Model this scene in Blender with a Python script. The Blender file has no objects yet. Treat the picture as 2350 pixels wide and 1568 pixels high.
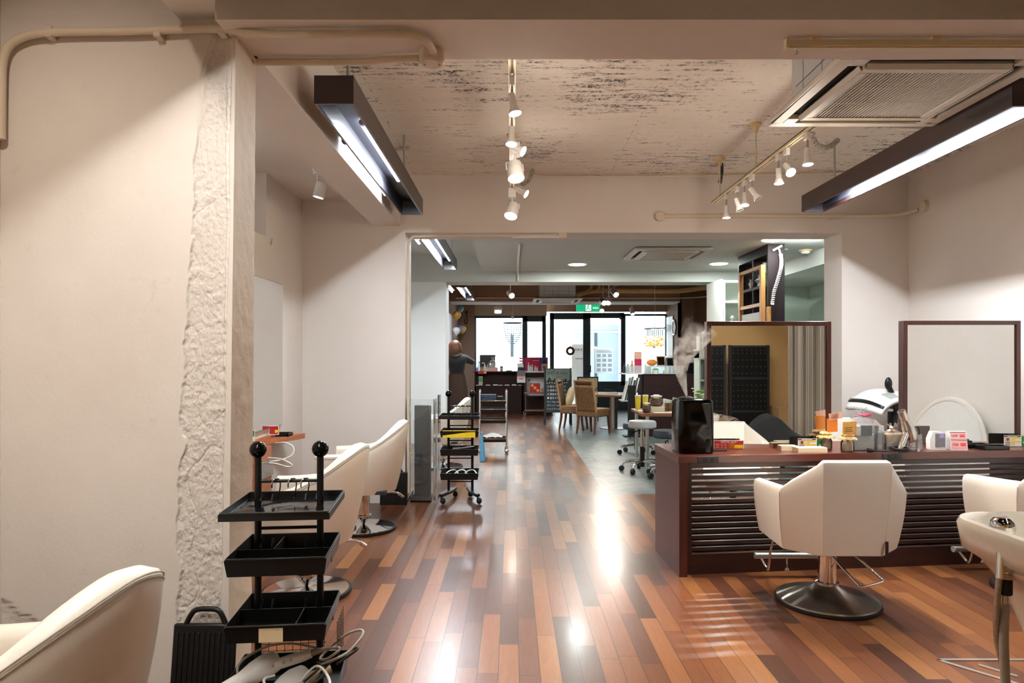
import bpy, bmesh, math, random
from mathutils import Vector, Matrix, noise
random.seed(11)
S = bpy.context.scene
COL = S.collection
R = math.radians
PI = math.pi

# ------------------------------------------------------------------ camera
EYE, FPX, CX, HY = 1.35, 2350 * 24 / 36, 1175.0, 822.0
cd = bpy.data.cameras.new('camera')
cd.lens = 24; cd.sensor_width = 36; cd.clip_start = .05; cd.clip_end = 300
cd.shift_y = 38 / 2350
cam = bpy.data.objects.new('camera', cd); COL.objects.link(cam)
cam.location = (0, 0, EYE); cam.rotation_euler = (R(90), 0, 0)
S.camera = cam

def at(px, py, Y):
    """the point at distance Y that the photograph shows at (px, py)"""
    return Vector(((px - CX) * Y / FPX, Y, EYE - (py - HY) * Y / FPX))

# ------------------------------------------------------------------ world, exposure
w = bpy.data.worlds.new('overcast_sky'); S.world = w; w.use_nodes = True
bg = w.node_tree.nodes['Background']
bg.inputs[0].default_value = (.97, .99, 1, 1); bg.inputs[1].default_value = 8.0
S.view_settings.view_transform = 'Standard'; S.view_settings.look = 'None'
S.view_settings.exposure = 0.45; S.view_settings.gamma = 1; S.view_settings.use_curve_mapping = False
S.cycles.use_denoising = True
S.cycles.max_bounces = 8; S.cycles.diffuse_bounces = 4; S.cycles.glossy_bounces = 4
S.cycles.transmission_bounces = 6; S.cycles.transparent_max_bounces = 16; S.cycles.volume_bounces = 1
S.cycles.sample_clamp_indirect = 6; S.cycles.caustics_reflective = False; S.cycles.caustics_refractive = False
S.cycles.use_light_tree = True; S.cycles.use_adaptive_sampling = True; S.cycles.adaptive_threshold = .02

TUBE_COOL, TUBE_WARM, SPOT = (.86, .93, 1.0), (1.0, .97, .92), (1.0, .87, .74)
TUBE_POWER, FRONT_POWER, SPOT_POWER, DOWN_POWER = 48, 48, 110, 14

def lamp(kind, name, loc, energy, color, target=None, size=.03, angle=70, blend=.4, sx=.2, sy=.2):
    d = bpy.data.lights.new(name, kind); d.energy = energy; d.color = color
    if kind == 'SPOT':
        d.spot_size = R(angle); d.spot_blend = blend; d.shadow_soft_size = size
    elif kind == 'POINT':
        d.shadow_soft_size = size
    elif kind == 'AREA':
        d.shape = 'RECTANGLE'; d.size = sx; d.size_y = sy
    o = bpy.data.objects.new(name, d); COL.objects.link(o); o.location = loc
    if target is not None:
        o.rotation_euler = (Vector(target) - Vector(loc)).to_track_quat('-Z', 'Y').to_euler()
    return o

# daylight comes in through the glass front: a portal helps sample the sky there
pt = lamp('AREA', 'shopfront_portal', (1.35, 18.0, 1.45), 1, (1, 1, 1), (1.35, 0, 1.45), sx=5.6, sy=2.6)
pt.data.cycles.is_portal = True

# ------------------------------------------------------------------ materials
def lin(h):
    h = h.lstrip('#')
    v = [int(h[i:i + 2], 16) / 255 for i in (0, 2, 4)]
    return tuple((x / 12.92 if x <= .04045 else ((x + .055) / 1.055) ** 2.4) for x in v) + (1,)

class NT:
    def __init__(self, m):
        m.use_nodes = True; self.t = m.node_tree; self.n = self.t.nodes
        self.p = self.n['Principled BSDF']; self.out = self.n['Material Output']
    def new(self, typ, **kw):
        x = self.n.new(typ)
        for k, v in kw.items():
            setattr(x, k, v)
        return x
    def link(self, a, b): self.t.links.new(a, b)
    def math(self, op, a, b=None, c=None):
        x = self.new('ShaderNodeMath', operation=op)
        for i, v in enumerate((a, b, c)):
            if v is None: continue
            if isinstance(v, (int, float)): x.inputs[i].default_value = v
            else: self.link(v, x.inputs[i])
        return x.outputs[0]
    def coords(self, scale=(1, 1, 1), kind='Object'):
        tc = self.new('ShaderNodeTexCoord'); mp = self.new('ShaderNodeMapping')
        mp.inputs['Scale'].default_value = scale
        self.link(tc.outputs[kind], mp.inputs[0]); return mp.outputs[0]
    def noise(self, vec, scale, detail=4, rough=.55, dist=0):
        x = self.new('ShaderNodeTexNoise'); x.inputs['Scale'].default_value = scale
        x.inputs['Detail'].default_value = detail; x.inputs['Roughness'].default_value = rough
        x.inputs['Distortion'].default_value = dist
        self.link(vec, x.inputs['Vector']); return x.outputs['Fac']
    def ramp(self, fac, stops, interp='LINEAR'):
        x = self.new('ShaderNodeValToRGB'); x.color_ramp.interpolation = interp
        e = x.color_ramp.elements
        while len(e) < len(stops): e.new(.5)
        for el, (p, c) in zip(e, stops):
            el.position = p; el.color = c if not isinstance(c, (int, float)) else (c, c, c, 1)
        self.link(fac, x.inputs[0]); return x.outputs[0]
    def mix(self, fac, a, b, mode='MIX'):
        x = self.new('ShaderNodeMix', data_type='RGBA', blend_type=mode)
        for i, v in ((0, fac), (6, a), (7, b)):
            if isinstance(v, (int, float)): x.inputs[i].default_value = v
            elif isinstance(v, tuple): x.inputs[i].default_value = v
            else: self.link(v, x.inputs[i])
        return x.outputs[2]
    def bump(self, h, strength=.3, dist=.01):
        x = self.new('ShaderNodeBump'); x.inputs['Strength'].default_value = strength
        x.inputs['Distance'].default_value = dist
        self.link(h, x.inputs['Height']); self.link(x.outputs[0], self.p.inputs['Normal'])

def mat(name, col, rough=.5, metal=0, var=.06, bump=0, scale=30, coat=0, sheen=0, emit=None, es=0, trans=0, alpha=1, ior=1.45, stretch=(1, 1, 1)):
    m = bpy.data.materials.new(name); t = NT(m); p = t.p
    c = lin(col)
    v = t.coords(stretch)
    n = t.noise(v, scale)
    dark = tuple(x * (1 - var) for x in c[:3]) + (1,)
    light = tuple(min(1, x * (1 + var)) for x in c[:3]) + (1,)
    t.link(t.ramp(n, [(.3, dark), (.7, light)]), p.inputs['Base Color'])
    p.inputs['Roughness'].default_value = rough; p.inputs['Metallic'].default_value = metal
    p.inputs['Coat Weight'].default_value = coat; p.inputs['Coat Roughness'].default_value = .08
    p.inputs['Sheen Weight'].default_value = sheen; p.inputs['IOR'].default_value = ior
    p.inputs['Transmission Weight'].default_value = trans; p.inputs['Alpha'].default_value = alpha
    if bump: t.bump(n, bump, .004)
    if emit:
        p.inputs['Emission Color'].default_value = emit if isinstance(emit, tuple) else lin(emit)
        p.inputs['Emission Strength'].default_value = es
    return m

def emitter(name, col, strength):
    m = bpy.data.materials.new(name); t = NT(m)
    e = t.new('ShaderNodeEmission'); e.inputs[0].default_value = tuple(col) + (1,); e.inputs[1].default_value = strength
    t.link(e.outputs[0], t.out.inputs[0]); t.n.remove(t.p); return m

def clear(name, tint=(1, 1, 1), gloss=.08, white=0):
    """thin clear sheet: lets light straight through, mirrors a little"""
    m = bpy.data.materials.new(name); t = NT(m)
    tr = t.new('ShaderNodeBsdfTransparent'); tr.inputs[0].default_value = tuple(tint) + (1,)
    gl = t.new('ShaderNodeBsdfGlossy'); gl.inputs[1].default_value = .03
    fr = t.new('ShaderNodeFresnel'); fr.inputs[0].default_value = 1.3
    k = t.math('ADD', fr.outputs[0], gloss)
    mx = t.new('ShaderNodeMixShader'); t.link(k, mx.inputs[0]); t.link(tr.outputs[0], mx.inputs[1]); t.link(gl.outputs[0], mx.inputs[2])
    last = mx.outputs[0]
    if white:
        df = t.new('ShaderNodeBsdfDiffuse'); df.inputs[0].default_value = (.9, .9, .9, 1)
        m2 = t.new('ShaderNodeMixShader'); m2.inputs[0].default_value = white
        t.link(last, m2.inputs[1]); t.link(df.outputs[0], m2.inputs[2]); last = m2.outputs[0]
    t.link(last, t.out.inputs[0]); t.n.remove(t.p); return m

def wood(name, dark, light, rough=.35, axis=0, scale=3.5, coat=.2):
    m = bpy.data.materials.new(name); t = NT(m)
    st = [14, 14, 14]; st[axis] = 1
    v = t.coords(tuple(st))
    n = t.noise(v, scale, 5, .6, .6)
    t.link(t.ramp(n, [(.25, lin(dark)), (.75, lin(light))]), t.p.inputs['Base Color'])
    t.p.inputs['Roughness'].default_value = rough; t.p.inputs['Coat Weight'].default_value = coat
    if not coat: t.p.inputs['Specular IOR Level'].default_value = .15
    t.p.inputs['Coat Roughness'].default_value = .15
    t.bump(n, .08, .002); return m

def plaster(name, col, stain=.05, bump=.25, scale=9, rough=.75):
    m = bpy.data.materials.new(name); t = NT(m)
    v = t.coords()
    a = t.noise(v, 1.3, 5, .6); b = t.noise(v, scale * 6, 3, .6)
    c = lin(col); d = tuple(x * (1 - stain * (1 + i * .5)) for i, x in enumerate(c[:3])) + (1,)
    t.link(t.ramp(a, [(.3, d), (.65, c)]), t.p.inputs['Base Color'])
    t.p.inputs['Roughness'].default_value = rough
    t.bump(b, bump, .003); return m

M = {}
M['wall'] = plaster('cream_wall_paint', '#e0d8d0')
M['wall_cool'] = plaster('white_wall_paint', '#e6e8e8', .03)
M['wall_green'] = plaster('pale_green_wall_paint', '#cfdcd2', .03)
M['wall_yellow'] = plaster('ochre_wall_paint', '#dfb67c', .03)
M['wall_brown'] = plaster('brown_wall_paint', '#8d705a', .05)
M['wall_pink'] = plaster('rose_brown_wall_paint', '#b39684', .05)
M['ceil_white'] = plaster('ceiling_paint', '#c9cbc6', .03)
M['column'] = plaster('old_plaster', '#ddd0bf', .10, .6, 6)

def m_rough_wall():
    m = bpy.data.materials.new('broken_plaster_wall'); t = NT(m)
    v = t.coords()
    a = t.noise(v, 1.1, 5, .6); b = t.noise(v, 60, 3, .6); d = t.noise(v, 7, 6, .7)
    base = t.ramp(a, [(.3, lin('#d5cbc1')), (.65, lin('#e1d9d0'))])
    col = t.mix(t.ramp(d, [(.62, 0), (.75, .25)]), base, lin('#a8957c'))
    t.link(col, t.p.inputs['Base Color']); t.p.inputs['Roughness'].default_value = .85
    at_ = t.new('ShaderNodeAttribute'); at_.attribute_name = 'rough'
    grit = t.math('ADD', t.noise(v, 130, 5, .7), t.math('MULTIPLY', t.noise(v, 38, 4, .65, .6), 1.6))
    t.bump(t.math('ADD', t.math('MULTIPLY', b, .25), t.math('MULTIPLY', grit, at_.outputs['Fac'])), .55, .006); return m
M['rough_wall'] = m_rough_wall()

def m_planks():
    m = bpy.data.materials.new('hardwood_planks'); t = NT(m)
    tc = t.new('ShaderNodeTexCoord'); sp = t.new('ShaderNodeSeparateXYZ')
    t.link(tc.outputs['Object'], sp.inputs[0]); X, Y = sp.outputs[0], sp.outputs[1]
    u = t.math('DIVIDE', t.math('ADD', X, 8.969), .09)
    iu = t.math('FLOOR', u); fu = t.math('SUBTRACT', u, iu)
    wn = t.new('ShaderNodeTexWhiteNoise', noise_dimensions='1D'); t.link(iu, wn.inputs['W'])
    ln = t.math('MULTIPLY_ADD', wn.outputs['Value'], .4, .5)
    w2 = t.new('ShaderNodeTexWhiteNoise', noise_dimensions='1D'); t.link(t.math('ADD', iu, 77.3), w2.inputs['W'])
    vv = t.math('DIVIDE', t.math('ADD', t.math('ADD', Y, 20), t.math('MULTIPLY', w2.outputs['Value'], 9)), ln)
    iv = t.math('FLOOR', vv); fv = t.math('SUBTRACT', vv, iv)
    cb = t.new('ShaderNodeCombineXYZ'); t.link(iu, cb.inputs[0]); t.link(iv, cb.inputs[1])
    w3 = t.new('ShaderNodeTexWhiteNoise', noise_dimensions='3D'); t.link(cb.outputs[0], w3.inputs['Vector'])
    tone = t.ramp(w3.outputs['Value'], [(0, lin('#4a2b1e')), (.18, lin('#5b3524')), (.42, lin('#6c4029')), (.7, lin('#7e4d2d')), (.9, lin('#8d5c36')), (1, lin('#99693d'))])
    mv = t.new('ShaderNodeVectorMath', operation='MULTIPLY'); t.link(tc.outputs['Object'], mv.inputs[0]); mv.inputs[1].default_value = (26, 2.2, 1)
    av = t.new('ShaderNodeVectorMath', operation='ADD'); t.link(mv.outputs[0], av.inputs[0])
    sc = t.new('ShaderNodeVectorMath', operation='SCALE'); t.link(w3.outputs['Color'], sc.inputs[0]); sc.inputs['Scale'].default_value = 30
    t.link(sc.outputs[0], av.inputs[1])
    gr = t.noise(av.outputs[0], 2.4, 6, .65, 1.2)
    col = t.mix(.6, tone, t.ramp(gr, [(.25, .36), (.7, .86)]), 'MULTIPLY')
    e1 = t.math('LESS_THAN', t.math('MINIMUM', fu, t.math('SUBTRACT', 1.0, fu)), .016)
    e2 = t.math('LESS_THAN', t.math('MINIMUM', fv, t.math('SUBTRACT', 1.0, fv)), .0022)
    edge = t.math('MAXIMUM', e1, e2)
    col = t.mix(edge, col, lin('#241008'))
    t.link(col, t.p.inputs['Base Color'])
    wear = t.noise(tc.outputs['Object'], 1.6, 6, .7)
    rr = t.new('ShaderNodeMapRange'); t.link(wear, rr.inputs[0])
    rr.inputs[1].default_value = .3; rr.inputs[2].default_value = .75; rr.inputs[3].default_value = .283; rr.inputs[4].default_value = .34
    t.link(rr.outputs[0], t.p.inputs['Roughness'])
    t.p.inputs['Coat Weight'].default_value = .12; t.p.inputs['Coat Roughness'].default_value = .14; t.p.inputs['Specular IOR Level'].default_value = .45
    hgt = t.math('SUBTRACT', t.math('MULTIPLY', gr, .12), edge)
    hgt = t.math('ADD', hgt, t.math('MULTIPLY', w3.outputs['Value'], .25))
    t.bump(hgt, .22, .0025); return m
M['planks'] = m_planks()

def m_concrete_floor():
    m = bpy.data.materials.new('polished_concrete'); t = NT(m)
    v = t.coords(); a = t.noise(v, 1.2, 6, .65); b = t.noise(v, 9, 5, .6)
    col = t.mix(.35, t.ramp(a, [(.3, lin('#5c6361')), (.7, lin('#828a86'))]), t.ramp(b, [(.3, .45), (.7, .8)]), 'MULTIPLY')
    vo = t.new('ShaderNodeTexVoronoi', feature='DISTANCE_TO_EDGE'); vo.inputs['Scale'].default_value = .55
    t.link(v, vo.inputs['Vector'])
    crack = t.math('LESS_THAN', vo.outputs['Distance'], .006)
    t.link(t.mix(crack, col, lin('#55585a')), t.p.inputs['Base Color'])
    t.link(t.ramp(b, [(.3, .29), (.75, .46)]), t.p.inputs['Roughness'])
    t.bump(a, .15, .01); return m
M['concrete'] = m_concrete_floor()

def m_old_ceiling():
    m = bpy.data.materials.new('board_marked_concrete'); t = NT(m)
    v = t.coords((1.2, 9, 1)); v2 = t.coords()
    streak = t.noise(v, 2.6, 8, .72, .3)
    area = t.noise(v2, 1.15, 4, .6)
    fine = t.noise(v2, 22, 6, .75)
    k = t.math('ADD', t.math('MULTIPLY', streak, .55), t.math('ADD', t.math('MULTIPLY', area, .45), t.math('MULTIPLY', fine, .28)))
    speck = t.noise(v2, 48, 4, .7, .4)
    dirt = t.math('MULTIPLY', t.ramp(k, [(.672, 0), (.74, 1)]), t.ramp(speck, [(.42, .12), (.56, 1)]))
    sp = t.new('ShaderNodeSeparateXYZ'); t.link(v2, sp.inputs[0])
    by = t.math('FRACT', t.math('DIVIDE', sp.outputs[1], .18)); bx = t.math('FRACT', t.math('DIVIDE', sp.outputs[0], .9))
    ly = t.math('LESS_THAN', by, .025); lx = t.math('LESS_THAN', bx, .008)
    base = t.ramp(area, [(.3, lin('#ded2c4')), (.7, lin('#efe6da'))])
    base = t.mix(t.math('MULTIPLY', t.math('MAXIMUM', ly, lx), t.ramp(fine, [(.5, 0), (.56, .7)])), base, lin('#6c5d52'))
    t.link(t.mix(dirt, base, lin('#463d38')), t.p.inputs['Base Color'])
    t.p.inputs['Roughness'].default_value = .9
    t.bump(t.math('SUBTRACT', fine, dirt), .5, .006); return m
M['old_ceiling'] = m_old_ceiling()

M['lamp_wood'] = wood('dark_lamp_wood', '#1d0d0b', '#2f1714', .4, 1)
M['lamp_inside'] = mat('lamp_inner_board', '#2b2a33', .4)
M['desk_wood'] = wood('mahogany_veneer', '#431b13', '#652d1f', .32, 0, 2.2, .3)
M['mirror_wood'] = wood('dark_mahogany_frame', '#2c120e', '#47201a', .35, 2, 2.2, .2)
M['cut_glass'] = clear('cut_glass', (.95, .96, .97), .28, .06)
M['desk_side'] = wood('mahogany_side', '#3f1a14', '#552620', .4, 2, 2.2)
M['slat_wood'] = wood('dark_slat_wood', '#24100c', '#3a1b14', .38, 0)
M['orange_wood'] = wood('cherry_veneer', '#9a5230', '#c27a4a', .4, 1, 2.2)
M['oak'] = wood('oak_wood', '#a06a35', '#c8924f', .45, 2)
M['brown_desk'] = wood('espresso_laminate', '#2a1a19', '#372322', .6, 0, 3.5, 0)
M['shelf_dark'] = wood('wenge_wood', '#171012', '#261b1f', .6, 2, 3.5, 0)
M['table_wood'] = wood('walnut_table', '#7c4a2c', '#9c6641', .38, 0)
M['pale_wood'] = wood('pale_box_wood', '#dccfa9', '#efe4c4', .55, 0, 2, 0)
M['tube'] = emitter('fluorescent_tube_light', TUBE_COOL, TUBE_POWER)
M['tube_bare'] = emitter('bare_tube_light', TUBE_COOL, 26)
M['tube_warm'] = emitter('warm_tube_light', TUBE_WARM, FRONT_POWER)
M['bulb'] = emitter('halogen_light', (1, .80, .52), 30)
M['bulb_big'] = emitter('spotlight_lens_light', (1, .93, .78), 22)
M['dome_glow'] = emitter('dome_light_glow', (.9, .97, .95), 1.2)
M['down'] = emitter('downlight_lens_light', (.93, 1, .97), DOWN_POWER)
M['white_leather'] = mat('white_leather', '#ece6dc', .42, 0, .02, .06, 160, .08)
M['white_leather2'] = mat('ivory_leather', '#ece4d6', .40, 0, .02, .06, 160, .08)
M['seam'] = mat('stitching_thread', '#a89f93', .7)
M['chrome'] = mat('chrome', '#e4e4e4', .08, 1, .02)
M['steel'] = mat('brushed_steel', '#b9b3aa', .28, 1, .08, .05, 90, stretch=(1, 1, 9))
M['gunmetal'] = mat('polished_gunmetal', '#b3ada3', .3, 1, .05)
M['alu'] = mat('satin_aluminium', '#c9c7c2', .35, 1, .03)
M['black_plastic'] = mat('black_plastic', '#0f0f0f', .38, 0, .15)
M['black_gloss'] = mat('gloss_black', '#060606', .12, 0, .1, ior=1.32)
M['black_rubber'] = mat('black_rubber', '#141414', .6, 0, .1)
M['black_metal'] = mat('black_painted_metal', '#101010', .42, .2, .1)
M['dark_grey'] = mat('dark_grey_plastic', '#2c2e30', .45)
M['frame_dark'] = mat('anthracite_frame', '#37424a', .4, .3)  # lightened to put the haze of lens flare into the frames
M['white_plastic'] = mat('white_plastic', '#ebe9e4', .35, 0, .02)
M['cream_plastic'] = mat('cream_plastic', '#d9cba8', .4, 0, .03)
M['grey_plastic'] = mat('grey_plastic', '#a7aaa6', .45)
M['yellowed'] = mat('yellowed_plastic', '#d8c08c', .45)
M['pipe'] = plaster('painted_conduit', '#d9cab4', .06, .1, 9, .55)
M['ac_white'] = mat('air_conditioner_white', '#d9d2c6', .45, 0, .03)
M['ac_metal'] = mat('galvanised_casing', '#c4c6c8', .45, .1, .05)
M['ac_dark'] = mat('vent_dark', '#1c1814', .8)
M['frosted_grey'] = clear('grey_print_sheet', (.78, .84, .88), .02, .15)
M['mirror'] = mat('mirror_silver', '#f2f4f2', .01, 1, .0)
M['ceramic'] = mat('glazed_ceramic', '#e2d9c9', .12, 0, .02, coat=.5)
M['glass'] = clear('window_glass', (.97, .99, .99), .01)
M['acrylic'] = clear('clear_acrylic', (.93, .96, .96), .03, .04)
M['cello'] = clear('cellophane', (.95, .95, .95), .10, .12)
M['frosted'] = clear('frosted_glass_sheet', (.86, .93, .92), .03, .35)
M['jar_glass'] = clear('jar_glass_sheet', (.95, .96, .95), .06, .05)
M['paper'] = mat('white_paper', '#f1efea', .7, 0, .02)
M['red'] = mat('red_print', '#b9202a', .5)
M['yellow'] = mat('yellow_print', '#f2d21e', .5)
M['green'] = mat('green_print', '#1e7a34', .5)
M['pink'] = mat('pink_print', '#f0a5a0', .5)
M['salmon'] = mat('salmon_card', '#eeb59b', .6)
M['orange'] = mat('orange_card', '#e98d3c', .6)
M['note'] = mat('amber_note', '#f3bd62', .6)
M['purple'] = mat('purple_card', '#b49ad6', .6)
M['ink'] = mat('dark_ink', '#2b2730', .6)
M['grey_print'] = mat('grey_print', '#77777a', .55)
M['kraft'] = mat('kraft_paper', '#caa672', .8, 0, .15, .3, 25)
M['cardboard'] = mat('brown_cardboard', '#c5a070', .8, 0, .04)
M['wicker'] = mat('woven_rattan', '#7b5a3c', .6, 0, .55, .8, 60)
M['wicker_light'] = mat('light_rattan', '#a98458', .6, 0, .45, .6, 60)
M['leg_wood'] = wood('brown_leg_wood', '#4a2415', '#6d3a22', .4, 2)
M['cushion'] = mat('cream_cotton', '#dfca9e', .9, 0, .05, .15, 40, sheen=.3)
M['chalk_board'] = mat('chalkboard_black', '#2e3638', .7, 0, .15, 0, 6)
M['chalk'] = mat('chalk_white', '#e6e8e4', .9)
M['chalk_area'] = mat('rubbed_chalk', '#7f8e88', .9, 0, .25, 0, 14)
M['silver_pink'] = mat('champagne_metal', '#d8d0c8', .18, .9, .02)
M['cable_white'] = mat('white_cable', '#e8e4dc', .5)
M['cable_grey'] = mat('grey_cable', '#a39c90', .6)
M['hose_metal'] = mat('braided_hose', '#b9b0a2', .3, 1, .25, .6, 220)
M['grey_leather'] = mat('pale_grey_vinyl', '#b9bcbc', .4)
M['slate_leather'] = mat('slate_vinyl', '#2d3a42', .35)
M['skin'] = mat('skin', '#d9a88a', .55, 0, .03)
M['hair'] = mat('brown_hair', '#5c3a24', .4, 0, .45, .5, 26, stretch=(6, 6, .5))
M['knit_black'] = mat('black_knit', '#0b0d10', .9, 0, .15, .3, 120, sheen=.3)
M['tweed'] = mat('brown_tweed', '#3b2a22', .95, 0, .5, .3, 160)
M['towel'] = mat('slate_towel', '#3e4853', .95, 0, .12, .4, 60)
M['cloth_black'] = mat('black_wool', '#0a0b0d', .95, 0, .2, .3, 40)
M['blanket'] = mat('taupe_blanket', '#6f5f4f', .95, 0, .12, .3, 40)
M['brown_leather'] = mat('brown_leather', '#3c2119', .4)
M['gold_bead'] = mat('amber_beads', '#c8921e', .2, .2, .4, emit=(1, .62, .12, 1), es=.45)
M['crystal'] = clear('crystal_beads', (.95, .97, .98), .18, .45)
M['street'] = mat('asphalt', '#8d9194', .9)
M['building'] = mat('white_facade', '#f3f3f0', .8, 0, .03)
M['building_grey'] = mat('grey_facade', '#8b9ba6', .8, 0, .05)
M['exit_green'] = mat('exit_green', '#0f9d6b', .4, emit=lin('#14b47c'), es=.7)
M['exit_white'] = mat('exit_white', '#ffffff', .4, emit=(1, 1, 1, 1), es=.9)
for nm, hx in (('ball_blue', '#86bede'), ('ball_gold', '#c8932f'), ('ball_white', '#e6e6e6'), ('ball_violet', '#ab8fd0'), ('ball_yellow', '#efe02f')):
    M[nm] = mat(nm.replace('ball_', 'balloon_'), hx, .3, 0, .02, coat=.3)
M['magenta'] = mat('magenta_poster', '#cc1f55', .5, 0, .3, 0, 5)
M['violet'] = mat('violet_poster', '#5d3a86', .5, 0, .2, 0, 5)
M['leaf'] = mat('leaf_green', '#5c9a3a', .6)
M['amber'] = mat('amber_contents', '#6d3413', .35, 0, .7, .5, 70)
M['beer'] = mat('yellow_candle', '#f2dc40', .3)
M['teal_book'] = mat('teal_cover', '#5a96a0', .5)
M['blue_bag'] = mat('blue_film', '#5fa9d2', .4)

def m_backlit():
    m = bpy.data.materials.new('translucent_paper'); t = NT(m)
    a = t.new('ShaderNodeBsdfTranslucent'); a.inputs[0].default_value = (.9, .93, .96, 1)
    d = t.new('ShaderNodeBsdfDiffuse'); d.inputs[0].default_value = (.9, .9, .9, 1)
    x = t.new('ShaderNodeMixShader'); x.inputs[0].default_value = .4
    t.link(a.outputs[0], x.inputs[1]); t.link(d.outputs[0], x.inputs[2]); t.link(x.outputs[0], t.out.inputs[0]); t.n.remove(t.p); return m
M['backlit'] = m_backlit()
M['film'] = mat('crinkled_black_film', '#0b0c0e', .12, 0, .2, .9, 7)

# ------------------------------------------------------------------ mesh builder
class MB:
    def __init__(self): self.bm = bmesh.new()
    def box(self, x0, x1, y0, y1, z0, z1, mtx=None):
        v = [self.bm.verts.new((x, y, z)) for x in (x0, x1) for y in (y0, y1) for z in (z0, z1)]
        if mtx is not None:
            for q in v: q.co = mtx @ q.co
        for f in ((0, 1, 3, 2), (4, 6, 7, 5), (0, 4, 5, 1), (2, 3, 7, 6), (0, 2, 6, 4), (1, 5, 7, 3)):
            self.bm.faces.new([v[i] for i in f])
        return self
    def cbox(self, c, s, rot=(0, 0, 0)):
        m = Matrix.Translation(c) @ (Matrix.Rotation(rot[2], 4, 'Z') @ Matrix.Rotation(rot[1], 4, 'Y') @ Matrix.Rotation(rot[0], 4, 'X'))
        return self.box(-s[0] / 2, s[0] / 2, -s[1] / 2, s[1] / 2, -s[2] / 2, s[2] / 2, m)
    def _loft(self, rings, close=True, cap=True):
        vs = [[self.bm.verts.new(p) for p in r] for r in rings]
        n = len(vs[0])
        for a, b in zip(vs, vs[1:]):
            for i in range(n if close else n - 1):
                j = (i + 1) % n
                self.bm.faces.new((a[i], a[j], b[j], b[i]))
        if cap and close:
            self.bm.faces.new(list(reversed(vs[0]))); self.bm.faces.new(vs[-1])
        return vs
    def cyl(self, p, q, r, r2=None, n=16):
        p, q = Vector(p), Vector(q); r2 = r if r2 is None else r2
        d = (q - p).normalized(); a = d.orthogonal().normalized(); b = d.cross(a)
        self._loft([[c + (a * math.cos(2 * PI * i / n) + b * math.sin(2 * PI * i / n)) * rr for i in range(n)] for c, rr in ((p, r), (q, r2))])
        return self
    def tube(self, pts, r, n=8, radii=None, closed=False):
        pts = [Vector(p) for p in pts]; rings = []
        a = None
        for i, p in enumerate(pts):
            if closed: d = pts[(i + 1) % len(pts)] - pts[i - 1]
            else: d = pts[min(i + 1, len(pts) - 1)] - pts[max(i - 1, 0)]
            d.normalize()
            if a is None: a = d.orthogonal().normalized()
            a = (a - d * a.dot(d))
            if a.length < 1e-6: a = d.orthogonal()
            a.normalize(); b = d.cross(a)
            rr = radii[i] if radii else r
            rings.append([p + (a * math.cos(2 * PI * k / n) + b * math.sin(2 * PI * k / n)) * rr for k in range(n)])
        if closed: rings.append(rings[0])
        self._loft(rings, cap=not closed); return self
    def lathe(self, prof, c=(0, 0, 0), n=28, mtx=None, sx=1, sy=1):
        rings = []
        for r, z in prof:
            r = max(r, 1e-5)
            ring = [Vector((c[0] + r * sx * math.cos(2 * PI * i / n), c[1] + r * sy * math.sin(2 * PI * i / n), c[2] + z)) for i in range(n)]
            if mtx is not None: ring = [mtx @ p for p in ring]
            rings.append(ring)
        self._loft(rings); return self
    def ball(self, c, r, n=16, s=(1, 1, 1)):
        prof = [(math.sin(PI * i / n), -math.cos(PI * i / n)) for i in range(n + 1)]
        m = Matrix.Translation(c) @ Matrix.Diagonal((r * s[0], r * s[1], r * s[2], 1))
        return self.lathe(prof, n=2 * n, mtx=m)
    def prism(self, poly, z0, z1, mtx=None):
        rings = [[Vector((x, y, z)) for x, y in poly] for z in (z0, z1)]
        if mtx is not None: rings = [[mtx @ p for p in r] for r in rings]
        self._loft(rings); return self
    def rings(self, rings, cap=True):
        self._loft([[Vector(p) for p in r] for r in rings], cap=cap); return self
    def grid(self, f, nu, nv):
        v = [[self.bm.verts.new(f(i / nu, j / nv)) for j in range(nv + 1)] for i in range(nu + 1)]
        for i in range(nu):
            for j in range(nv):
                self.bm.faces.new((v[i][j], v[i + 1][j], v[i + 1][j + 1], v[i][j + 1]))
        return self
    def T(self, m):
        for v in self.bm.verts: v.co = m @ v.co
        return self
    def build(self, name, m, parent=None, bevel=0, seg=2, ang=38, sub=0, solid=0, loc=None):
        bmesh.ops.remove_doubles(self.bm, verts=self.bm.verts, dist=2e-5)
        bmesh.ops.recalc_face_normals(self.bm, faces=self.bm.faces)
        me = bpy.data.meshes.new(name); self.bm.to_mesh(me); self.bm.free()
        me.materials.append(M[m] if isinstance(m, str) else m)
        me.polygons.foreach_set('use_smooth', [True] * len(me.polygons))
        me.set_sharp_from_angle(angle=R(ang))
        o = bpy.data.objects.new(name, me); COL.objects.link(o)
        if parent is not None: o.parent = parent
        if loc is not None: o.location = loc
        if solid:
            k = o.modifiers.new('thickness', 'SOLIDIFY'); k.thickness = solid; k.offset = 0
        if bevel:
            k = o.modifiers.new('edge', 'BEVEL'); k.width = bevel; k.segments = seg; k.limit_method = 'ANGLE'; k.angle_limit = R(30)
        if sub:
            k = o.modifiers.new('smooth', 'SUBSURF'); k.levels = sub; k.render_levels = sub
        return o

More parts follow.
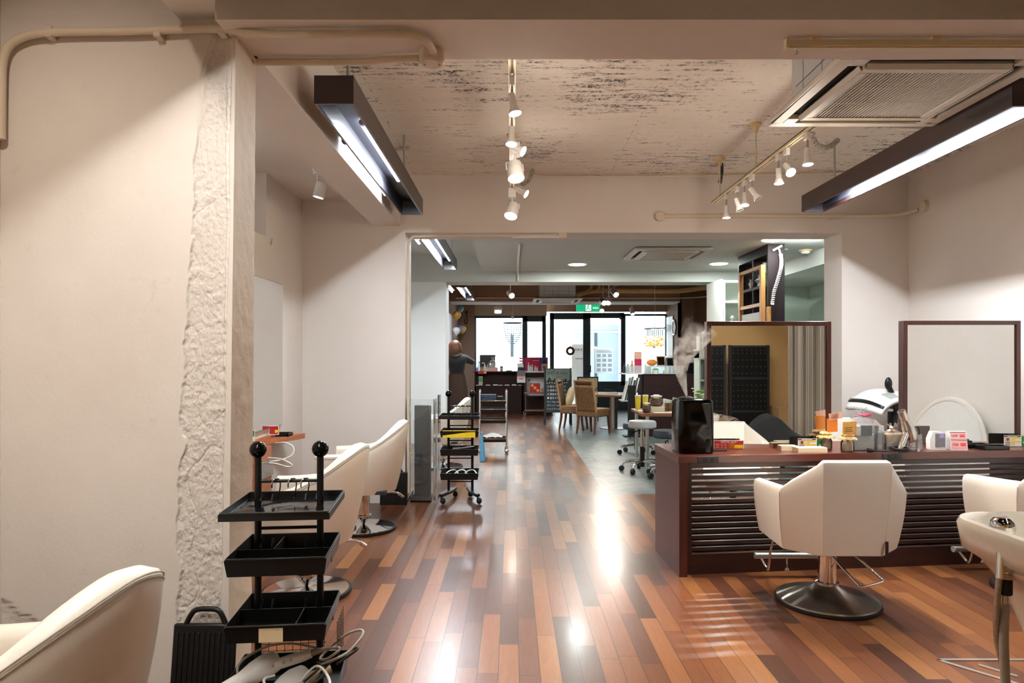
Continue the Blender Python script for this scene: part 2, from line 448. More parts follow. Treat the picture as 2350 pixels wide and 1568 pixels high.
def smooth(pts, k=6, closed=False):
    """Catmull-Rom through the points"""
    P = [Vector(p) for p in pts]; n = len(P); out = []
    for i in range(n if closed else n - 1):
        if closed: a, b, c, d = P[i - 1], P[i], P[(i + 1) % n], P[(i + 2) % n]
        else: a, b, c, d = P[max(i - 1, 0)], P[i], P[i + 1], P[min(i + 2, n - 1)]
        for j in range(k):
            t = j / k
            out.append(.5 * ((2 * b) + (c - a) * t + (2 * a - 5 * b + 4 * c - d) * t * t + (3 * b - a - 3 * c + d) * t ** 3))
    if not closed: out.append(P[-1])
    return out

def tag(o, label, cat, group=None, kind=None):
    o['label'] = label; o['category'] = cat
    if group: o['group'] = group
    if kind: o['kind'] = kind
    return o

def thing(name, label, cat, loc=(0, 0, 0), rz=0, group=None):
    o = bpy.data.objects.new(name, None); COL.objects.link(o); o.empty_display_size = .1
    o.location = loc; o.rotation_euler = (0, 0, rz)
    return tag(o, label, cat, group)

def struct(name, mb, m, label, cat='wall', **kw):
    return tag(mb.build(name, m, **kw), label, cat, kind='structure')

def dup(root, loc, rz=None, label=None):
    def cp(o, par):
        c = o.copy(); COL.objects.link(c)
        if par is not None: c.parent = par
        for ch in o.children: cp(ch, c)
        return c
    r = cp(root, None); r.location = loc
    if rz is not None: r.rotation_euler = (0, 0, rz)
    if label: r['label'] = label
    return r

def write(body, size, mtx, m, parent, name='lettering', align='LEFT', squash=1.0, depth=.0004):
    """flat raised lettering; mtx puts its XY plane"""
    c = bpy.data.curves.new('text', 'FONT'); c.body = body; c.size = size; c.align_x = align; c.extrude = depth; c.resolution_u = 2
    o = bpy.data.objects.new('text', c); COL.objects.link(o)
    dg = bpy.context.evaluated_depsgraph_get()
    me = bpy.data.meshes.new_from_object(o.evaluated_get(dg))
    bpy.data.objects.remove(o); bpy.data.curves.remove(c)
    me.transform(Matrix.Diagonal((squash, 1, 1, 1))); me.transform(mtx)
    me.materials.clear(); me.materials.append(M[m])
    o = bpy.data.objects.new(name, me); COL.objects.link(o)
    if parent is not None: o.parent = parent
    return o
FRONT = Matrix.Rotation(PI / 2, 4, 'X')          # text standing upright, read from -Y
def up(x, y, z, rz=0): return Matrix.Translation((x, y, z)) @ Matrix.Rotation(rz, 4, 'Z') @ FRONT
# ================================================================== the setting
L0, RX, CZ = -1.95, 3.69, 3.05          # left wall, right wall, concrete ceiling
struct('floor', MB().box(-2.6, 5.6, -1.7, 6.77, -.06, 0).box(-2.6, .93, 6.77, 17.95, -.06, 0), 'planks', 'hardwood plank floor running from the front room to the entrance', 'floor')
struct('floor', MB().box(.93, 5.6, 6.77, 17.95, -.06, 0), 'concrete', 'grey polished concrete floor of the waiting area', 'floor')

# -- front wall with the broken plaster edge
def rough_mask(x, z):
    px = CX + x * FPX / 2.604; py = HY - (z - EYE) * FPX / 2.604
    ks = [(60, 500), (85, 490), (200, 468), (400, 437), (550, 441), (700, 430), (850, 420), (960, 407), (1020, 428), (1055, 413), (1150, 407), (1300, 411), (1480, 408), (1700, 400)]
    b = ks[-1][1]
    for (y0, x0), (y1, x1) in zip(ks, ks[1:]):
        if py <= y1:
            t = max(0, (py - y0) / (y1 - y0)); b = x0 + (x1 - x0) * t; break
    jag = noise.noise((x * 7, 3.3, z * 7)) * 11 + noise.noise((x * 19, 1.3, z * 19)) * 5 + noise.noise((x * 60, 2.3, z * 60)) * 2.5
    right = 533 - max(0, (py - 300)) * .012
    m = min(1, max(0, (px - b - jag) / 5)) * min(1, max(0, (right - px + jag * .3) / 2.5))
    low = .42 + (x + 1.95) * -.62 + jag * .004
    return max(m, min(1, max(0, (low - z) / .008)) if x < -1.42 else 0)
def wall_pt(u, v):
    x = -1.95 + .56 * u / .16 if u < .16 else -1.39 + .336 * (u - .16) / .84
    z = 2.66 * v
    m = rough_mask(x, z); d = 0
    if m:
        n = noise.fractal((x * 55, 0, z * 55), .55, 2.1, 4); q = abs(noise.noise((x * 13, 5, z * 17))); c = noise.noise((x * 6, 2, z * 7))
        d = m * (.0065 - .0030 * n - .010 * max(0, q - .22) - .0025 * c + (.003 if abs(noise.noise((x * 5, 8, z * 4.2))) < .018 else 0))
    d += .0012 * noise.noise((x * 3, 0, z * 3))
    if x > -1.2: x -= .032 * (1 - min(1, z / 2.58)) * min(1, (x + 1.2) / .146)
    return (x, 2.604 + d, z)
g = MB().grid(wall_pt, 175, 600)
wf = struct('wall_front', g, 'rough_wall', 'cream plastered wall with a broken rough edge at the left', 'wall', ang=70)
ra_ = wf.data.attributes.new('rough', 'FLOAT', 'POINT')
ra_.data.foreach_set('value', [rough_mask(v_.co.x if v_.co.x < -1.2 else v_.co.x + .02, v_.co.z) for v_ in wf.data.vertices])
g = MB()
def side_pt(u, v):
    z = 2.66 * v; n = noise.fractal((u * 4, 9, z * 14), 1.0, 2, 4)
    return (-1.054 - .032 * (1 - min(1, z / 2.58)) * (1 - .35 * u) + .002 * n, 2.604 + .206 * u, z)
g.grid(side_pt, 14, 200)
struct('wall_front_side', g, 'column', 'narrow side of the plastered column beside the black trolley', 'column', ang=60)
struct('wall_front_core', MB().box(-2.6, -1.12, 2.63, 2.80, 0, 3.05).box(-2.6, -1.27, 2.606, 2.63, 2.655, 3.05).box(-1.3, -1.06, 2.63, 2.80, 2.45, 2.6), 'wall', 'back of the plastered wall facing the styling bay')
# -- styling bay at the left
struct('wall_left', MB().box(-2.6, L0, 2.80, 6.40, 0, 2.31).box(-2.6, L0, 5.42, 6.40, 2.31, 2.86).box(-2.7, -2.55, 2.8, 5.42, 2.31, 2.86), 'wall', 'left wall of the styling bay with a raised niche')
struct('ceiling_bay', MB().box(-2.7, -1.28, 2.80, 6.40, 2.82, 2.9), 'wall', 'lower painted ceiling above the styling bay', 'ceiling')
struct('ceiling', MB().box(-1.1, 5.2, 2.75, 6.40, CZ, CZ + .1), 'old_ceiling', 'peeling board marked concrete ceiling', 'ceiling')
struct('trim_1', MB().box(-1.29, -1.04, 2.78, 6.38, 2.58, 3.1), 'wall', 'painted beam running along the left side of the ceiling', 'beam')
struct('trim_2', MB().box(-1.08, 5.2, 2.48, 2.81, 2.58, 3.1), 'wall', 'wide painted beam crossing the top of the picture', 'beam')
struct('trim_3', MB().box(-1.27, -1.075, -1.7, 2.61, 2.645, 3.1), 'wall', 'short beam running towards the camera at top left', 'beam')
# -- back wall with the wide opening
struct('wall_back', MB().box(-2.0, -.993, 6.35, 6.71, 0, 3.1).box(-.993, 3.068, 6.35, 6.71, 2.517, 3.1).box(3.068, 5.3, 6.35, 6.71, 0, 3.1), 'wall', 'cross wall with the wide opening into the waiting area')
struct('wall_right', MB().box(RX, RX + .1, 2.6, 6.4, 0, 3.1), 'wall', 'right hand wall of the cutting room')
# -- room around and behind the camera
struct('wall_near_left', MB().box(-2.05, -1.95, -1.7, 2.62, 0, 3.1), 'wall', 'left wall beside the nearest chair')
struct('wall_behind', MB().box(-2.05, 5.3, -1.66, -1.56, 0, 3.1), 'wall_yellow', 'ochre wall seen in the desk mirror')
struct('wall_near_right', MB().box(4.9, 5.0, -1.7, 2.7, 0, 3.1).box(RX, 4.9, 2.6, 2.68, 0, 3.1), 'wall_green', 'pale wall at the right behind the camera')
struct('ceiling_near', MB().box(-2.05, 5.2, -1.7, 2.62, 3.06, 3.14), 'brown_desk', 'unseen ceiling above the camera, darkened to cut bounced light', 'ceiling')  # dark colour chosen so this unseen ceiling returns less light
# -- waiting area
struct('wall_waiting_left', MB().box(-2.05, -1.95, 6.7, 10.8, 0, 3.1), 'wall_cool', 'white left wall of the waiting area')
struct('ceiling_waiting', MB().box(-.473, 5.2, 6.70, 10.80, 2.72, 2.98).box(-2.05, 5.2, 6.70, 10.80, 2.98, 3.06), 'ceil_white', 'white ceiling of the waiting area with a raised strip at left', 'ceiling')
struct('trim_4', MB().box(-2.05, 5.2, 10.76, 11.26, 2.55, 3.1), 'ceil_white', 'white beam at the far end of the waiting area', 'beam')
struct('wall_pillar', MB().box(-2.05, -1.044, 10.76, 11.26, 0, 2.549), 'wall_cool', 'white wall end behind the black trolley')
struct('wall_waiting_right', MB().box(4.9, 5.0, 6.7, 11.4, 0, 3.1).box(3.45, 4.9, 11.25, 11.35, 0, 2.6), 'wall_green', 'pale green end wall behind the dark bookshelf')
struct('trim_5', MB().box(3.87, 4.92, 6.7, 11.3, 2.52, 2.74), 'ceil_white', 'boxed soffit along the right of the waiting area', 'soffit')
struct('wall_shelf_side', MB().box(3.08, 3.12, 10.10, 10.80, 0, 2.515), 'ceil_white', 'pale grey end panel beside the white shelf unit')
# -- entrance
struct('wall_entrance_left', MB().box(-1.45, -1.335, 11.2, 17.4, 0, 3.15).box(-1.4, -.945, 17.27, 17.4, 0, 3.15), 'wall_pink', 'rose brown wall at the left of the entrance')
struct('wall_entrance_top', MB().box(-.96, .88, 17.27, 17.4, 2.42, 3.15), 'column', 'bare concrete strip above the left shop window')
struct('wall_entrance_top', MB().box(.88, 4.1, 17.75, 17.9, 2.56, 3.15), 'wall_pink', 'rose brown strip above the glass doors')
struct('wall_entrance_right', MB().box(4.03, 4.1, 16.5, 17.9, 0, 3.15).box(4.03, 5.6, 16.5, 16.6, 0, 3.15).box(4.38, 4.44, 16.44, 16.5, 0, 3.1), 'wall_brown', 'brown wall with the clock at the right of the entrance')
struct('wall_entrance_far_right', MB().box(5.5, 5.6, 11.2, 16.6, 0, 3.15).box(4.97, 5.6, 11.2, 11.3, 0, 3.15), 'wall_brown', 'brown side wall at the far right of the entrance')
struct('ceiling_entrance', MB().box(-1.45, 5.6, 11.2, 17.9, 3.1, 3.2), 'wall_brown', 'brown ceiling of the entrance', 'ceiling')
struct('trim_6', MB().box(-1.34, 3.6, 14.6, 15.3, 2.565, 3.12), 'wall_brown', 'brown beam crossing above the entrance', 'beam')
struct('trim_7', MB().box(-1.34, 3.6, 14.6, 15.3, 2.545, 2.564), 'wall_cool', 'pale lower edge of the entrance beam', 'beam')
# -- glass front
def pane(name, x0, x1, y, z0, z1, label, fr=.05, cat='window'):
    f = MB().box(x0, x0 + fr, y, y + .09, z0, z1).box(x1 - fr, x1, y, y + .09, z0, z1).box(x0, x1, y, y + .09, z1 - fr * 1.6, z1).box(x0, x1, y, y + .09, z0, z0 + fr * 1.4)
    o = struct(name, f, 'frame_dark', label, cat)
    MB().box(x0 + fr, x1 - fr, y + .04, y + .048, z0 + fr, z1 - fr).build('pane', 'glass', o)
    return o
pane('window_1', -.945, .30, 17.3, 0, 2.42, 'large shop window behind the reception desk', .035)
pane('window_2', .30, .86, 17.3, 0, 2.42, 'narrow dark framed window beside the glass door', .09)
struct('window_3', MB().box(.845, .86, 17.36, 17.8, .0, 2.53), 'frosted', 'glass return between shop window and door', 'window')
d1 = pane('door_1', .99, 1.96, 17.8, 0, 2.53, 'glass entrance door with the round wreath', .105, 'door')
pane('window_4', 1.96, 2.93, 17.8, .62, 2.53, 'fixed glass panel with the icon poster', .085)
pane('window_5', 2.93, 4.03, 17.8, .62, 2.50, 'right shop window behind the counter', .03)
struct('wall_sill', MB().box(1.96, 4.05, 17.78, 17.92, 0, .64), 'frame_dark', 'dark low wall below the right shop windows')
struct('window_6', MB().box(4.0, 4.02, 17.0, 17.7, .6, 2.4), 'frosted', 'narrow pale side glass beside the wall clock', 'window')

# ------------------------------------------------------------------ street outside
struct('ground', MB().box(-30, 40, 18.0, 27, -.2, -.1), 'street', 'grey street outside the glass front', 'ground')
b = thing('building', 'white building across the street with grey bands', 'building', (2, 27, -.1))
MB().box(-22, 26, 0, .6, 0, 9).build('wall', 'building', b)
for z in (2.55, 4.3): MB().box(-22, 26, -.12, 0, z, z + .22).build('band', 'building_grey', b)
for x0, x1 in ((-3.4, -.6), (.4, 2.2), (3.6, 5.6)):
    p = MB().box(x0, x1, -.05, 0, 0 if x0 > -3 else 1.5, 2.45).build('shop_window', 'building_grey', b)
    MB().box((x0 + x1) / 2 - .05, (x0 + x1) / 2 + .05, -.09, -.05, 0 if x0 > -3 else 1.5, 2.45).build('mullion', 'frame_dark', p)
b2 = thing('building', 'blue grey building edge seen through the right shop window', 'building', (5.08, 21.2, -.1))
MB().box(-1.0, 3.4, 0, 5, 0, 8).build('wall', 'building_grey', b2)
MB().box(-1.35, -1.0, -.1, .3, 0, 8).build('corner_post', 'building', b2)
b3 = thing('street_pillar', 'pale blue pillar outside the left edge of the shop window', 'pillar', (-1.3, 20, -.1))
MB().box(-.6, .45, 0, .5, 0, 6).build('shaft', 'building_grey', b3)

# ------------------------------------------------------------------ conduits
def conduit(pts, r, label, cat='pipe', m='pipe', name='conduit_pipe', k=6, clips=()):
    o = MB().tube(smooth(pts, k), r, 10).build(name, m); tag(o, label, cat)
    for c in clips:
        MB().cbox(c[:3], (c[3], c[4], c[5])).build('clip', m, o, bevel=.003)
    return o
a = lambda px, py: at(px, py, 2.575)
q = conduit([a(3, 320), a(4, 200), a(9, 130), a(38, 92), a(110, 75), a(300, 71), a(505, 66), (-.92, 2.545, 2.557), (-.5, 2.54, 2.557), (-.37, 2.55, 2.557), (-.325, 2.6, 2.557), (-.31, 2.69, 2.557)], .0155,
            'cream conduit pipe bending along the top of the left wall')
for px in (112, 362, 508):
    p = a(px, 73 if px < 500 else 66); MB().cbox((p.x, 2.59, p.z), (.028, .05, .044)).build('pipe_clip', 'pipe', q, bevel=.004)
jb = thing('junction_box', 'round cream junction box under the crossing beam', 'junction box', (-.32, 2.735, 2.58))
MB().lathe([(0, -.048), (.048, -.048), (.052, -.043), (.052, 0), (0, 0)]).build('body', 'pipe', jb)
MB().lathe([(0, -.054), (.044, -.054), (.047, -.048), (0, -.048)]).build('cover', 'pipe', jb)
for s in (-1, 1): MB().ball((.03 * s, 0, -.055), .004, 6).build('screw', 'cable_grey', jb)
conduit([(-1.045, 2.79, 2.56), (-.8, 2.79, 2.56), (-.6, 2.785, 2.56), (-.5, 2.76, 2.558), (-.375, 2.745, 2.555)], .014, 'cream conduit pipe along the back edge of the crossing beam')
c = conduit([(1.37, 6.325, 2.665), (2.2, 6.325, 2.668), (3.2, 6.325, 2.668), (3.5, 6.31, 2.67), (3.62, 6.24, 2.68), (3.655, 6.14, 2.69)], .016, 'cream conduit pipe above the opening between two round boxes')
for x in (1.95, 2.95): MB().cbox((x, 6.335, 2.667), (.025, .04, .045)).build('pipe_clip', 'pipe', c, bevel=.004)
j1 = thing('junction_box', 'round cream junction box left of the opening conduit', 'junction box', (1.372, 6.35, 2.665))
MB().lathe([(0, 0), (.045, 0), (.045, .035), (.04, .04), (0, .04)], mtx=Matrix.Rotation(PI / 2, 4, 'X')).build('body', 'pipe', j1)
j2 = thing('junction_box', 'round cream junction box on the right wall', 'junction box', (RX, 6.08, 2.70))
MB().lathe([(0, 0), (.05, 0), (.05, .04), (.045, .045), (0, .045)], mtx=Matrix.Rotation(-PI / 2, 4, 'Y')).build('body', 'pipe', j2)
conduit([(-.962, 6.335, .10), (-.962, 6.335, 1.2), (-.962, 6.335, 2.2), (-.958, 6.33, 2.40), (-.93, 6.33, 2.46), (-.86, 6.33, 2.478), (-.4, 6.33, 2.484), (.42, 6.33, 2.484)], .0135, 'thin cream conduit round the left edge of the opening')
j3 = thing('junction_box', 'small square box ending the conduit above the opening', 'junction box', (.47, 6.33, 2.485))
MB().cbox((0, 0, 0), (.075, .04, .05)).build('body', 'pipe', j3, bevel=.006)
MB().cbox((-.25, .006, -.012), (.44, .025, .012)).build('mounting_strip', 'white_plastic', j3)
conduit([(.085, 8.1, 2.70), (.085, 9.6, 2.70), (.09, 10.6, 2.69), (.095, 10.735, 2.66), (.095, 10.735, 2.56)], .014, 'thin white conduit down the waiting area ceiling', m='white_plastic')
conduit([(.17, 6.22, 3.03), (.3, 6.28, 3.02), (1.0, 6.28, 3.02), (2.3, 6.25, 3.03), (3.0, 6.2, 3.03)], .010, 'grey cable conduit along the far edge of the concrete ceiling', m='pipe', k=4)
conduit([(3.1, 5.0, 3.035), (2.5, 4.9, 3.03), (2.2, 4.75, 3.02), (2.05, 4.65, 3.03), (2.0, 4.45, 3.035), (1.99, 4.2, 3.035)], .012, 'grey ceiling conduit beside the right track light', m='cable_grey')
j4 = thing('junction_box', 'small ceiling box where the grey conduits meet', 'junction box', (2.03, 4.62, 3.05))
MB().lathe([(0, -.045), (.05, -.045), (.055, -.04), (.055, 0), (0, 0)]).build('body', 'cable_grey', j4)
# curtain rail on the crossing beam
cr = thing('curtain_rail', 'ivory curtain rail under the crossing beam at top right', 'curtain rail', (1.06, 2.62, 2.58))
MB().box(0, 2.6, -.012, .012, -.035, -.012).box(0, 2.6, -.004, .004, -.041, -.035).build('rail', 'cream_plastic', cr)
for x in (.1, .56, 1.2): MB().cbox((x, 0, -.006), (.03, .03, .012)).build('bracket', 'cream_plastic', cr)
MB().tube([(.025, 0, -.035), (.03, 0, -.05), (.036, 0, -.055), (.034, 0, -.064), (.026, 0, -.062)], .002, 6).build('hook', 'chrome', cr)
MB().box(-.012, 0, -.014, .014, -.044, -.008).build('end_cap', 'cream_plastic', cr)
# ================================================================== lamps
def box_lamp(x0, x1, y0, y1, z0, z1, label, tubes, tmat='tube', wood_m='lamp_wood', rods=(), power=1.0):
    cx = (x0 + x1) / 2
    o = thing('box_pendant_lamp', label, 'lamp', (cx, y0, z0), group='long dark box lamps')
    hw, L, H, t = (x1 - x0) / 2, y1 - y0, z1 - z0, .014
    MB().box(-hw, -hw + t, 0, L, 0, H).box(hw - t, hw, 0, L, 0, H).box(-hw + t, hw - t, 0, t, 0, H).box(-hw + t, hw - t, L - t, L, 0, H).box(-hw + t, hw - t, t, L - t, H - t, H).build('housing', wood_m, o)
    MB().box(-hw + t, -hw + t + .003, t, L - t, .004, H - t).box(-hw + t, hw - t, t, L - t, H - t - .003, H - t).box(hw - t - .003, hw - t, t, L - t, .03, H - t).build('reflector', 'lamp_inside', o)
    for tx, ty0, ty1 in tubes:
        tb = MB().cyl((tx - cx, ty0 - y0, H - .046), (tx - cx, ty1 - y0, H - .046), .0145, n=12).build('fluorescent_tube', tmat, o)
        lamp('AREA', 'tube_glow', (tx, (ty0 + ty1) / 2, z0 + H - .064), 42 * power * (ty1 - ty0) / 1.2, TUBE_COOL if tmat == 'tube' else TUBE_WARM, (tx, (ty0 + ty1) / 2, 0), sx=.026, sy=ty1 - ty0)
        for e0 in (ty0 - y0 - .03, ty1 - y0): MB().cyl((tx - cx, e0, H - .046), (tx - cx, e0 + .03, H - .046), .016, n=12).build('lamp_holder', 'white_plastic', tb)
    for ry, top in rods:
        MB().cyl((.04, ry - y0, H), (.04, ry - y0, top - z0), .008, n=10).build('hanging_rod', 'cable_grey', o)
    return o
box_lamp(-.957, -.766, 3.3, 5.87, 2.58, 2.717, 'long dark box lamp hanging at upper left of the cutting room', [(-.842, 3.85, 5.05)], rods=((3.42, 3.05), (5.2, 3.05)))
box_lamp(2.44, 2.63, 3.33, 5.75, 2.58, 2.717, 'long dark box lamp hanging above the mirror desk at right', [(2.50, 3.5, 4.4), (2.50, 4.5, 5.4)], rods=((3.6, 3.05), (5.45, 3.05)))
box_lamp(-.957, -.766, -.3, 2.2, 2.58, 2.717, 'long dark box lamp beside the camera at left, out of view', [(-.842, -.2, .95), (-.842, 1.0, 2.1)], 'tube_warm', rods=((.2, 3.06), (1.9, 3.06)), power=.36)
box_lamp(2.44, 2.63, -.3, 2.2, 2.58, 2.717, 'long dark box lamp beside the camera at right, out of view', [(2.50, -.2, .95), (2.50, 1.0, 2.1)], 'tube_warm', rods=((.2, 3.06), (1.9, 3.06)), power=.28)
box_lamp(-.957, -.766, 7.0, 9.5, 2.58, 2.717, 'long dark box lamp in the raised ceiling strip of the waiting area', [(-.842, 7.2, 8.3), (-.842, 8.35, 9.2)], rods=((7.4, 2.98), (9.2, 2.98)), power=.8)
box_lamp(-.957, -.766, 11.6, 14.2, 2.55, 2.68, 'farthest long dark box lamp, near the balloons', [(-.842, 11.8, 12.9), (-.842, 13.0, 13.8)], rods=((12, 3.1), (13.9, 3.1)))
def bare_tube(x, y0, y1, z, label):
    o = thing('strip_light', label, 'lamp', (x, y0, z), group='bare fluorescent strips')
    MB().cyl((0, 0, 0), (0, y1 - y0, 0), .0135, n=12).build('fluorescent_tube', 'tube_bare', o)
    for yy in (-.02, y1 - y0): MB().cyl((0, yy, 0), (0, yy + .02, 0), .020, n=12).box(-.02, .012, yy, yy + .02, 0, .03).build('lamp_holder', 'dark_grey', o)
    MB().box(-.028, .05, -.02, y1 - y0 + .02, (.05 if y0 > 7 and y0 < 9 else .024), (.07 if y0 > 7 and y0 < 9 else .05) if x < -1.2 else .036).build('batten', 'white_plastic', o)  # widened into a hood that keeps the tube's light off the ceiling
bare_tube(-1.005, 4.12, 5.42, 2.655, 'bare fluorescent tube on the side of the left ceiling beam')
bare_tube(-1.15, 11.9, 13.1, 2.62, 'bare fluorescent tube beside the farthest box lamp')

bare_tube(-2.3, 3.2, 4.5, 2.75, 'added fluorescent tube lighting the raised niche of the bay, hidden behind the plastered column')  # extra tube out of view, added to brighten the niche and bay
bare_tube(-1.25, 7.8, 9.2, 2.895, 'bare fluorescent tube in the raised ceiling strip of the waiting area')
# track lights
def track(x, y0, y1, z, label, m='cream_plastic', hangers=(), top=CZ, cap=.04):
    o = thing('lighting_track', label, 'lighting track', (x, y0, z))
    L = y1 - y0
    MB().box(-.017, -.005, 0, L, 0, .022).box(.005, .017, 0, L, 0, .022).box(-.017, .017, 0, L, .016, .022).build('rail', m, o)
    for hy in hangers:
        h = MB().cyl((0, hy - y0, .022), (0, hy - y0, top - z), .007, n=10).build('hanger_rod', m, o)
        MB().lathe([(.008, -.075), (.016, -.055), (.022, -.03), (cap, -.018), (cap, 0), (0, 0)], (0, hy - y0, top - z)).build('ceiling_rose', 'yellowed', h)
    return o
track(0, 3.0, 5.58, 2.70, 'ivory lighting track down the middle of the concrete ceiling', hangers=(3.6, 5.2))
track(1.765, 4.0, 5.98, 2.70, 'ivory lighting track at right hung from two yellowed rods', hangers=(4.94, 5.80))
def spot(x, y, z, aim, label, lit=True, kind='small', power=SPOT_POWER, m='white_plastic', group='small white track spotlights', drop=.10):
    o = thing('track_spotlight', label, 'spotlight', (x, y, z), group=group)
    d = (Vector(aim) - Vector((x, y, z - drop))).normalized()
    mt = Matrix.Translation((0, 0, -drop)) @ d.to_track_quat('Z', 'Y').to_matrix().to_4x4()
    if kind == 'small':
        MB().box(-.013, .013, -.025, .025, -.045, 0).build('track_adapter', m, o, bevel=.003)
        MB().cyl((0, 0, -.045), (0, 0, -drop + .0), .006, n=10).build('stem', 'cable_grey', o)
        MB().lathe([(0, -.02), (.017, -.02), (.018, .035), (.017, .04), (.020, .05), (.030, .075), (.031, .082), (.028, .082), (.024, .07), (0, .06)], mtx=mt, n=20).build('lamp_head', m, o)
        MB().lathe([(0, .081), (.022, .0805), (.0275, .079), (.026, .072), (0, .068)], mtx=mt, n=20).build('bulb', 'bulb' if lit else 'grey_plastic', o)
        tip = .10
    else:
        MB().box(-.03, .03, -.045, .045, -.075, 0).build('track_adapter', m, o, bevel=.004)
        MB().cyl((0, 0, -.075), (0, 0, -drop - .02), .008, n=10).build('stem', m, o)
        MB().tube([mt @ Vector(p) for p in ((.056, 0, .0), (.056, 0, -.05), (0, 0, -.075), (-.056, 0, -.05), (-.056, 0, .0))], .005, 8).build('yoke', m, o)
        MB().lathe([(0, -.055), (.043, -.055), (.046, -.05), (.046, -.005), (.05, -.004), (.052, .0), (.052, .058), (.048, .06), (.045, .05), (0, .04)], mtx=mt, n=28).build('lamp_head', m, o)
        MB().lathe([(0, .052), (.03, .053), (.042, .056), (.044, .05), (0, .043)], mtx=mt, n=28).build('lens', 'bulb_big' if lit else 'grey_plastic', o)
        tip = .085
    if lit and power:
        p = Vector((x, y, z)) + mt @ Vector((0, 0, tip))
        lamp('SPOT', 'spotlight_beam', p, power, SPOT, p + d, .02, 66 if kind == 'small' else 85, .8)
        lamp('POINT', 'ceiling_fill', p + d * .02, 2.0 if kind == 'small' else 2.8, SPOT, size=.03)  # extra lamp added at each lit bulb to brighten the ceiling
    return o
ZT = 2.70
spot(0, 3.28, ZT, (.5, 2.9, 0), 'nearest small spotlight on the centre track, lit')
spot(0, 3.72, ZT, (-.1, 3.2, 0), 'second small spotlight on the centre track, pointing at the camera side', drop=.11)
spot(0, 4.02, ZT, (1.6, 3.4, 1.6), 'small spotlight on the centre track tilted to the right')
spot(0.02, 4.30, ZT, (.3, 3.4, 0), 'large white spotlight in the middle of the centre track', kind='big', group='large white track spotlights', drop=.17, power=48)
spot(0.04, 5.05, ZT, (1.6, 4.5, 1.6), 'small spotlight hidden behind the large one on the centre track', drop=.10)
spot(-.0, 5.45, ZT, (-.5, 4.3, 0), 'large white spotlight at the far end of the centre track', kind='big', group='large white track spotlights', drop=.17, power=48)
for y, aim, lit, lab in ((5.62, (1.75, 5.5, 0), 1, 'first spotlight from the far end of the right track, pointing down'), (5.36, (2.4, 4.9, 0), 0, 'second spotlight from the far end of the right track, unlit'),
                         (5.18, (1.6, 4.6, 0), 1, 'third spotlight from the far end of the right track, lit'), (5.02, (3.2, 4.2, 0), 0, 'fourth spotlight from the far end of the right track, tilted'),
                         (4.52, (1.75, 4.3, 0), 1, 'fifth spotlight from the far end of the right track, pointing down'), (4.39, (1.9, 2.8, 1.0), 1, 'spotlight glaring at the camera on the right track'),
                         (4.08, (1.75, 3.8, 0), 1, 'nearest spotlight on the right track beside the air conditioner')):
    spot(1.765, y, ZT, aim, lab, bool(lit), drop=.115)
# single cylinder spot in the bay
o = thing('ceiling_spotlight', 'white cylinder spotlight on the styling bay ceiling', 'spotlight', (-1.51, 5.3, 2.82))
MB().box(-.03, .03, -.05, .05, -.03, 0).build('track_adapter', 'white_plastic', o, bevel=.003)
MB().cyl((0, 0, -.03), (0, 0, -.115), .007, n=10).lathe([(0, -.045), (.035, -.045), (.035, -.03), (0, -.03)]).build('stem', 'white_plastic', o)
mt = Matrix.Translation((.02, 0, -.165)) @ Matrix.Rotation(R(14), 4, 'Y')
MB().lathe([(0, .055), (.042, .055), (.043, .05), (.043, -.06), (.039, -.06), (.037, -.05), (0, -.04)], mtx=mt).build('lamp_head', 'white_plastic', o)
MB().lathe([(0, -.053), (.036, -.053), (.036, -.049), (0, -.046)], mtx=mt).build('bulb', 'bulb', o)
lamp('SPOT', 'bay_spotlight_beam', (-1.495, 5.3, 2.57), 10, SPOT, (-1.7, 5.2, 0), .03, 80, .8)
# warm ceiling spots above and behind the camera
for p, tg, e in (((-1.45, 1.35, 2.6), (-1.8, 2.6, .55), 48), ((.9, .8, 2.95), (1.2, 2.6, .2), 7), ((3.4, .2, 2.95), (3.4, -1.5, 1.2), 40), ((.6, -.5, 2.95), (.2, 2.2, .0), 5)):
    o = thing('ceiling_downlight', 'round ceiling downlight behind the camera at ' + {-1.45: 'the left wall', .9: 'the right of the aisle', 3.4: 'the ochre wall', .6: 'the middle'}[p[0]], 'downlight', (p[0], p[1], 3.06))
    MB().lathe([(0, -.012), (.05, -.012), (.062, 0), (0, 0)]).build('trim_ring', 'white_plastic', o)
    MB().lathe([(0, -.015), (.04, -.015), (.04, -.012), (0, -.012)]).build('lens', 'bulb_big', o)
    lamp('SPOT', 'downlight_beam', (p[0], p[1], 3.03), e, SPOT, tg, .04, 110, .8)
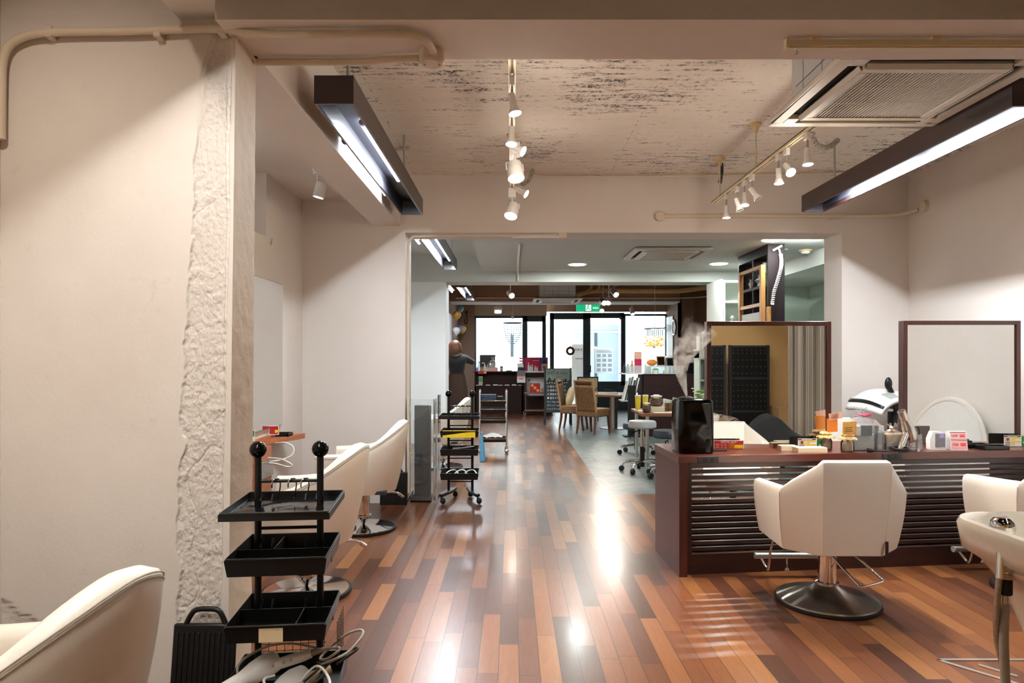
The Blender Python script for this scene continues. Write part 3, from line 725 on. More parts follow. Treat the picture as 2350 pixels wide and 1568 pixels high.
# waiting area downlights
for (x, y, lab) in ((.955, 9.98, 'left round downlight in the waiting area ceiling'), (3.0, 9.9, 'right round downlight in the waiting area ceiling'), (3.02, 7.9, 'round downlight above the dark bookshelf')):
    o = thing('downlight', lab, 'downlight', (x, y, 2.72), group='round downlights')
    MB().lathe([(.125, -.004), (.145, -.004), (.15, 0), (.125, 0)]).build('trim_ring', 'white_plastic', o)
    MB().lathe([(0, -.008), (.122, -.008), (.122, -.003), (0, -.003)], n=40).build('lens', 'down', o)
    lamp('AREA', 'downlight_beam', (x, y, 2.705), 36 if y > 9 else 10, (.90, 1, .96), (x, y, 0), sx=.22, sy=.22)
for (x, y, lab) in ((3.19, 7.75, 'left small dome light near the opening'), (3.46, 7.75, 'right small dome light near the opening')):
    o = thing('dome_light', lab, 'ceiling light', (x, y, 2.72), group='small dome lights')
    MB().lathe([(.06, -.012), (.075, -.01), (.078, 0), (0, 0), (0, -.012)]).build('base', 'white_plastic', o)
    MB().lathe([(0, -.045), (.03, -.04), (.05, -.027), (.06, -.012), (0, -.012)]).build('dome', 'dome_glow', o)
    lamp('AREA', 'dome_glow', (x, y, 2.67), 9, (.92, 1, .96), (x + .8, y + 1.6, .8), sx=.1, sy=.1)
o = thing('smoke_detector', 'yellowed smoke detector on the waiting area ceiling', 'smoke detector', (3.72, 8.65, 2.72))
MB().lathe([(0, -.02), (.075, -.02), (.08, -.015), (.08, 0), (0, 0)]).build('base', 'yellowed', o)
MB().lathe([(0, -.055), (.04, -.05), (.055, -.035), (.055, -.02), (0, -.02)]).build('sensor_dome', 'white_plastic', o)
o = thing('ceiling_hook', 'small brass hook plate on the waiting area ceiling', 'hook', (3.42, 8.62, 2.72))
MB().lathe([(0, -.006), (.06, -.006), (.06, 0), (0, 0)]).build('plate', 'white_plastic', o)
MB().tube([(0, 0, -.006), (0, 0, -.04), (.012, 0, -.055), (0, 0, -.075), (-.012, 0, -.06), (0, 0, -.045)], .004, 6).build('hook', 'steel', o)

# ------------------------------------------------------------------ ceiling cassettes
def cassette(cx, y0, zp, W, label, ztop, casing_in=.10, rz=0, front_lines=True):
    o = thing('air_conditioner', label, 'air conditioner', (cx, y0 + W / 2, zp), group='ceiling air conditioners')
    h = W / 2; s = h * .72; g = h * .875
    # face plate with four slots around the intake grille
    fr = MB()
    fr.box(-h, h, -h, -g, 0, .03).box(-h, h, g, h, 0, .03).box(-h, -g, -g, g, 0, .03).box(g, h, -g, g, 0, .03)
    for sx in (-1, 1):
        for sy in (-1, 1): fr.box(min(sx * g, sx * s), max(sx * g, sx * s), min(sy * g, sy * s), max(sy * g, sy * s), 0, .03)
    fr.build('face_plate', 'ac_white', o, bevel=.006)
    MB().box(-g, g, -g, g, .028, .036).build('duct_liner', 'ac_dark', o)
    for k in range(4):
        m = Matrix.Rotation(k * PI / 2, 4, 'Z')
        MB().box(-s + .01, s - .01, -.014, .014, -.0015, .0015, m @ Matrix.Translation((0, -s - .010, -.004)) @ Matrix.Rotation(R(-62), 4, 'X')).build('air_flap', 'ac_white' if k != 2 else 'yellowed', o, bevel=.002)
    gi = h * .62
    gr = MB().box(-s, s, -s, -gi, -.012, .03).box(-s, s, gi, s, -.012, .03).box(-s, -gi, -gi, gi, -.012, .03).box(gi, s, -gi, gi, -.012, .03).build('intake_frame', 'ac_white', o, bevel=.005)
    n = 32; b = MB()
    for i in range(n):
        x = -gi + (i + .5) * 2 * gi / n; b.box(x - .0034, x + .0034, -gi, gi, -.008, .006)
    for y in (-gi / 3, gi / 3): b.box(-gi, gi, y - .004, y + .004, -.004, .006)
    b.build('grille', 'ac_white', gr)
    c = h - casing_in
    cs = MB().box(-c, c, -c, c, .045, ztop - zp).build('casing', 'ac_metal', o)
    if front_lines:
        z0, z1 = .10, ztop - zp - .03
        b = MB()
        for zz in (z0, z0 + .07, z1): b.box(-c - .001, -c, -c + .05, c - .05, zz, zz + .004).box(-c + .05, c - .05, -c - .001, -c, zz, zz + .004)
        for t in (.1, .35, .5, .8): b.box(-c - .001, -c, -c + t * 2 * c, -c + t * 2 * c + .004, z0, z1).box(-c + t * 2 * c, -c + t * 2 * c + .004, -c - .001, -c, z0, z1)
        b.build('panel_seam', 'dark_grey', cs)
    MB().box(-h + .03, h - .03, -h + .03, h - .03, .03, .047).build('gasket', 'dark_grey', o)
    return o
cassette(1.95, 2.99, 2.684, .95, 'large ceiling air conditioner at upper right', 3.05)
cassette(2.0, 8.38, 2.717 - .035, .95, 'air conditioner set in the waiting area ceiling', 2.75, front_lines=False)
cassette(.905, 13.3, 2.495, .95, 'air conditioner in front of the entrance beam', 3.1, .13)
# flex conduit loops
def spring(pts, r, wire, turns, m, label, name='coiled_cable', cat='cable'):
    P = smooth(pts, 10); out = []; n = turns * 9
    for i in range(n + 1):
        t = i / n * (len(P) - 1); j = min(int(t), len(P) - 2); p = P[j].lerp(P[j + 1], t - j); d = (P[j + 1] - P[j]).normalized()
        a_ = d.orthogonal().normalized() if not out else (out[-1][1] - d * out[-1][1].dot(d)).normalized()
        b_ = d.cross(a_); an = 2 * PI * i / 9
        out.append((p + (a_ * math.cos(an) + b_ * math.sin(an)) * r, a_))
    return tag(MB().tube([q[0] for q in out], wire, 6).build(name, m), label, cat)
spring([at(1190, 395, 5.65), at(1188, 408, 5.7), at(1200, 423, 5.75), at(1215, 412, 5.8), at(1222, 392, 6.0), (.18, 6.22, 3.02)], .012, .006, 22, 'cable_grey', 'coiled grey cable beside the centre track')
spring([(2.03, 4.66, 3.01), at(1868, 322, 4.7), at(1885, 338, 4.75), at(1905, 336, 4.8), at(1922, 322, 4.85)], .014, .007, 20, 'cable_grey', 'coiled grey cable beside the right track')
spring([at(1655, 375, 5.9), at(1656, 395, 5.9), at(1652, 420, 5.9)], .012, .006, 16, 'dark_grey', 'dark coiled cable at the far end of the right track')
conduit([at(905, 345, 5.4), at(920, 342, 5.45), at(938, 340, 5.5), at(940, 328, 5.55), at(928, 324, 5.6)], .013, 'grey looped cable above the left box lamp', 'cable', 'cable_grey')
# ================================================================== styling chairs
def shell_mesh(path, heights, zb, taper, th, inner_drop=.30, k=6, lean=.0, round_=True, nv=8):
    """upholstered tub: path = outer plan from arm front to arm front, heights = rim height there"""
    P = [Vector((x, y, h)) for (x, y), h in zip(path, heights)]
    C = smooth(P, k) if round_ else [P[i].lerp(P[i + 1], j / k) for i in range(len(P) - 1) for j in range(k)] + [P[-1]]
    n = len(C); rings = []
    for i, p in enumerate(C):
        a_, b_ = C[max(i - 1, 0)], C[min(i + 1, n - 1)]
        t = Vector((b_.x - a_.x, b_.y - a_.y, 0)).normalized()
        nrm = Vector((-t.y, t.x, 0))                       # points inwards (path runs right-hand)
        if nrm.dot(Vector((-p.x, -p.y, 0))) < 0: nrm = -nrm
        ring = []; h = p.z
        for j in range(nv + 1):                             # outer face, bottom to top
            v = j / nv; s = taper + (1 - taper) * (1 - (1 - v) ** 1.8)
            ring.append(Vector((p.x * s, p.y * s - lean * (v - .5), zb + (h - .03 - zb) * v)))
        top = Vector((p.x, p.y - lean * .5, h))
        ring += [top + nrm * th * .12 + Vector((0, 0, -.008)), top + nrm * th * .5, top + nrm * th * .88 + Vector((0, 0, -.008))]
        for j in range(nv):                                 # inner face, top to seat
            v = 1 - j / (nv - 1); s = 1
            q = top + nrm * th; zz = .40 + (h - .03 - .40) * v
            ring.append(Vector((q.x, q.y + lean * (1 - v) * .6 + 0, zz)))
        q0 = ring[-1]; ring.append(Vector((q0.x * .9, q0.y * .9, zb + .01)))
        rings.append(ring)
    return MB().rings(rings)

def chair_base(o, r=.27, dark=True, h=.34):
    MB().lathe([(0, 0), (r, 0), (r + .004, .008), (r + .002, .022), (0, .022)], n=48).build('rubber_ring', 'black_rubber', o)
    if dark: prof = [(0, .022), (r - .004, .022), (r - .006, .030), (r * .8, .040), (r * .5, .056), (.09, .082), (.062, .104), (.056, .112), (0, .112)]
    else: prof = [(0, .014), (r - .01, .014), (r - .012, .026), (.10, .034), (.06, .04), (0, .04)]
    MB().lathe(prof, n=48).build('base_plate', 'gunmetal' if dark else 'chrome', o)
    MB().lathe([(0, .03), (.062, .105), (.062, .118), (.048, .122), (.048, h - .05), (.052, h - .045), (.052, h), (0, h)], n=32).build('column', 'chrome', o)

FACET = [(-.315, .27), (-.335, -.17), (-.172, -.325), (.172, -.325), (.335, -.17), (.315, .27)]
def facet_chair(label, loc, rz=0):
    o = thing('styling_chair', label, 'chair', loc, rz, group='angular white styling chairs at the mirror desk')
    chair_base(o)
    hs = [.645, .675, .832, .832, .675, .645]
    sh = shell_mesh(FACET, hs, .335, .90, .065, k=5, lean=.02, round_=False).build('seat_shell', 'white_leather', o, bevel=.014, seg=3, ang=28)
    for i in (1, 2, 3, 4):
        x, y = FACET[i]; MB().tube([(x * s, y * s - .02 * (v - .5), .335 + (hs[i] - .03 - .335) * v) for v, s in ((v, .90 + .10 * (1 - (1 - v) ** 1.8)) for v in (.02, .2, .4, .6, .8, 1))], .0022, 6).build('seam', 'white_leather2', sh)
    MB().box(.150, .165, -.3165, -.312, .355, .42).build('fabric_tab', 'ink', sh)
    MB().prism([(-.2, .2), (-.2, -.1), (-.11, -.2), (.11, -.2), (.2, -.1), (.2, .2)], .33, .355).build('underframe', 'dark_grey', o)
    MB().prism([(.24, .29), (-.24, .29), (-.255, -.125), (-.135, -.25), (.135, -.25), (.255, -.125)], .36, .475).build('seat_cushion', 'white_leather', o, bevel=.03, seg=4)
    # foot rest
    f = MB().cyl((-.24, .43, .135), (.24, .43, .135), .019, n=18).build('foot_rest', 'alu', o)
    for s in (-1, 1): MB().cyl((.24 * s, .43, .135), (.247 * s, .43, .135), .0195, n=18).build('end_cap', 'grey_plastic', f)
    for s in (-1, 1):
        MB().tube(smooth([(.20 * s, .20, .36), (.195 * s, .30, .22), (.19 * s, .355, .085), (.19 * s, .375, .07), (.195 * s, .40, .085), (.21 * s, .43, .125)], 5), .008, 10).build('foot_rest_arm', 'chrome', o)
    MB().cyl((-.05, .43, .12), (-.05, .43, .06), .005, n=8).ball((-.05, .43, .05), .014, 8).build('adjuster_knob', 'chrome', o)
    # pump lever loop
    MB().tube(smooth([(-.03, -.04, .315), (.02, -.10, .24), (.07, -.20, .165), (.085, -.215, .158), (.20, -.17, .165), (.225, -.15, .17), (.22, -.135, .18), (.13, -.06, .27), (.06, -.02, .315)], 4), .0065, 10).build('pump_lever', 'chrome', o)
    return o
facet_chair('angular white styling chair in full view before the mirror desk', (1.74, 3.77, 0))
facet_chair('angular white styling chair half hidden by the wash basin', (3.08, 3.93, 0), R(4))
facet_chair('angular white styling chair behind the desk, its back at the right mirror', (2.84, 5.66, 0), R(188))
facet_chair('angular white styling chair behind the desk, seen through the left slats', (1.75, 5.45, 0), R(172))

TUB = [(-.29, .31), (-.318, .14), (-.325, -.02), (-.282, -.18), (-.175, -.295), (0, -.335), (.175, -.295), (.282, -.18), (.325, -.02), (.318, .14), (.29, .31)]
def tub_chair(label, loc, rz):
    o = thing('styling_chair', label, 'chair', loc, rz, group='rounded white styling chairs along the left wall')
    chair_base(o, .25, False, .33)
    hs = [.625, .63, .655, .735, .825, .868, .825, .735, .655, .63, .625]
    sh = shell_mesh(TUB, hs, .315, .80, .075, k=5, lean=.03).build('seat_shell', 'white_leather2', o, ang=60)
    # twin stitched piping just below the outer rim
    sm = MB(); C = smooth([Vector((x, y, h)) for (x, y), h in zip(TUB, hs)], 5)
    for dz, ex in ((-.018, .003), (-.030, .002)): sm.tube([Vector((p.x * (1 + ex), p.y * (1 + ex) - .014, p.z + dz)) for p in C], .0022, 6)
    sm.build('piping', 'seam', sh)
    MB().box(-.22, .22, -.22, .25, .315, .34).build('underframe', 'dark_grey', o)
    MB().prism([(p.x * .80, p.y * .80 + .02) for p in C], .35, .46).build('seat_cushion', 'white_leather2', o, bevel=.03, seg=4)
    MB().tube(smooth([(.03, -.04, .27), (.09, -.10, .275), (.20, -.20, .255), (.24, -.24, .23)], 5), .010, 10).cyl((.235, -.235, .234), (.262, -.262, .205), .013, n=10).build('pump_lever', 'chrome', o)
    f = MB().cyl((-.2, .46, .12), (.2, .46, .12), .016, n=14).build('foot_rest', 'alu', o)
    for s in (-1, 1): MB().tube([(.12 * s, .22, .33), (.12 * s, .38, .15), (.12 * s, .46, .12)], .008, 8).build('foot_rest_arm', 'chrome', o)
    return o
tub_chair('rounded white styling chair nearest the camera at bottom left', (-1.20, 1.57, 0), R(86))
tub_chair('rounded white styling chair directly behind the near black trolley', (-1.18, 3.92, 0), R(84))
tub_chair('rounded white styling chair farthest into the styling bay, before the cross wall', (-1.17, 5.38, 0), R(88))
tub_chair('rounded white chair in the waiting area behind the clear stand', (-.86, 8.45, 0), R(84))

# ================================================================== black tray trolleys
def tray(parent, name, w, d, z, h, y0, div=None, mtx=None, rim=.012, flat=False, x0=0):
    b = MB(); t = .005; hw = w / 2
    bw, bd = (hw - .009, d - .014) if not flat else (hw, d)
    bot = [(-bw, y0 + (d - bd) / 2), (bw, y0 + (d - bd) / 2), (bw, y0 + d - (d - bd) / 2), (-bw, y0 + d - (d - bd) / 2)]
    top = [(-hw, y0), (hw, y0), (hw, y0 + d), (-hw, y0 + d)]
    ins = lambda q, e: [(x - math.copysign(e, x), y + (e if i < 2 else -e)) for i, (x, y) in enumerate(q)]
    V = lambda q, zz: [Vector((x + x0, y, zz)) for x, y in q]
    lip = ins(top, -.006)
    b.rings([V(bot, z - h), V(top, z - .006), V(lip, z - .006), V(lip, z), V(ins(top, .004), z), V(ins(bot, t), z - h + t)])
    o = b.build(name, 'black_plastic', parent, bevel=.003)
    if div:
        for (ax, ay, bx, by) in div:
            MB().cbox(((ax + bx) / 2 * w + x0, y0 + (ay + by) / 2 * d, z - h / 2 - .004), (max(abs(ax - bx) * w - .01, .003), max(abs(ay - by) * d - .01, .003), h - .012)).build('divider', 'black_plastic', o)
    return o
def salon_trolley(label, loc, rz, levels, divs, post_top=1.0):
    o = thing('salon_trolley', label, 'trolley', loc, rz, group='black tray trolleys with ball finials')
    for s in (-1, 1):
        p = MB().cyl((.112 * s, .03, .085), (.112 * s, .03, post_top - .01), .0125, n=14).build('post', 'black_metal', o)
        MB().ball((.112 * s, .03, post_top + .012), .031, 14).build('ball_finial', 'black_gloss', p)
        ft = MB().prism([(.10 * s, -.19), (.145 * s, -.19), (.16 * s, .0), (.145 * s, .19), (.10 * s, .19), (.085 * s, 0)] if s > 0 else [(.10 * s, .19), (.145 * s, .19), (.16 * s, .0), (.145 * s, -.19), (.10 * s, -.19), (.085 * s, 0)], .07, .098,
                         Matrix.Rotation(R(16) * s, 4, 'Z')).build('foot', 'black_plastic', o, bevel=.008)
        for e in (-1, 1):
            q = Matrix.Rotation(R(16) * s, 4, 'Z') @ Vector((.125 * s, .17 * e, 0))
            MB().ball((q.x + .014, q.y, .032), .030, 10, (.85, 1, 1)).cyl((q.x, q.y, .05), (q.x, q.y, .075), .008, n=8).build('caster', 'black_rubber', ft)
    for z in [post_top - .105] + [q[0] - e for q in levels for e in (.05, .11)]: MB().cyl((-.112, .03, z), (.112, .03, z), .006, n=10).build('crossbar', 'black_metal', o)
    for i, (z, w, d, h) in enumerate(levels):
        t = tray(o, 'tray', w, d, z, h, -d / 2 - .02, divs[i], flat=i == 0)
        if i == 0: MB().grid(lambda u, v: ((u - .5) * (w - .016), -d / 2 - .012 + v * (d - .016), z - h + .007 + .004 * noise.noise((u * 5, v * 5, loc[1]))), 24, 24).build('film_liner', 'film', t)
        b = MB()
        for x in (-.10, -.06, .06, .10): b.tube([(x, .02, z - h * .3), (x, .035, z + .012), (x, .045, z + .006), (x, .045, z - .01)], .0045, 6)
        b.build('tray_hook', 'black_metal', t)
    for x in (-.048, .01, .056):
        MB().tube(smooth([(x - .012, .018, post_top - .128), (x - .010, .016, post_top - .106), (x, .02, post_top - .096), (x + .010, .035, post_top - .1), (x + .012, .045, post_top - .125), (x + .004, .046, post_top - .175)], 5), .0028, 6).build('wire_hook', 'chrome', o)
    return o
near_trolley = salon_trolley('black tray trolley nearest the camera, holding hair tools in its lowest tray', (-.822, 2.50, 0), R(6),
              [(.832, .365, .37, .030), (.672, .34, .33, .064), (.445, .34, .33, .062), (.205, .40, .36, .075)],
              [None, [(-.5, .45, .5, .45), (-.12, .45, -.12, 1)], [(-.5, .55, .5, .55), (.18, 0, .18, .55)], None])
# worn label on the third tray, wire basket hung on the right side
MB().box(-.055, .025, -.1865, -.1850, .386, .434).build('worn_label', 'cushion', near_trolley, bevel=.0006)
b = MB()
for i in range(9): b.box(-.11 + i * .029 - .001, -.11 + i * .029 + .001, .058, .060, .25, .36)
for z in (.255, .28, .305, .33, .355): b.box(-.12, .13, .058, .060, z - .001, z + .001)
for i in range(6): b.box(.186, .188, -.06 + i * .03, -.058 + i * .03, .25, .40)
for z in (.27, .30, .33, .36, .395): b.box(.186, .188, -.06, .1, z - .001, z + .001)
b.build('wire_basket', 'black_metal', near_trolley)
far_trolley = salon_trolley('black tray trolley standing in the opening beside the clear stand', (-.487, 6.43, 0), R(1),
              [(.822, .372, .34, .032), (.680, .355, .30, .060), (.512, .355, .30, .060), (.292, .355, .30, .062)], [None, [(-.5, .3, .5, .3)], None, None])
b = MB().box(-.15, .15, -.168, -.15, .62, .684); tag(b.build('yellow_folder', 'yellow'), 'yellow folder edge standing in the far black trolley', 'folder'); bpy.data.objects['yellow_folder'].parent = None
bpy.data.objects['yellow_folder'].location = (-.487, 6.43, 0)
def tool(name, pts, radii, m, label, cat='hair tool', group=None):
    return tag(MB().tube(smooth(pts, 4), 0, 10, radii=[radii[min(int(i / 4), len(radii) - 1)] for i in range((len(pts) - 1) * 4 + 1)]).build(name, m), label, cat, group)
tool('comb', [(-.55, 6.36, .505), (-.47, 6.33, .515), (-.35, 6.30, .535)], [.009, .006, .004], 'alu', 'metal comb sticking out of the far black trolley', 'comb')
for i, (xs, lab) in enumerate(((0, 'left silver hair curler'), (.08, 'middle silver hair curler'), (.17, 'right silver hair curler'))):
    tool('hair_curler', [(-.62 + xs, 6.30, .262), (-.585 + xs, 6.32, .300), (-.53 + xs, 6.33, .312), (-.50 + xs, 6.31, .285), (-.49 + xs, 6.29, .255)], [.008, .008, .007, .006, .005], 'alu', lab + ' in the lowest tray of the far trolley', 'curling iron', 'hair curlers in the far trolley')
tag(MB().rings([[Vector((-.284 + sx * w + .012 * (.66 - z) / .26, 6.33 + sy * d, z)) for sx, sy in ((-1, -1), (1, -1), (1, 1), (-1, 1))] for z, w, d in ((.665, .004, .05), (.62, .010, .055), (.52, .018, .065), (.40, .024, .07), (.39, .015, .06))]).build('plastic_bag', 'blue_bag', bevel=.004), 'blue plastic bag hanging off the far black trolley', 'bag')

# hair dryers and cables in the near trolley's lowest tray
def orient(loc, fwd, upv=(0, 0, 1)):
    f = Vector(fwd).normalized(); q = f.to_track_quat('Z', 'Y').to_matrix().to_4x4()
    return Matrix.Translation(loc) @ q
def dryer(label, loc, fwd, handle, m, hm, group=None, L=.20, r=.036):
    o = thing('hair_dryer', label, 'hair dryer', loc, group=group)
    mt = orient((0, 0, 0), fwd)
    MB().lathe([(0, -L * .40), (r * .7, -L * .40), (r * 1.05, -L * .33), (r * 1.15, -L * .12), (r * 1.05, L * .06), (r * .72, L * .30), (r * .66, L * .48), (r * .66, L * .60), (r * .55, L * .60), (r * .5, L * .45), (0, L * .42)], mtx=mt, n=28).build('barrel', m, o)
    MB().lathe([(r * .70, L * .30), (r * .74, L * .31), (r * .70, L * .605), (r * .60, L * .605), (r * .6, L * .3)], mtx=mt, n=28).build('nozzle', 'white_plastic' if m != 'silver_pink' else m, o)
    MB().lathe([(0, -L * .405), (r * .66, -L * .41), (r * .7, -L * .39), (0, -L * .38)], mtx=mt, n=28).build('intake_grille', 'dark_grey', o)
    h = Vector(handle); hd = h.normalized()
    hp = [Vector((0, 0, 0)), h * .3, h * .7, h]
    MB().tube(smooth(hp, 4), 0, 14, radii=[.022, .022, .021, .020, .0195, .019, .019, .019, .019, .019, .018, .016, .015]).build('handle', hm, o)
    return o, h, hd
d1_, h, hd = dryer('white hair dryer with three buttons on top of the trolley tray', (-.90, 2.41, .245), (-.75, -.55, -.30), (.18, .04, .045), 'white_plastic', 'white_plastic')
for t in (.35, .55, .68):
    p = h * t + Vector((-.006, -.017, .004)); MB().cyl(p, p + Vector((0, -.004, .001)), .006, n=12).build('button', 'steel', d1_)
MB().tube([h * 1.0, h * 1.12, h * 1.28], 0, 10, radii=[.012, .010, .006]).build('strain_relief', 'cable_grey', d1_)
d2_, h2, _ = dryer('cream hair dryer lying under the white one in the trolley tray', (-.79, 2.42, .185), (-.5, -.8, -.05), (.13, .07, .03), 'white_plastic', 'cream_plastic', r=.045)
e = d1_.location + h * 1.28
conduit([e, e + Vector((.05, .0, .0)), (-.66, 2.44, .275), (-.70, 2.5, .255), (-.63, 2.55, .31), (-.57, 2.56, .33), (-.555, 2.53, .32), (-.60, 2.47, .28), (-.68, 2.44, .255)], .0048, 'grey dryer cable looping over the trolley tray edge', 'cable', 'cable_grey', 'power_cable')
conduit([(-.93, 2.36, .20), (-.97, 2.42, .26), (-.90, 2.50, .292), (-.80, 2.52, .295), (-.69, 2.50, .28)], .0045, 'grey cable arching over the white hair dryer', 'cable', 'cable_grey', 'power_cable')
conduit([(-.74, 2.38, .22), (-.70, 2.42, .255), (-.66, 2.40, .25), (-.63, 2.36, .22), (-.66, 2.32, .20), (-.76, 2.32, .205), (-.84, 2.35, .215), (-.86, 2.37, .235), (-.83, 2.39, .24)], .0048, 'white cable curled over the cream hair dryer', 'cable', 'cable_white', 'power_cable')
conduit([(-.72, 2.36, .23), (-.68, 2.42, .255), (-.70, 2.46, .25), (-.66, 2.40, .245), (-.68, 2.35, .23), (-.66, 2.45, .25), (-.59, 2.53, .27), (-.57, 2.50, .28), (-.63, 2.45, .25)], .0045, 'black cable tangled at the right of the trolley tray', 'cable', 'black_rubber', 'power_cable')

# black ribbed boards with carrying handles
def booster(label, loc, rx, rz=0, w=.235, h=.36):
    o = thing('ribbed_carry_board', label, 'board', loc, rz, group='black ribbed carry boards')
    m = Matrix.Rotation(rx, 4, 'X')
    bd = MB().box(-w / 2, w / 2, 0, .022, 0, h, m).build('board', 'black_plastic', o, bevel=.008)
    b = MB()
    for i in range(11): b.box(-w / 2 + .02 + i * (w - .04) / 10 - .004, -w / 2 + .02 + i * (w - .04) / 10 + .004, -.005, .002, .02, h - .03, m)
    b.build('rib', 'black_plastic', bd, bevel=.002)
    MB().tube([m @ p for p in smooth([(-.075, .011, h - .005), (-.058, .011, h + .03), (-.04, .011, h + .048), (0, .011, h + .052), (.04, .011, h + .048), (.058, .011, h + .03), (.075, .011, h - .005)], 4)], .010, 10).build('handle', 'black_plastic', o)
    return o
booster('black ribbed board with handle leaning on the broken plaster wall', (-1.148, 2.50, 0), R(-8))
booster('black ribbed board leaning on the cross wall behind the farthest bay chair', (-1.09, 6.27, 0), R(-5), w=.25, h=.30)

# ================================================================== styling bay shelf and mirror
o = thing('wall_mirror', 'tall frameless mirror above the cherry wood shelf in the bay', 'mirror', (L0, 5.2, 0))
MB().box(0, .022, -.35, .535, .79, 1.97).build('backing', 'cable_grey', o)
MB().box(.022, .026, -.345, .53, .795, 1.965).build('mirror_glass', 'mirror', o)
o = thing('wall_shelf', 'cherry wood console shelf below the bay mirror', 'shelf', (L0, 5.3, 0))
MB().prism([(0, -.75), (.035, -.45), (.05, 0.02), (.205, .42), (.205, .46), (0, .46)], .675, .715).build('top', 'orange_wood', o)
MB().box(0, .035, -.7, .38, .715, .735).build('back_ledge', 'orange_wood', o)
MB().box(.02, .09, -.35, -.02, .0, .675).build('support_panel', 'orange_wood', o)
MB().cbox((.06, -.12, .51), (.075, .26, .13)).build('metal_box', 'alu', o, bevel=.003)
for p in ((.17, .345), (.085, .13)):
    q = MB().cbox((p[0] - .005, p[1] - .012, .695), (.008, .05, .026), (0, 0, R(-21))).build('power_outlet', 'white_plastic', o)
o = thing('tray_box', 'small black tray on the cherry wood shelf', 'tray', (-1.87, 5.58, .715)); MB().box(-.06, .06, -.06, .06, 0, .008).box(-.06, .06, -.06, -.052, 0, .025).box(-.06, .06, .052, .06, 0, .025).box(-.06, -.052, -.06, .06, 0, .025).box(.052, .06, -.06, .06, 0, .025).build('tray_body', 'black_plastic', o)
o = thing('card_stand', 'small red price card on the cherry wood shelf', 'sign', (-1.893, 5.43, .735), R(20)); MB().cbox((0, 0, .04), (.075, .003, .075)).build('card', 'paper', o); MB().cbox((0, -.003, .042), (.066, .002, .06)).build('red_panel', 'red', o); MB().cbox((.018, -.0045, .032), (.024, .002, .022)).build('yellow_patch', 'yellow', o)
o = thing('card_stand', 'green card at the near end of the cherry wood shelf', 'sign', (-1.917, 5.02, .735), R(20)); MB().cbox((0, 0, .045), (.05, .003, .085)).build('card', 'paper', o); MB().cbox((0, -.003, .06), (.04, .002, .04)).build('green_panel', 'green', o)
conduit([(-1.87, 5.39, .68), (-1.82, 5.34, .685), (-1.77, 5.32, .69), (-1.70, 5.30, .66), (-1.70, 5.28, .60), (-1.78, 5.25, .565), (-1.88, 5.2, .555), (-1.80, 5.2, .545), (-1.70, 5.2, .52), (-1.68, 5.2, .54), (-1.76, 5.2, .58), (-1.86, 5.2, .59)], .006, 'white power lead looped below the cherry shelf', 'cable', 'cable_white', 'power_cable')
conduit([at(613, 547, 5.42) + Vector((.04, 0, 0)), at(622, 575, 5.6), at(630, 615, 5.7), at(635, 650, 5.74)], .003, 'thin grey wire hanging above the bay mirror', 'cable', 'cable_grey', 'wire')

# ================================================================== clear brochure stand in the opening
o = thing('display_stand', 'clear acrylic display stand with a black column at the left of the opening', 'stand', (-.845, 6.46, 0))
MB().box(-.115, .085, -.06, .10, 0, .05).build('base', 'dark_grey', o, bevel=.01)
MB().box(-.075, .06, -.03, .03, .05, .905).build('column', 'black_plastic', o, bevel=.006)
MB().box(.06, .075, -.01, .05, .05, .9).build('side_panel', 'dark_grey', o)
for x0, x1, y in ((-.14, .125, -.085), ): MB().box(x0, x1, y, y + .008, .02, .965).build('front_sheet', 'acrylic', o)
MB().box(.108, .125, -.08, .12, .02, .965).build('side_sheet', 'acrylic', o)
MB().box(-.14, -.132, -.08, .12, .02, .965).build('side_sheet', 'acrylic', o)
MB().box(.14, .155, .0, .16, .02, 1.0).build('pocket_sheet', 'acrylic', o)
MB().box(.128, .138, .02, .14, .1, .6).build('leaflet', 'paper', o)
conduit([(-.97, 6.36, .01), (-.95, 6.38, .06), (-.93, 6.42, .10), (-.94, 6.44, .04), (-.91, 6.45, .08), (-.95, 6.40, .02)], .005, 'dark wires bundled at the foot of the clear stand', 'cable', 'black_rubber', 'power_cable')
# ================================================================== mirror desk
DZ = .748
DA = R(6.6)                                  # its front runs away to the right
def dk(u, v):                                # u along the front, v into the depth
    return (1.029 + u * math.cos(DA) - v * math.sin(R(2.2)), 4.2 + u * math.sin(DA) + v * math.cos(R(2.2)))
o = thing('mirror_desk', 'long mahogany mirror desk with a slatted front', 'desk')
def dprism(b, u0, u1, v0, v1, z0, z1): return b.prism([dk(u0, v0), dk(u1, v0), dk(u1, v1), dk(u0, v1)], z0, z1)
UL = 2.62
dprism(MB(), -.006, UL, -.006, .60, DZ - .048, DZ).build('worktop', 'desk_wood', o, bevel=.002)
dprism(MB(), 0, .052, 0, .594, 0, DZ - .048).build('end_panel', 'desk_side', o)
dprism(MB(), UL - .05, UL, 0, .594, 0, DZ - .048).build('end_panel', 'desk_side', o)
dprism(dprism(MB(), .052, UL - .05, .045, .07, 0, .125), .052, UL - .05, .045, .06, DZ - .085, DZ - .048).build('plinth', 'slat_wood', o)
for u in (.055, 1.32): dprism(MB(), u, u + .034, .03, .10, .125, DZ - .06).build('upright', 'slat_wood', o)
for i in range(15):
    z = .143 + i * .0372
    dprism(MB(), .06, UL - .05, .05, .072, z, z + .0235).build('slat', 'slat_wood', o, bevel=.002)
dprism(MB(), .052, UL - .05, .56, .59, 0, .34).build('back_panel', 'slat_wood', o)  # added to stop light through the slats and darken their lower half
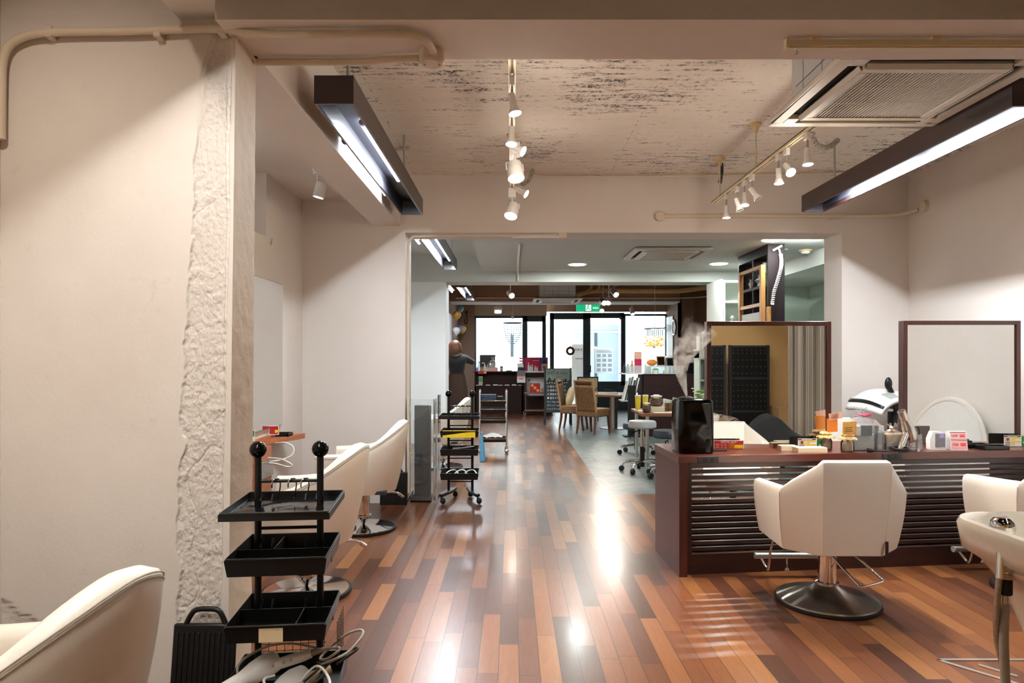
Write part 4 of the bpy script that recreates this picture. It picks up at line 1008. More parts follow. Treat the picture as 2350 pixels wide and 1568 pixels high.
for u in (.115, 1.34):
    x0, y0 = dk(u, -.006); x1, y1 = dk(u + .135, -.006)
    q = MB().prism([(x0, y0 - .006), (x1, y1 - .006), (x1, y1 + .001), (x0, y0 + .001)], DZ - .045, DZ - .007).build('power_outlet', 'dark_grey', o, bevel=.0015)
    for t in (.36, .68):
        xx, yy = x0 + (x1 - x0) * t, y0 + (y1 - y0) * t
        MB().cbox((xx, yy - .0065, DZ - .026), (.026, .002, .022), (0, 0, DA)).build('socket', 'black_plastic', q)
# framed mirrors
def desk_mirror(label, x0, x1, y, ztop):
    m = thing('framed_mirror', label, 'mirror', ((x0 + x1) / 2, y, DZ), group='mahogany framed desk mirrors')
    h = (x1 - x0) / 2; H = ztop - DZ; f = .029
    MB().box(-h, -h + f, -.012, .05, 0, H).box(h - f, h, -.012, .05, 0, H).box(-h + f, h - f, -.012, .05, H - f, H).build('frame', 'mirror_wood', m, bevel=.002)
    MB().box(-h + f, h - f, .004, .034, 0, H - f).build('core', 'slat_wood', m)
    MB().box(-h + f, h - f, .0, .004, .0, H - f).build('mirror_glass', 'mirror', m)
    MB().box(-h + f, h - f, .034, .038, .0, H - f).build('mirror_glass', 'mirror', m)
    return m
desk_mirror('left framed mirror on the mahogany desk, beside the humidifier', 1.29, 2.114, 4.53, 1.593)
desk_mirror('right framed mirror on the mahogany desk', 2.688, 3.495, 4.70, 1.607)

# ---------------------------------------------------------------- humidifier and steam
hx, hy = 1.160, 4.40
o = thing('humidifier', 'gloss black humidifier at the left end of the desk', 'humidifier', (hx, hy, DZ))
pl = []
for (cx_, cy_, a0) in ((.085, -.085, -90), (.085, .085, 0), (-.065, .085, 90), (-.065, -.085, 180)):
    rr = .028 if cx_ > 0 else .045
    for k in range(6):
        an = R(a0 + k * 18); pl.append((cx_ + rr * math.cos(an) - (0 if cx_ > 0 else 0), cy_ + rr * math.sin(an)))
sc = lambda q, s: [(x * s, y * s) for x, y in q]
MB().rings([[Vector((x, y, z)) for x, y in sc(pl, s)] for z, s in ((0, .95), (.012, 1.0), (.20, 1.0), (.32, .97), (.336, .94), (.338, .90))]).build('body', 'black_gloss', o)
MB().cbox((.012, -.1135, .215), (.15, .004, .205)).build('water_tank_window', 'dark_grey', o, bevel=.002)
MB().cbox((.012, -.1150, .165), (.15, .003, .002)).build('tank_line', 'black_gloss', o)
MB().cbox((.012, -.1145, .050), (.15, .004, .085)).build('front_panel', 'black_gloss', o, bevel=.002)
MB().lathe([(0, .338), (.05, .338), (.052, .344), (.03, .354), (.018, .358), (.016, .350), (0, .350)], (-.035, 0, 0)).build('steam_nozzle', 'black_plastic', o)
m = bpy.data.materials.new('steam'); t = NT(m); t.n.remove(t.p)
pv = t.new('ShaderNodeVolumePrincipled'); pv.inputs['Color'].default_value = (1, 1, 1, 1)
v = t.coords(); n1 = t.noise(v, 9, 5, .6, 1.4)
sp = t.new('ShaderNodeSeparateXYZ'); t.link(v, sp.inputs[0])
fall = t.new('ShaderNodeMapRange'); t.link(sp.outputs[2], fall.inputs[0])
for i, val in enumerate((0, .46, 1.0, .10)): fall.inputs[i + 1].default_value = val
thr = t.new('ShaderNodeMapRange'); t.link(sp.outputs[2], thr.inputs[0])
for i, val in enumerate((0, .46, .30, .50)): thr.inputs[i + 1].default_value = val
dens = t.math('MULTIPLY', t.math('MAXIMUM', t.math('SUBTRACT', n1, thr.outputs[0]), 0.0), t.math('MULTIPLY', fall.outputs[0], 230.0))
t.link(dens, pv.inputs['Density']); t.link(pv.outputs[0], t.out.inputs['Volume']); M['steam'] = m
pts = smooth([(0, 0, 0), (-.015, 0, .06), (-.032, 0, .13), (-.035, 0, .20), (-.02, .0, .27), (.02, 0, .34), (.06, 0, .40), (.10, 0, .46)], 3)
rad = [.007 + .115 * (i / (len(pts) - 1)) ** 1.15 for i in range(len(pts))]
st = MB().tube(pts, 0, 14, radii=rad).build('steam_plume', 'steam', loc=(hx - .035, hy, DZ + .357)); tag(st, 'white steam rising from the humidifier nozzle', 'steam', kind='stuff')
tag(MB().cbox((1.345, 4.43, DZ + .004), (.085, .045, .008), (0, 0, .05)).build('remote_control', 'black_plastic', bevel=.002), 'flat black remote lying beside the humidifier', 'remote')

# ---------------------------------------------------------------- cards and boxes on the desk
def card(label, x, y, w, h, rz, name='card_stand', cat='sign', base='paper', dep=.018):
    o = thing(name, label, cat, (x, y, DZ), rz)
    MB().box(-w / 2, w / 2, 0, .003, 0, h).box(-w / 2, w / 2, .003, dep + .02, 0, .002).build('holder', 'acrylic', o)
    MB().box(-w / 2 + .003, w / 2 - .003, -.0012, 0, .003, h - .002).build('card', base, o)
    return o
o = card('red winter sale card in front of the left mirror', 1.424, 4.485, .205, .064, 0)
MB().box(-.095, .095, -.0022, -.0012, .006, .058).build('red_panel', 'red', o)
MB().box(.036, .092, -.0030, -.0022, .010, .032).build('yellow_patch', 'yellow', o)
write('WINTER SALE !', .0165, up(0, -.0026, .0445), 'paper', o, align='CENTER')
for i, tx in enumerate(('5 %OFF', '1 0 %OFF', '1 5 %OFF')): write(tx, .0115, up(.034, -.0026, .0335 - i * .0115), 'yellow', o, align='RIGHT')
for i in range(3):
    for x0, x1 in ((-.088, -.062), (-.054, -.038), (-.031, -.016)): MB().box(x0, x1, -.003, -.0022, .0345 - i * .0115, .0385 - i * .0115).build('text_line', 'salmon', o)
def info_card(label, x, y, rz):
    o = card(label, x, y, .20, .078, rz)
    MB().box(-.096, .02, -.0022, -.0012, .066, .074).build('grey_strip', 'ink', o)
    MB().box(-.075, -.005, -.003, -.0022, .0685, .0715).build('text_line', 'paper', o)
    MB().box(.026, .096, -.0022, -.0012, .004, .074).build('green_panel', 'green', o)
    for z, x1 in ((.056, .02), (.045, -.02), (.034, .018), (.023, -.022), (.012, -.022)): MB().box(-.046, x1, -.0022, -.0012, z, z + .007).build('yellow_strip', 'yellow', o)
    MB().box(-.092, -.052, -.0022, -.0012, .034, .062).build('photo_panel', 'salmon', o)
    MB().box(-.08, -.064, -.003, -.0022, .042, .060).build('portrait_patch', 'leg_wood', o)
    for z in (.024, .012): MB().box(-.09, -.054, -.0022, -.0012, z, z + .007).build('text_strip', 'grey_print', o)
    MB().box(.04, .085, -.003, -.0022, .066, .069).build('text_line', 'yellow', o)
    MB().cyl((.045, -.003, .03), (.045, -.0022, .03), .009, n=12).build('badge', 'paper', o)
    return o
info_card('yellow and green info card behind the pale wooden boxes', 1.965, 4.46, 0)
info_card('yellow and green info card at the right end of the desk', 3.43, 4.63, R(3))
def pale_box(label, x, y, w, d, h, rz):
    o = thing('wooden_box', label, 'box', (x, y, DZ), rz, group='pale wooden boxes')
    MB().box(-w / 2, w / 2, -d / 2, d / 2, 0, h).build('body', 'pale_wood', o, bevel=.001)
    MB().box(-w / 2 + .008, w / 2 - .008, -d / 2 + .008, d / 2 - .008, h, h + .001).build('lid', 'pale_wood', o)
    return o
pale_box('pale wooden box in front, before the info card', 1.905, 4.37, .19, .085, .032, R(3))
pale_box('smaller pale wooden box behind the front one', 1.80, 4.46, .11, .07, .032, 0)
def wrapped_jar(label, x, y, notes):
    o = thing('wrapped_jar', label, 'jar', (x, y, DZ))
    MB().lathe([(0, 0), (.036, 0), (.041, .01), (.041, .06), (.03, .082), (.03, .10), (.028, .10), (.028, .08), (.038, .058), (.038, .012), (0, .006)]).build('glass', 'jar_glass', o)
    MB().lathe([(0, .007), (.035, .007), (.036, .02), (.022, .05), (0, .055)]).build('contents', 'kraft', o)
    MB().cbox((.006, -.02, .05), (.022, .004, .07), (0, R(-28), 0)).build('label_strip', 'salmon', o)
    b = MB(); nn = 26
    r2 = [[Vector((math.cos(2 * PI * i / nn) * (rr + (wv * (.5 + .5 * math.sin(i * 2.6))) ), math.sin(2 * PI * i / nn) * (rr + wv * (.5 + .5 * math.sin(i * 2.6))), z + zz * math.sin(i * 1.9))) for i in range(nn)] for rr, z, wv, zz in ((.052, .082, .014, .006), (.032, .098, .003, 0), (.036, .108, .004, .003), (.030, .118, .003, .002), (.004, .121, 0, 0))]
    b.rings(r2, cap=False).build('paper_cover', 'kraft', o, solid=.001)
    MB().tube([(.0325 * math.cos(2 * PI * i / 16), .0325 * math.sin(2 * PI * i / 16), .098) for i in range(16)], .0015, 6, closed=True).build('string', 'wicker_light', o)
    for (mm, w, h, p, rot, txt) in notes:
        nt = MB().cbox(p, (w, .0015, h), rot).build('note_card', mm, o)
        if txt:
            for k in range(5):
                MB().cbox((p[0] - .004, p[1] - .002, p[2] + h * .32 - k * h * .15), (w * (.62 - .1 * (k % 2)), .001, h * .035), rot).build('handwriting', 'ink', nt)
    return o
wrapped_jar('paper covered jar with an amber note card', 2.155, 4.385, [('note', .085, .082, (-.012, -.046, .158), (R(10), R(-4), R(2)), True), ('orange', .085, .085, (-.006, -.040, .156), (R(10), R(-2), 0), False)])
wrapped_jar('paper covered jar behind, with an orange and a pink card', 2.055, 4.475, [('orange', .07, .09, (.03, -.03, .165), (R(5), R(-3), 0), False), ('salmon', .085, .045, (.045, -.042, .225), (R(5), R(-10), 0), True)])
o = thing('acrylic_display_box', 'grey acrylic display box with leaflets and a cellophane bow on the desk', 'display box', (2.285, 4.455, DZ))
MB().box(-.075, .075, -.05, .05, 0, .17).build('case', 'acrylic', o)
MB().box(-.07, .07, -.02, .045, .004, .105).build('inner_carton', 'wall_cool', o)
MB().box(-.02, .05, -.03, -.022, .1, .168).build('leaflet', 'grey_print', o)
MB().box(-.07, -.025, -.035, .0, .1, .16).build('side_leaflet', 'paper', o)
MB().box(.07, .12, -.045, .02, .0, .165).build('cellophane_pack', 'cello', o)
MB().box(.075, .115, -.03, .015, .004, .12).build('pack_contents', 'ac_metal', o)
MB().box(.08, .112, -.033, -.03, .012, .04).build('pack_label', 'paper', o)
MB().rings([[Vector((x * s, y * s, z)) for x, y in ((-.08, -.05), (0, -.062), (.10, -.05), (.10, .05), (0, .06), (-.08, .05))] for z, s in ((.165, 1.0), (.20, .72), (.222, .25), (.232, .14))], cap=False).build('cellophane_wrap', 'cello', o)
b = MB()
for i in range(9):
    an = i * .7; b.grid(lambda u, v, an=an: (math.cos(an) * (.012 + .05 * u * (.5 + .1 * (i % 4))) + .012 * (v - .5), math.sin(an) * (.01 + .03 * u), .232 + .055 * u * (.6 + .12 * (i % 4)) + .006 * math.sin(9 * u + i)), 5, 2)
b.build('cellophane_tuft', 'cello', o)
MB().tube(smooth([(-.06, -.02, .222), (-.03, -.02, .228), (0, -.016, .228), (.035, -.02, .236), (.045, -.02, .228), (.0, -.018, .224)], 4), .0045, 6).build('bow', 'magenta', o)
o = thing('gift_card', 'lilac card with lettering beside the acrylic display box', 'card', (2.405, 4.46, DZ), R(8)); MB().cbox((0, 0, .062), (.035, .003, .125), (0, R(-4), 0)).build('card', 'purple', o)
for k in range(8): MB().cbox((.004 * (-1) ** k - .001 * k + .002, -.0025, .110 - k * .0135), (.013, .001, .0045), (0, R(20 * (-1) ** k), 0)).build('handwriting', 'ink' if k % 3 else 'magenta', o)
tag(MB().cbox((2.43, 4.49, DZ + .05), (.03, .004, .10), (0, R(6), R(5))).build('gift_card', 'red'), 'narrow red card behind the lilac card', 'card')
o = thing('cellophane_bag', 'cellophane bag of brown sweets between lilac card and hair dryer', 'bag', (2.475, 4.44, DZ))
MB().rings([[Vector((x * s, y * s, z)) for x, y in ((-.06, -.035), (.06, -.035), (.06, .035), (-.06, .035))] for z, s in ((0, 1), (.06, 1.02), (.115, .95), (.128, .5), (.14, .2))], cap=False).build('wrap', 'cello', o)
MB().box(-.052, .052, -.028, .028, .002, .045).build('sweets', 'leg_wood', o, bevel=.01)
MB().box(-.05, .05, -.025, .025, .045, .11).build('biscuit', 'kraft', o, bevel=.006)
b = MB()
for i in range(8): an = i * .8; b.grid(lambda u, v, an=an: (math.cos(an) * .045 * u + .01 * (v - .5), math.sin(an) * .03 * u, .138 + .04 * u + .008 * math.sin(8 * u + an)), 4, 2)
b.build('tuft', 'cello', o)
MB().ball((-.02, -.02, .15), .012, 8).build('flower_tie', 'salmon', o)
# silver dryer standing in a crystal tumbler
o = thing('crystal_tumbler', 'cut crystal tumbler holding the champagne hair dryer', 'tumbler', (2.605, 4.43, DZ))
b = MB(); nn = 20
b.rings([[Vector((math.cos(2 * PI * i / nn) * r_ * (1 + .07 * ((i + j) % 2)), math.sin(2 * PI * i / nn) * r_ * (1 + .07 * ((i + j) % 2)), .012 * j)) for i in range(nn)] for j, r_ in enumerate((.046, .047, .048, .048, .047, .047, .046, .046, .045, .045))], cap=False).build('glass_wall', 'cut_glass', o, ang=5)
MB().lathe([(0, 0), (.045, 0), (.045, .012), (0, .012)]).build('glass_foot', 'cut_glass', o)
sd, h, _ = dryer('champagne silver hair dryer standing upside down on the desk', (2.555, 4.40, DZ + .145), (-.42, -.12, .90), (-.072, -.03, -.128), 'silver_pink', 'silver_pink', L=.215, r=.034)
MB().tube([Vector((.045 + .026 * math.cos(2 * PI * i / 20), -.01 + .01 * math.cos(2 * PI * i / 20), -.02 + .036 * math.sin(2 * PI * i / 20))) for i in range(20)], .004, 8, closed=True).build('hanging_ring', 'black_plastic', sd)
MB().tube([h, h * 1.12 + Vector((0, 0, -.0)), h + Vector((-.012, -.01, -.02))], .006, 8).build('cord_sleeve', 'black_rubber', sd)
e = sd.location + h
conduit([(e.x - .01, e.y - .01, DZ + .012)] + [(e.x + .055 * math.cos(i * 1.1) * (1 + .1 * math.sin(i)), e.y + .0 + .035 * math.sin(i * 1.1), DZ + .010 + .0022 * (i % 10)) for i in range(22)] + [(2.42, 4.36, DZ + .010), (2.36, 4.355, DZ + .008), (2.30, 4.35, DZ + .010)], .0042, 'black dryer cord coiled on the desk', 'cable', 'black_rubber', 'power_cable')
o = thing('power_plug', 'black power plug lying before the acrylic box', 'plug', (2.285, 4.35, DZ)); MB().tube([(-.02, 0, .014), (0, 0, .013), (.03, 0, .010)], 0, 10, radii=[.013, .013, .005]).build('body', 'black_plastic', o); MB().cbox((-.032, .004, .014), (.018, .002, .006)).cbox((-.032, -.006, .014), (.018, .002, .006)).build('prong', 'chrome', o)
# house shaped sign and U24 box
o = thing('leaflet_box', 'house shaped grey and white carton at the right mirror', 'carton', (2.795, 4.50, DZ), R(-8))
MB().rings([[Vector((x, y, z)) for x, z in ((-.048, 0), (.048, 0), (.05, .06), (.03, .115), (-.03, .12), (-.05, .07))] for y in (-.03, .03)]).build('body', 'paper', o)
MB().cbox((.012, -.0315, .082), (.06, .002, .05)).build('grey_front', 'grey_print', o); MB().cbox((.022, -.0325, .094), (.03, .002, .03)).build('picture', 'purple', o)
MB().cbox((.012, -.0315, .038), (.06, .002, .035)).build('grey_lower', 'grey_print', o)
o = thing('leaflet_box', 'pink U24 carton beside the house shaped one', 'carton', (2.925, 4.50, DZ), R(-4))
MB().rings([[Vector((x, y, z)) for y, z in ((-.04, 0), (.03, 0), (.03, .118), (-.012, .122), (-.028, .07))] for x in (-.05, .055)]).build('body', 'paper', o)
def face(y0, z0, y1, z1, w, x, mm, name, th=.0012): 
    return MB().rings([[Vector((xx, y0 - th, z0)), Vector((xx, y1 - th, z1)), Vector((xx, y1 - th * .2, z1)), Vector((xx, y0 - th * .2, z0))] for xx in (x - w / 2, x + w / 2)]).build(name, mm, o)
face(-.0385, .006, -.029, .064, .10, .0025, 'pink', 'pink_panel'); face(-.028, .072, -.0155, .112, .10, .0025, 'pink', 'pink_panel')
face(-.029, .064, -.0283, .067, .10, .0025, 'ink', 'black_line', .002); face(-.0155, .112, -.014, .116, .10, .0025, 'ink', 'black_line', .002)
for z, y in ((.030, -.0368), (.086, -.0260)):
    write('U24', .022, Matrix.Translation((-.040, y, z)) @ Matrix.Rotation(R(-12), 4, 'X') @ FRONT, 'ink', o)
    for dz, w_ in ((.012, .036), (.002, .030)): MB().cbox((.026, y - .0008 + .0, z + dz), (w_, .001, .005), (R(-12), 0, 0)).build('text_line', 'red', o)
for lab, x, y, rz in (('black tray box at the back, touching the mirror', 3.12, 4.60, R(4)), ('black tray box in front on the desk', 3.165, 4.50, R(4))):
    o = thing('tray_box', lab, 'tray', (x, y, DZ), rz, group='black tray boxes'); MB().box(-.085, .085, -.045, .045, 0, .008).box(-.085, .085, -.045, -.039, 0, .026).box(-.085, .085, .039, .045, 0, .026).box(-.085, -.079, -.045, .045, 0, .026).box(.079, .085, -.045, .045, 0, .026).build('tray_body', 'black_plastic', o)
o = thing('small_bottle', 'small clear bottle with green cap at the far right of the desk', 'bottle', (3.565, 4.72, DZ)); MB().lathe([(0, 0), (.022, 0), (.022, .05), (.012, .06), (0, .06)]).build('glass', 'jar_glass', o); MB().lathe([(0, .06), (.014, .06), (.014, .08), (0, .08)]).build('cap', 'green', o)

# ---------------------------------------------------------------- steamer behind the desk
o = thing('hair_steamer', 'white hooded hair steamer with black visor behind the desk', 'steamer', (3.17, 5.98, -.14), R(6))
def hood(u, v):
    th = R(18 + 118 * v); r = .225 + .10 * u
    return (.16 - r * math.cos(th) * .98, (u - .5) * .36, 1.0 + r * math.sin(th) * .78 - .05 + .02 * math.cos((u - .5) * PI))
C_ = [hood(.5, i / 14) for i in range(15)]
MB().grid(hood, 10, 18).build('hood', 'white_plastic', o, solid=.03)
MB().grid(lambda u, v: tuple(Vector(hood(u, .12 + .06 * v)) * 1.0 + Vector((-.012, 0, .012))), 10, 3).build('band', 'black_plastic', o, solid=.02)
MB().grid(lambda u, v: tuple(Vector((.16, 0, .95)) + (Vector(hood(u, .05 + .9 * v)) - Vector((.16, 0, .95))) * .88), 10, 14).build('lining', 'black_plastic', o, solid=.01)
MB().grid(lambda u, v: tuple(Vector((.16, 0, .95)) + (Vector(hood(.12 + .3 * u, .40 + .16 * v)) - Vector((.16, 0, .95))) * 1.065), 4, 4).build('control_label', 'grey_plastic', o, solid=.002)
MB().cyl((.16, 0, .2), (.16, 0, 1.02), .028, n=14).build('pole', 'black_metal', o)
MB().tube(smooth([(.175, -.03, .92), (.185, -.03, 1.05), (.165, -.03, 1.14), (.12, -.03, 1.24)], 5), .022, 10).build('arm', 'black_plastic', o)
MB().ball((.115, -.03, 1.265), .05, 12, (.65, .5, 1.15)).build('nozzle_head', 'black_plastic', o)
MB().cbox((.175, -.02, 1.08), (.07, .08, .07)).build('joint', 'black_plastic', o, bevel=.008)
MB().lathe([(0, .14), (.24, .14), (.22, .19), (.05, .21), (0, .21)], (.16, 0, 0)).build('base', 'dark_grey', o)
# ================================================================== wash basin at lower right
bx, by, bz = 1.79, 2.12, .80
o = thing('wash_basin', 'cream ceramic shampoo basin with chrome fittings at lower right', 'basin', (bx, by, 0))
def rr(hx_, hy_, r, z, cy=0, n=10):
    out = []
    for (sx, sy, a0) in ((1, -1, -90), (1, 1, 0), (-1, 1, 90), (-1, -1, 180)):
        for k in range(n):
            an = R(a0 + k * 90 / (n - 1)); out.append(Vector((sx * (hx_ - r) + r * math.cos(an), cy + sy * (hy_ - r) + r * math.sin(an), z)))
    return out
MB().rings([rr(.10, .12, .06, .0, .02), rr(.10, .12, .06, .25, .02), rr(.11, .14, .08, .42, .02), rr(.165, .23, .12, .60), rr(.205, .295, .14, .67), rr(.245, .335, .15, .70), rr(.255, .345, .15, bz - .02), rr(.248, .338, .15, bz - .003), rr(.225, .315, .14, bz),
            rr(.21, .30, .13, bz - .015), rr(.20, .285, .13, bz - .06), rr(.15, .21, .10, bz - .15), rr(.03, .04, .02, bz - .17)]).build('bowl', 'ceramic', o, ang=50)
MB().lathe([(0, 0), (.034, 0), (.037, .012), (.034, .03), (.022, .044), (0, .048)], (-.195, .10, bz - .012)).build('shower_head', 'chrome', o)
vx, vy = -.238, .045
MB().cyl((vx - .012, vy - .01, .655), (vx, vy, .735), .013, n=14).cyl((vx + .012, vy, .65), (vx + .02, vy + .01, .73), .018, n=14).lathe([(.018, 0), (.024, .004), (.024, .024), (.018, .028)], (vx + .012, vy, .675), n=8).lathe([(.018, 0), (.022, .004), (.022, .018), (.018, .022)], (vx + .012, vy, .648), n=8).build('valve', 'chrome', o)
MB().cyl((vx + .012, vy, .600), (vx + .012, vy, .650), .020, n=14).build('black_coupling', 'black_rubber', o, bevel=.003)
MB().cyl((vx + .012, vy, .572), (vx + .012, vy, .602), .014, n=14).build('ferrule', 'chrome', o)
MB().tube(smooth([(vx + .012, vy, .58), (vx + .008, vy, .46), (vx, vy - .02, .30), (vx - .015, vy - .06, .12), (vx - .03, vy - .10, .013)], 6), .0135, 12).build('grey_hose', 'cable_grey', o)
MB().tube(smooth([(vx - .014, vy - .01, .66), (vx - .016, vy - .005, .58), (vx, vy + .02, .46), (vx + .03, vy + .03, .34), (vx + .045, vy, .16), (vx + .07, vy - .06, .012)], 6), .0095, 10).build('braided_hose', 'hose_metal', o)
o = thing('floor_hatch', 'metal edged hatch let into the planks below the basin', 'floor hatch', (1.92, 2.95, 0))
b = MB(); 
for (x0, y0, x1, y1) in ((-.02, .10, .60, .10), (-.02, .10, .25, -.22), (.13, .05, .22, -.06)):
    L = math.hypot(x1 - x0, y1 - y0); b.cbox(((x0 + x1) / 2, (y0 + y1) / 2, .002), (L, .018, .004), (0, 0, math.atan2(y1 - y0, x1 - x0)))
b.build('edge_strip', 'alu', o)

# ================================================================== things the left mirror shows
o = thing('shampoo_chair', 'brown leather shampoo recliner beside the basin, seen in the mirror', 'chair', (2.62, 2.08, 0))
MB().box(-.3, .42, -.28, .28, .30, .46).build('seat', 'brown_leather', o, bevel=.05, seg=4)
MB().cbox((-.36, 0, .56), (.14, .54, .42), (0, R(-28), 0)).build('backrest', 'brown_leather', o, bevel=.05, seg=4)
MB().box(-.22, .32, -.22, .22, 0, .30).build('base', 'dark_grey', o)
def cloth(fn, name, m, label, cat, nu=26, nv=20): return tag(MB().grid(fn, nu, nv).build(name, m, solid=.012, sub=1), label, cat)
cloth(lambda u, v: (2.36 + .74 * u, 1.80 + .56 * v, .49 + .27 * math.exp(-((u - .36) / .30) ** 2) * math.sin(PI * min(1, max(0, v * .9 + .08))) + .025 * noise.noise((u * 5, v * 5, 1)) + .02), 'wool_coat', 'cloth_black', 'black wool coat heaped on the shampoo recliner', 'coat')
cloth(lambda u, v: (2.08 + .30 * u, 1.82 + .52 * v, .80 - .22 * abs(u - .35) ** 1.3 + .03 * noise.noise((u * 6, v * 3, 4)) - .05), 'blanket', 'blanket', 'taupe blanket over the head end of the shampoo recliner', 'blanket')
o = thing('folding_screen', 'black perforated folding screen before the ochre wall', 'screen', (3.23, -1.25, 0))
for x0, x1, rz in ((-.60, -.02, R(10)), (.06, .64, R(-3))):
    p = MB().box(x0, x1, -.02, .02, .03, 1.53).build('panel', 'black_metal', o); p.rotation_euler = (0, 0, rz * .3)
    f = MB().box(x0 - .015, x0 + .02, -.028, .028, 0, 1.545).box(x1 - .02, x1 + .015, -.028, .028, 0, 1.545)
    for z in (.03, .55, 1.05, 1.53): f.box(x0, x1, -.028, .028, z - .02, z + .01)
    f.build('frame', 'dark_grey', p)
    d = MB()
    for zz in (.62, .70, .78, .86, .94, 1.12, 1.22, 1.32, 1.42, 1.47):
        for i in range(8): d.cyl((x0 + .05 + i * (x1 - x0 - .1) / 7, .0195, zz), (x0 + .05 + i * (x1 - x0 - .1) / 7, .0215, zz), .0045, n=6)
    d.build('perforation', 'kraft', p)
o = thing('cardboard_box', 'upper cardboard carton beside the folding screen', 'carton', (4.14, -1.22, .34)); MB().box(-.2, .2, -.2, .2, 0, .28).build('body', 'cardboard', o, bevel=.004); MB().box(-.05, .05, .199, .202, .15, .18).build('hand_hole', 'leg_wood', o)
o = thing('cardboard_box', 'lower cardboard carton beside the folding screen', 'carton', (4.16, -1.22, 0)); MB().box(-.22, .22, -.2, .2, 0, .34).build('body', 'cardboard', o, bevel=.004)
m = bpy.data.materials.new('striped_curtain'); t = NT(m); v = t.coords((60, 1, .02)); n = t.noise(v, 1.2, 2, .6)
t.link(t.ramp(n, [(.35, lin('#6d6156')), (.5, lin('#9c8d7d')), (.62, lin('#c0b3a2'))]), t.p.inputs['Base Color']); t.p.inputs['Roughness'].default_value = .8; M['stripes'] = m
tag(MB().grid(lambda u, v: (3.24 + .8 * u, 1.05 + .02 * math.sin(u * 40), .03 + 2.5 * v), 80, 4).build('string_curtain', 'stripes', solid=.006), 'grey striped string curtain reflected at the right of the left mirror', 'curtain')
o = thing('curtain_track', 'slim track carrying the string curtain', 'curtain track', (3.64, 1.05, 2.53)); MB().box(-.45, .45, -.02, .02, 0, .03).cyl((-.3, 0, .03), (-.3, 0, .53), .006).cyl((.3, 0, .03), (.3, 0, .53), .006).build('rail', 'cream_plastic', o)
o = thing('reflector_disc', 'white oval padded disc leaning on the right wall, seen in the right mirror', 'disc', (RX - .27, 3.80, .0), 0)
mt = Matrix.Rotation(R(11), 4, 'Y') @ Matrix.Translation((0, 0, .53)) @ Matrix.Rotation(PI / 2, 4, 'Y')
MB().lathe([(0, -.01), (.49, -.012), (.49, .012), (0, .01)], mtx=mt, n=48, sy=1.0).build('panel', 'white_plastic', o)
MB().tube([mt @ Vector((.50 * math.cos(2 * PI * i / 48), .50 * math.sin(2 * PI * i / 48), 0)) for i in range(48)], .022, 8, closed=True).build('rim', 'white_leather', o)

# ================================================================== waiting area
def books(x0, x1, y, z, hs, ms, names, rz=0, dep=.14, along='X', group='books', cat='book', lean=0):
    n = len(hs); wd = (x1 - x0) / n
    for i in range(n):
        o = tag(MB().box(-wd * .46, wd * .46, 0, dep, 0, hs[i]).box(-wd * .46 - .0006, wd * .46 + .0006, -.0006, .004, hs[i] * .7, hs[i] * .82).build('book', ms[i % len(ms)]), names + ' (%s from left)' % ('first second third fourth fifth sixth seventh eighth'.split()[i]), cat, group)
        o.location = (x0 + wd * (i + .5), y, z); o.rotation_euler = (0, R(lean), rz)
def table_top(): pass
# walnut table with jars
TY, TZ = 8.45, .66
o = thing('side_table', 'walnut table with jars and candles behind the humidifier', 'table', (2.35, TY, 0))
MB().prism([(-.75, 0), (.5, 0), (.5, .9), (-.72, .9)], TZ - .035, TZ).build('tabletop', 'table_wood', o, bevel=.003)
for x in (-.66, .44):
    for y in (.08, .82): MB().cyl((x, y, 0), (x, y, TZ - .035), .022, n=12).build('leg', 'alu', o)
def jar(label, x, y, r, h):
    o = thing('glass_jar', label, 'jar', (x, y, TZ), group='jars of brown pieces')
    MB().lathe([(0, 0), (r * .7, 0), (r, h * .25), (r, h * .6), (r * .75, h * .82), (r * .75, h * .9), (r * .8, h * .9)]).build('glass', 'jar_glass', o)
    MB().lathe([(0, .004), (r * .66, .004), (r * .95, h * .25), (r * .95, h * .55), (r * .7, h * .75), (0, h * .75)]).build('contents', 'amber', o)
    MB().lathe([(0, h * .9), (r * .82, h * .9), (r * .82, h), (0, h)]).build('lid', 'white_plastic', o)
jar('small round jar of brown pieces at the table corner', 1.70, 8.62, .055, .125)
o = thing('pale_carton', 'cream block carrying the larger jar', 'carton', (1.87, 8.80, TZ)); MB().box(-.085, .085, -.06, .06, 0, .07).build('body', 'pale_wood', o, bevel=.002)
jar('larger jar of brown pieces standing on the cream block', 1.86, 8.80, .088, .135); bpy.context.scene.objects
for ob in [q for q in COL.objects if q.get('label', '').startswith('larger jar')]: ob.location.z = TZ + .07
for i, (x, y, lab) in enumerate(((1.66, 9.0, 'left'), (1.77, 9.06, 'middle'), (1.93, 9.12, 'right'))):
    o = thing('candle_glass', lab + ' tall glass of yellow wax on the walnut table', 'candle', (x, y, TZ), group='yellow candle glasses')
    MB().lathe([(0, 0), (.030, 0), (.031, .014), (0, .014)]).build('foot', 'paper', o); MB().lathe([(0, .014), (.031, .014), (.038, .18), (0, .18)]).build('wax', 'beer', o); MB().lathe([(0, .18), (.038, .18), (.040, .20), (0, .195)]).build('rim', 'paper', o)
o = thing('wicker_basket', 'brown wicker basket on the walnut table', 'basket', (2.16, 8.9, TZ)); MB().rings([rr(.15, .10, .04, 0), rr(.165, .11, .04, .11), rr(.155, .10, .04, .11), rr(.14, .09, .04, .01)]).build('body', 'wicker', o)
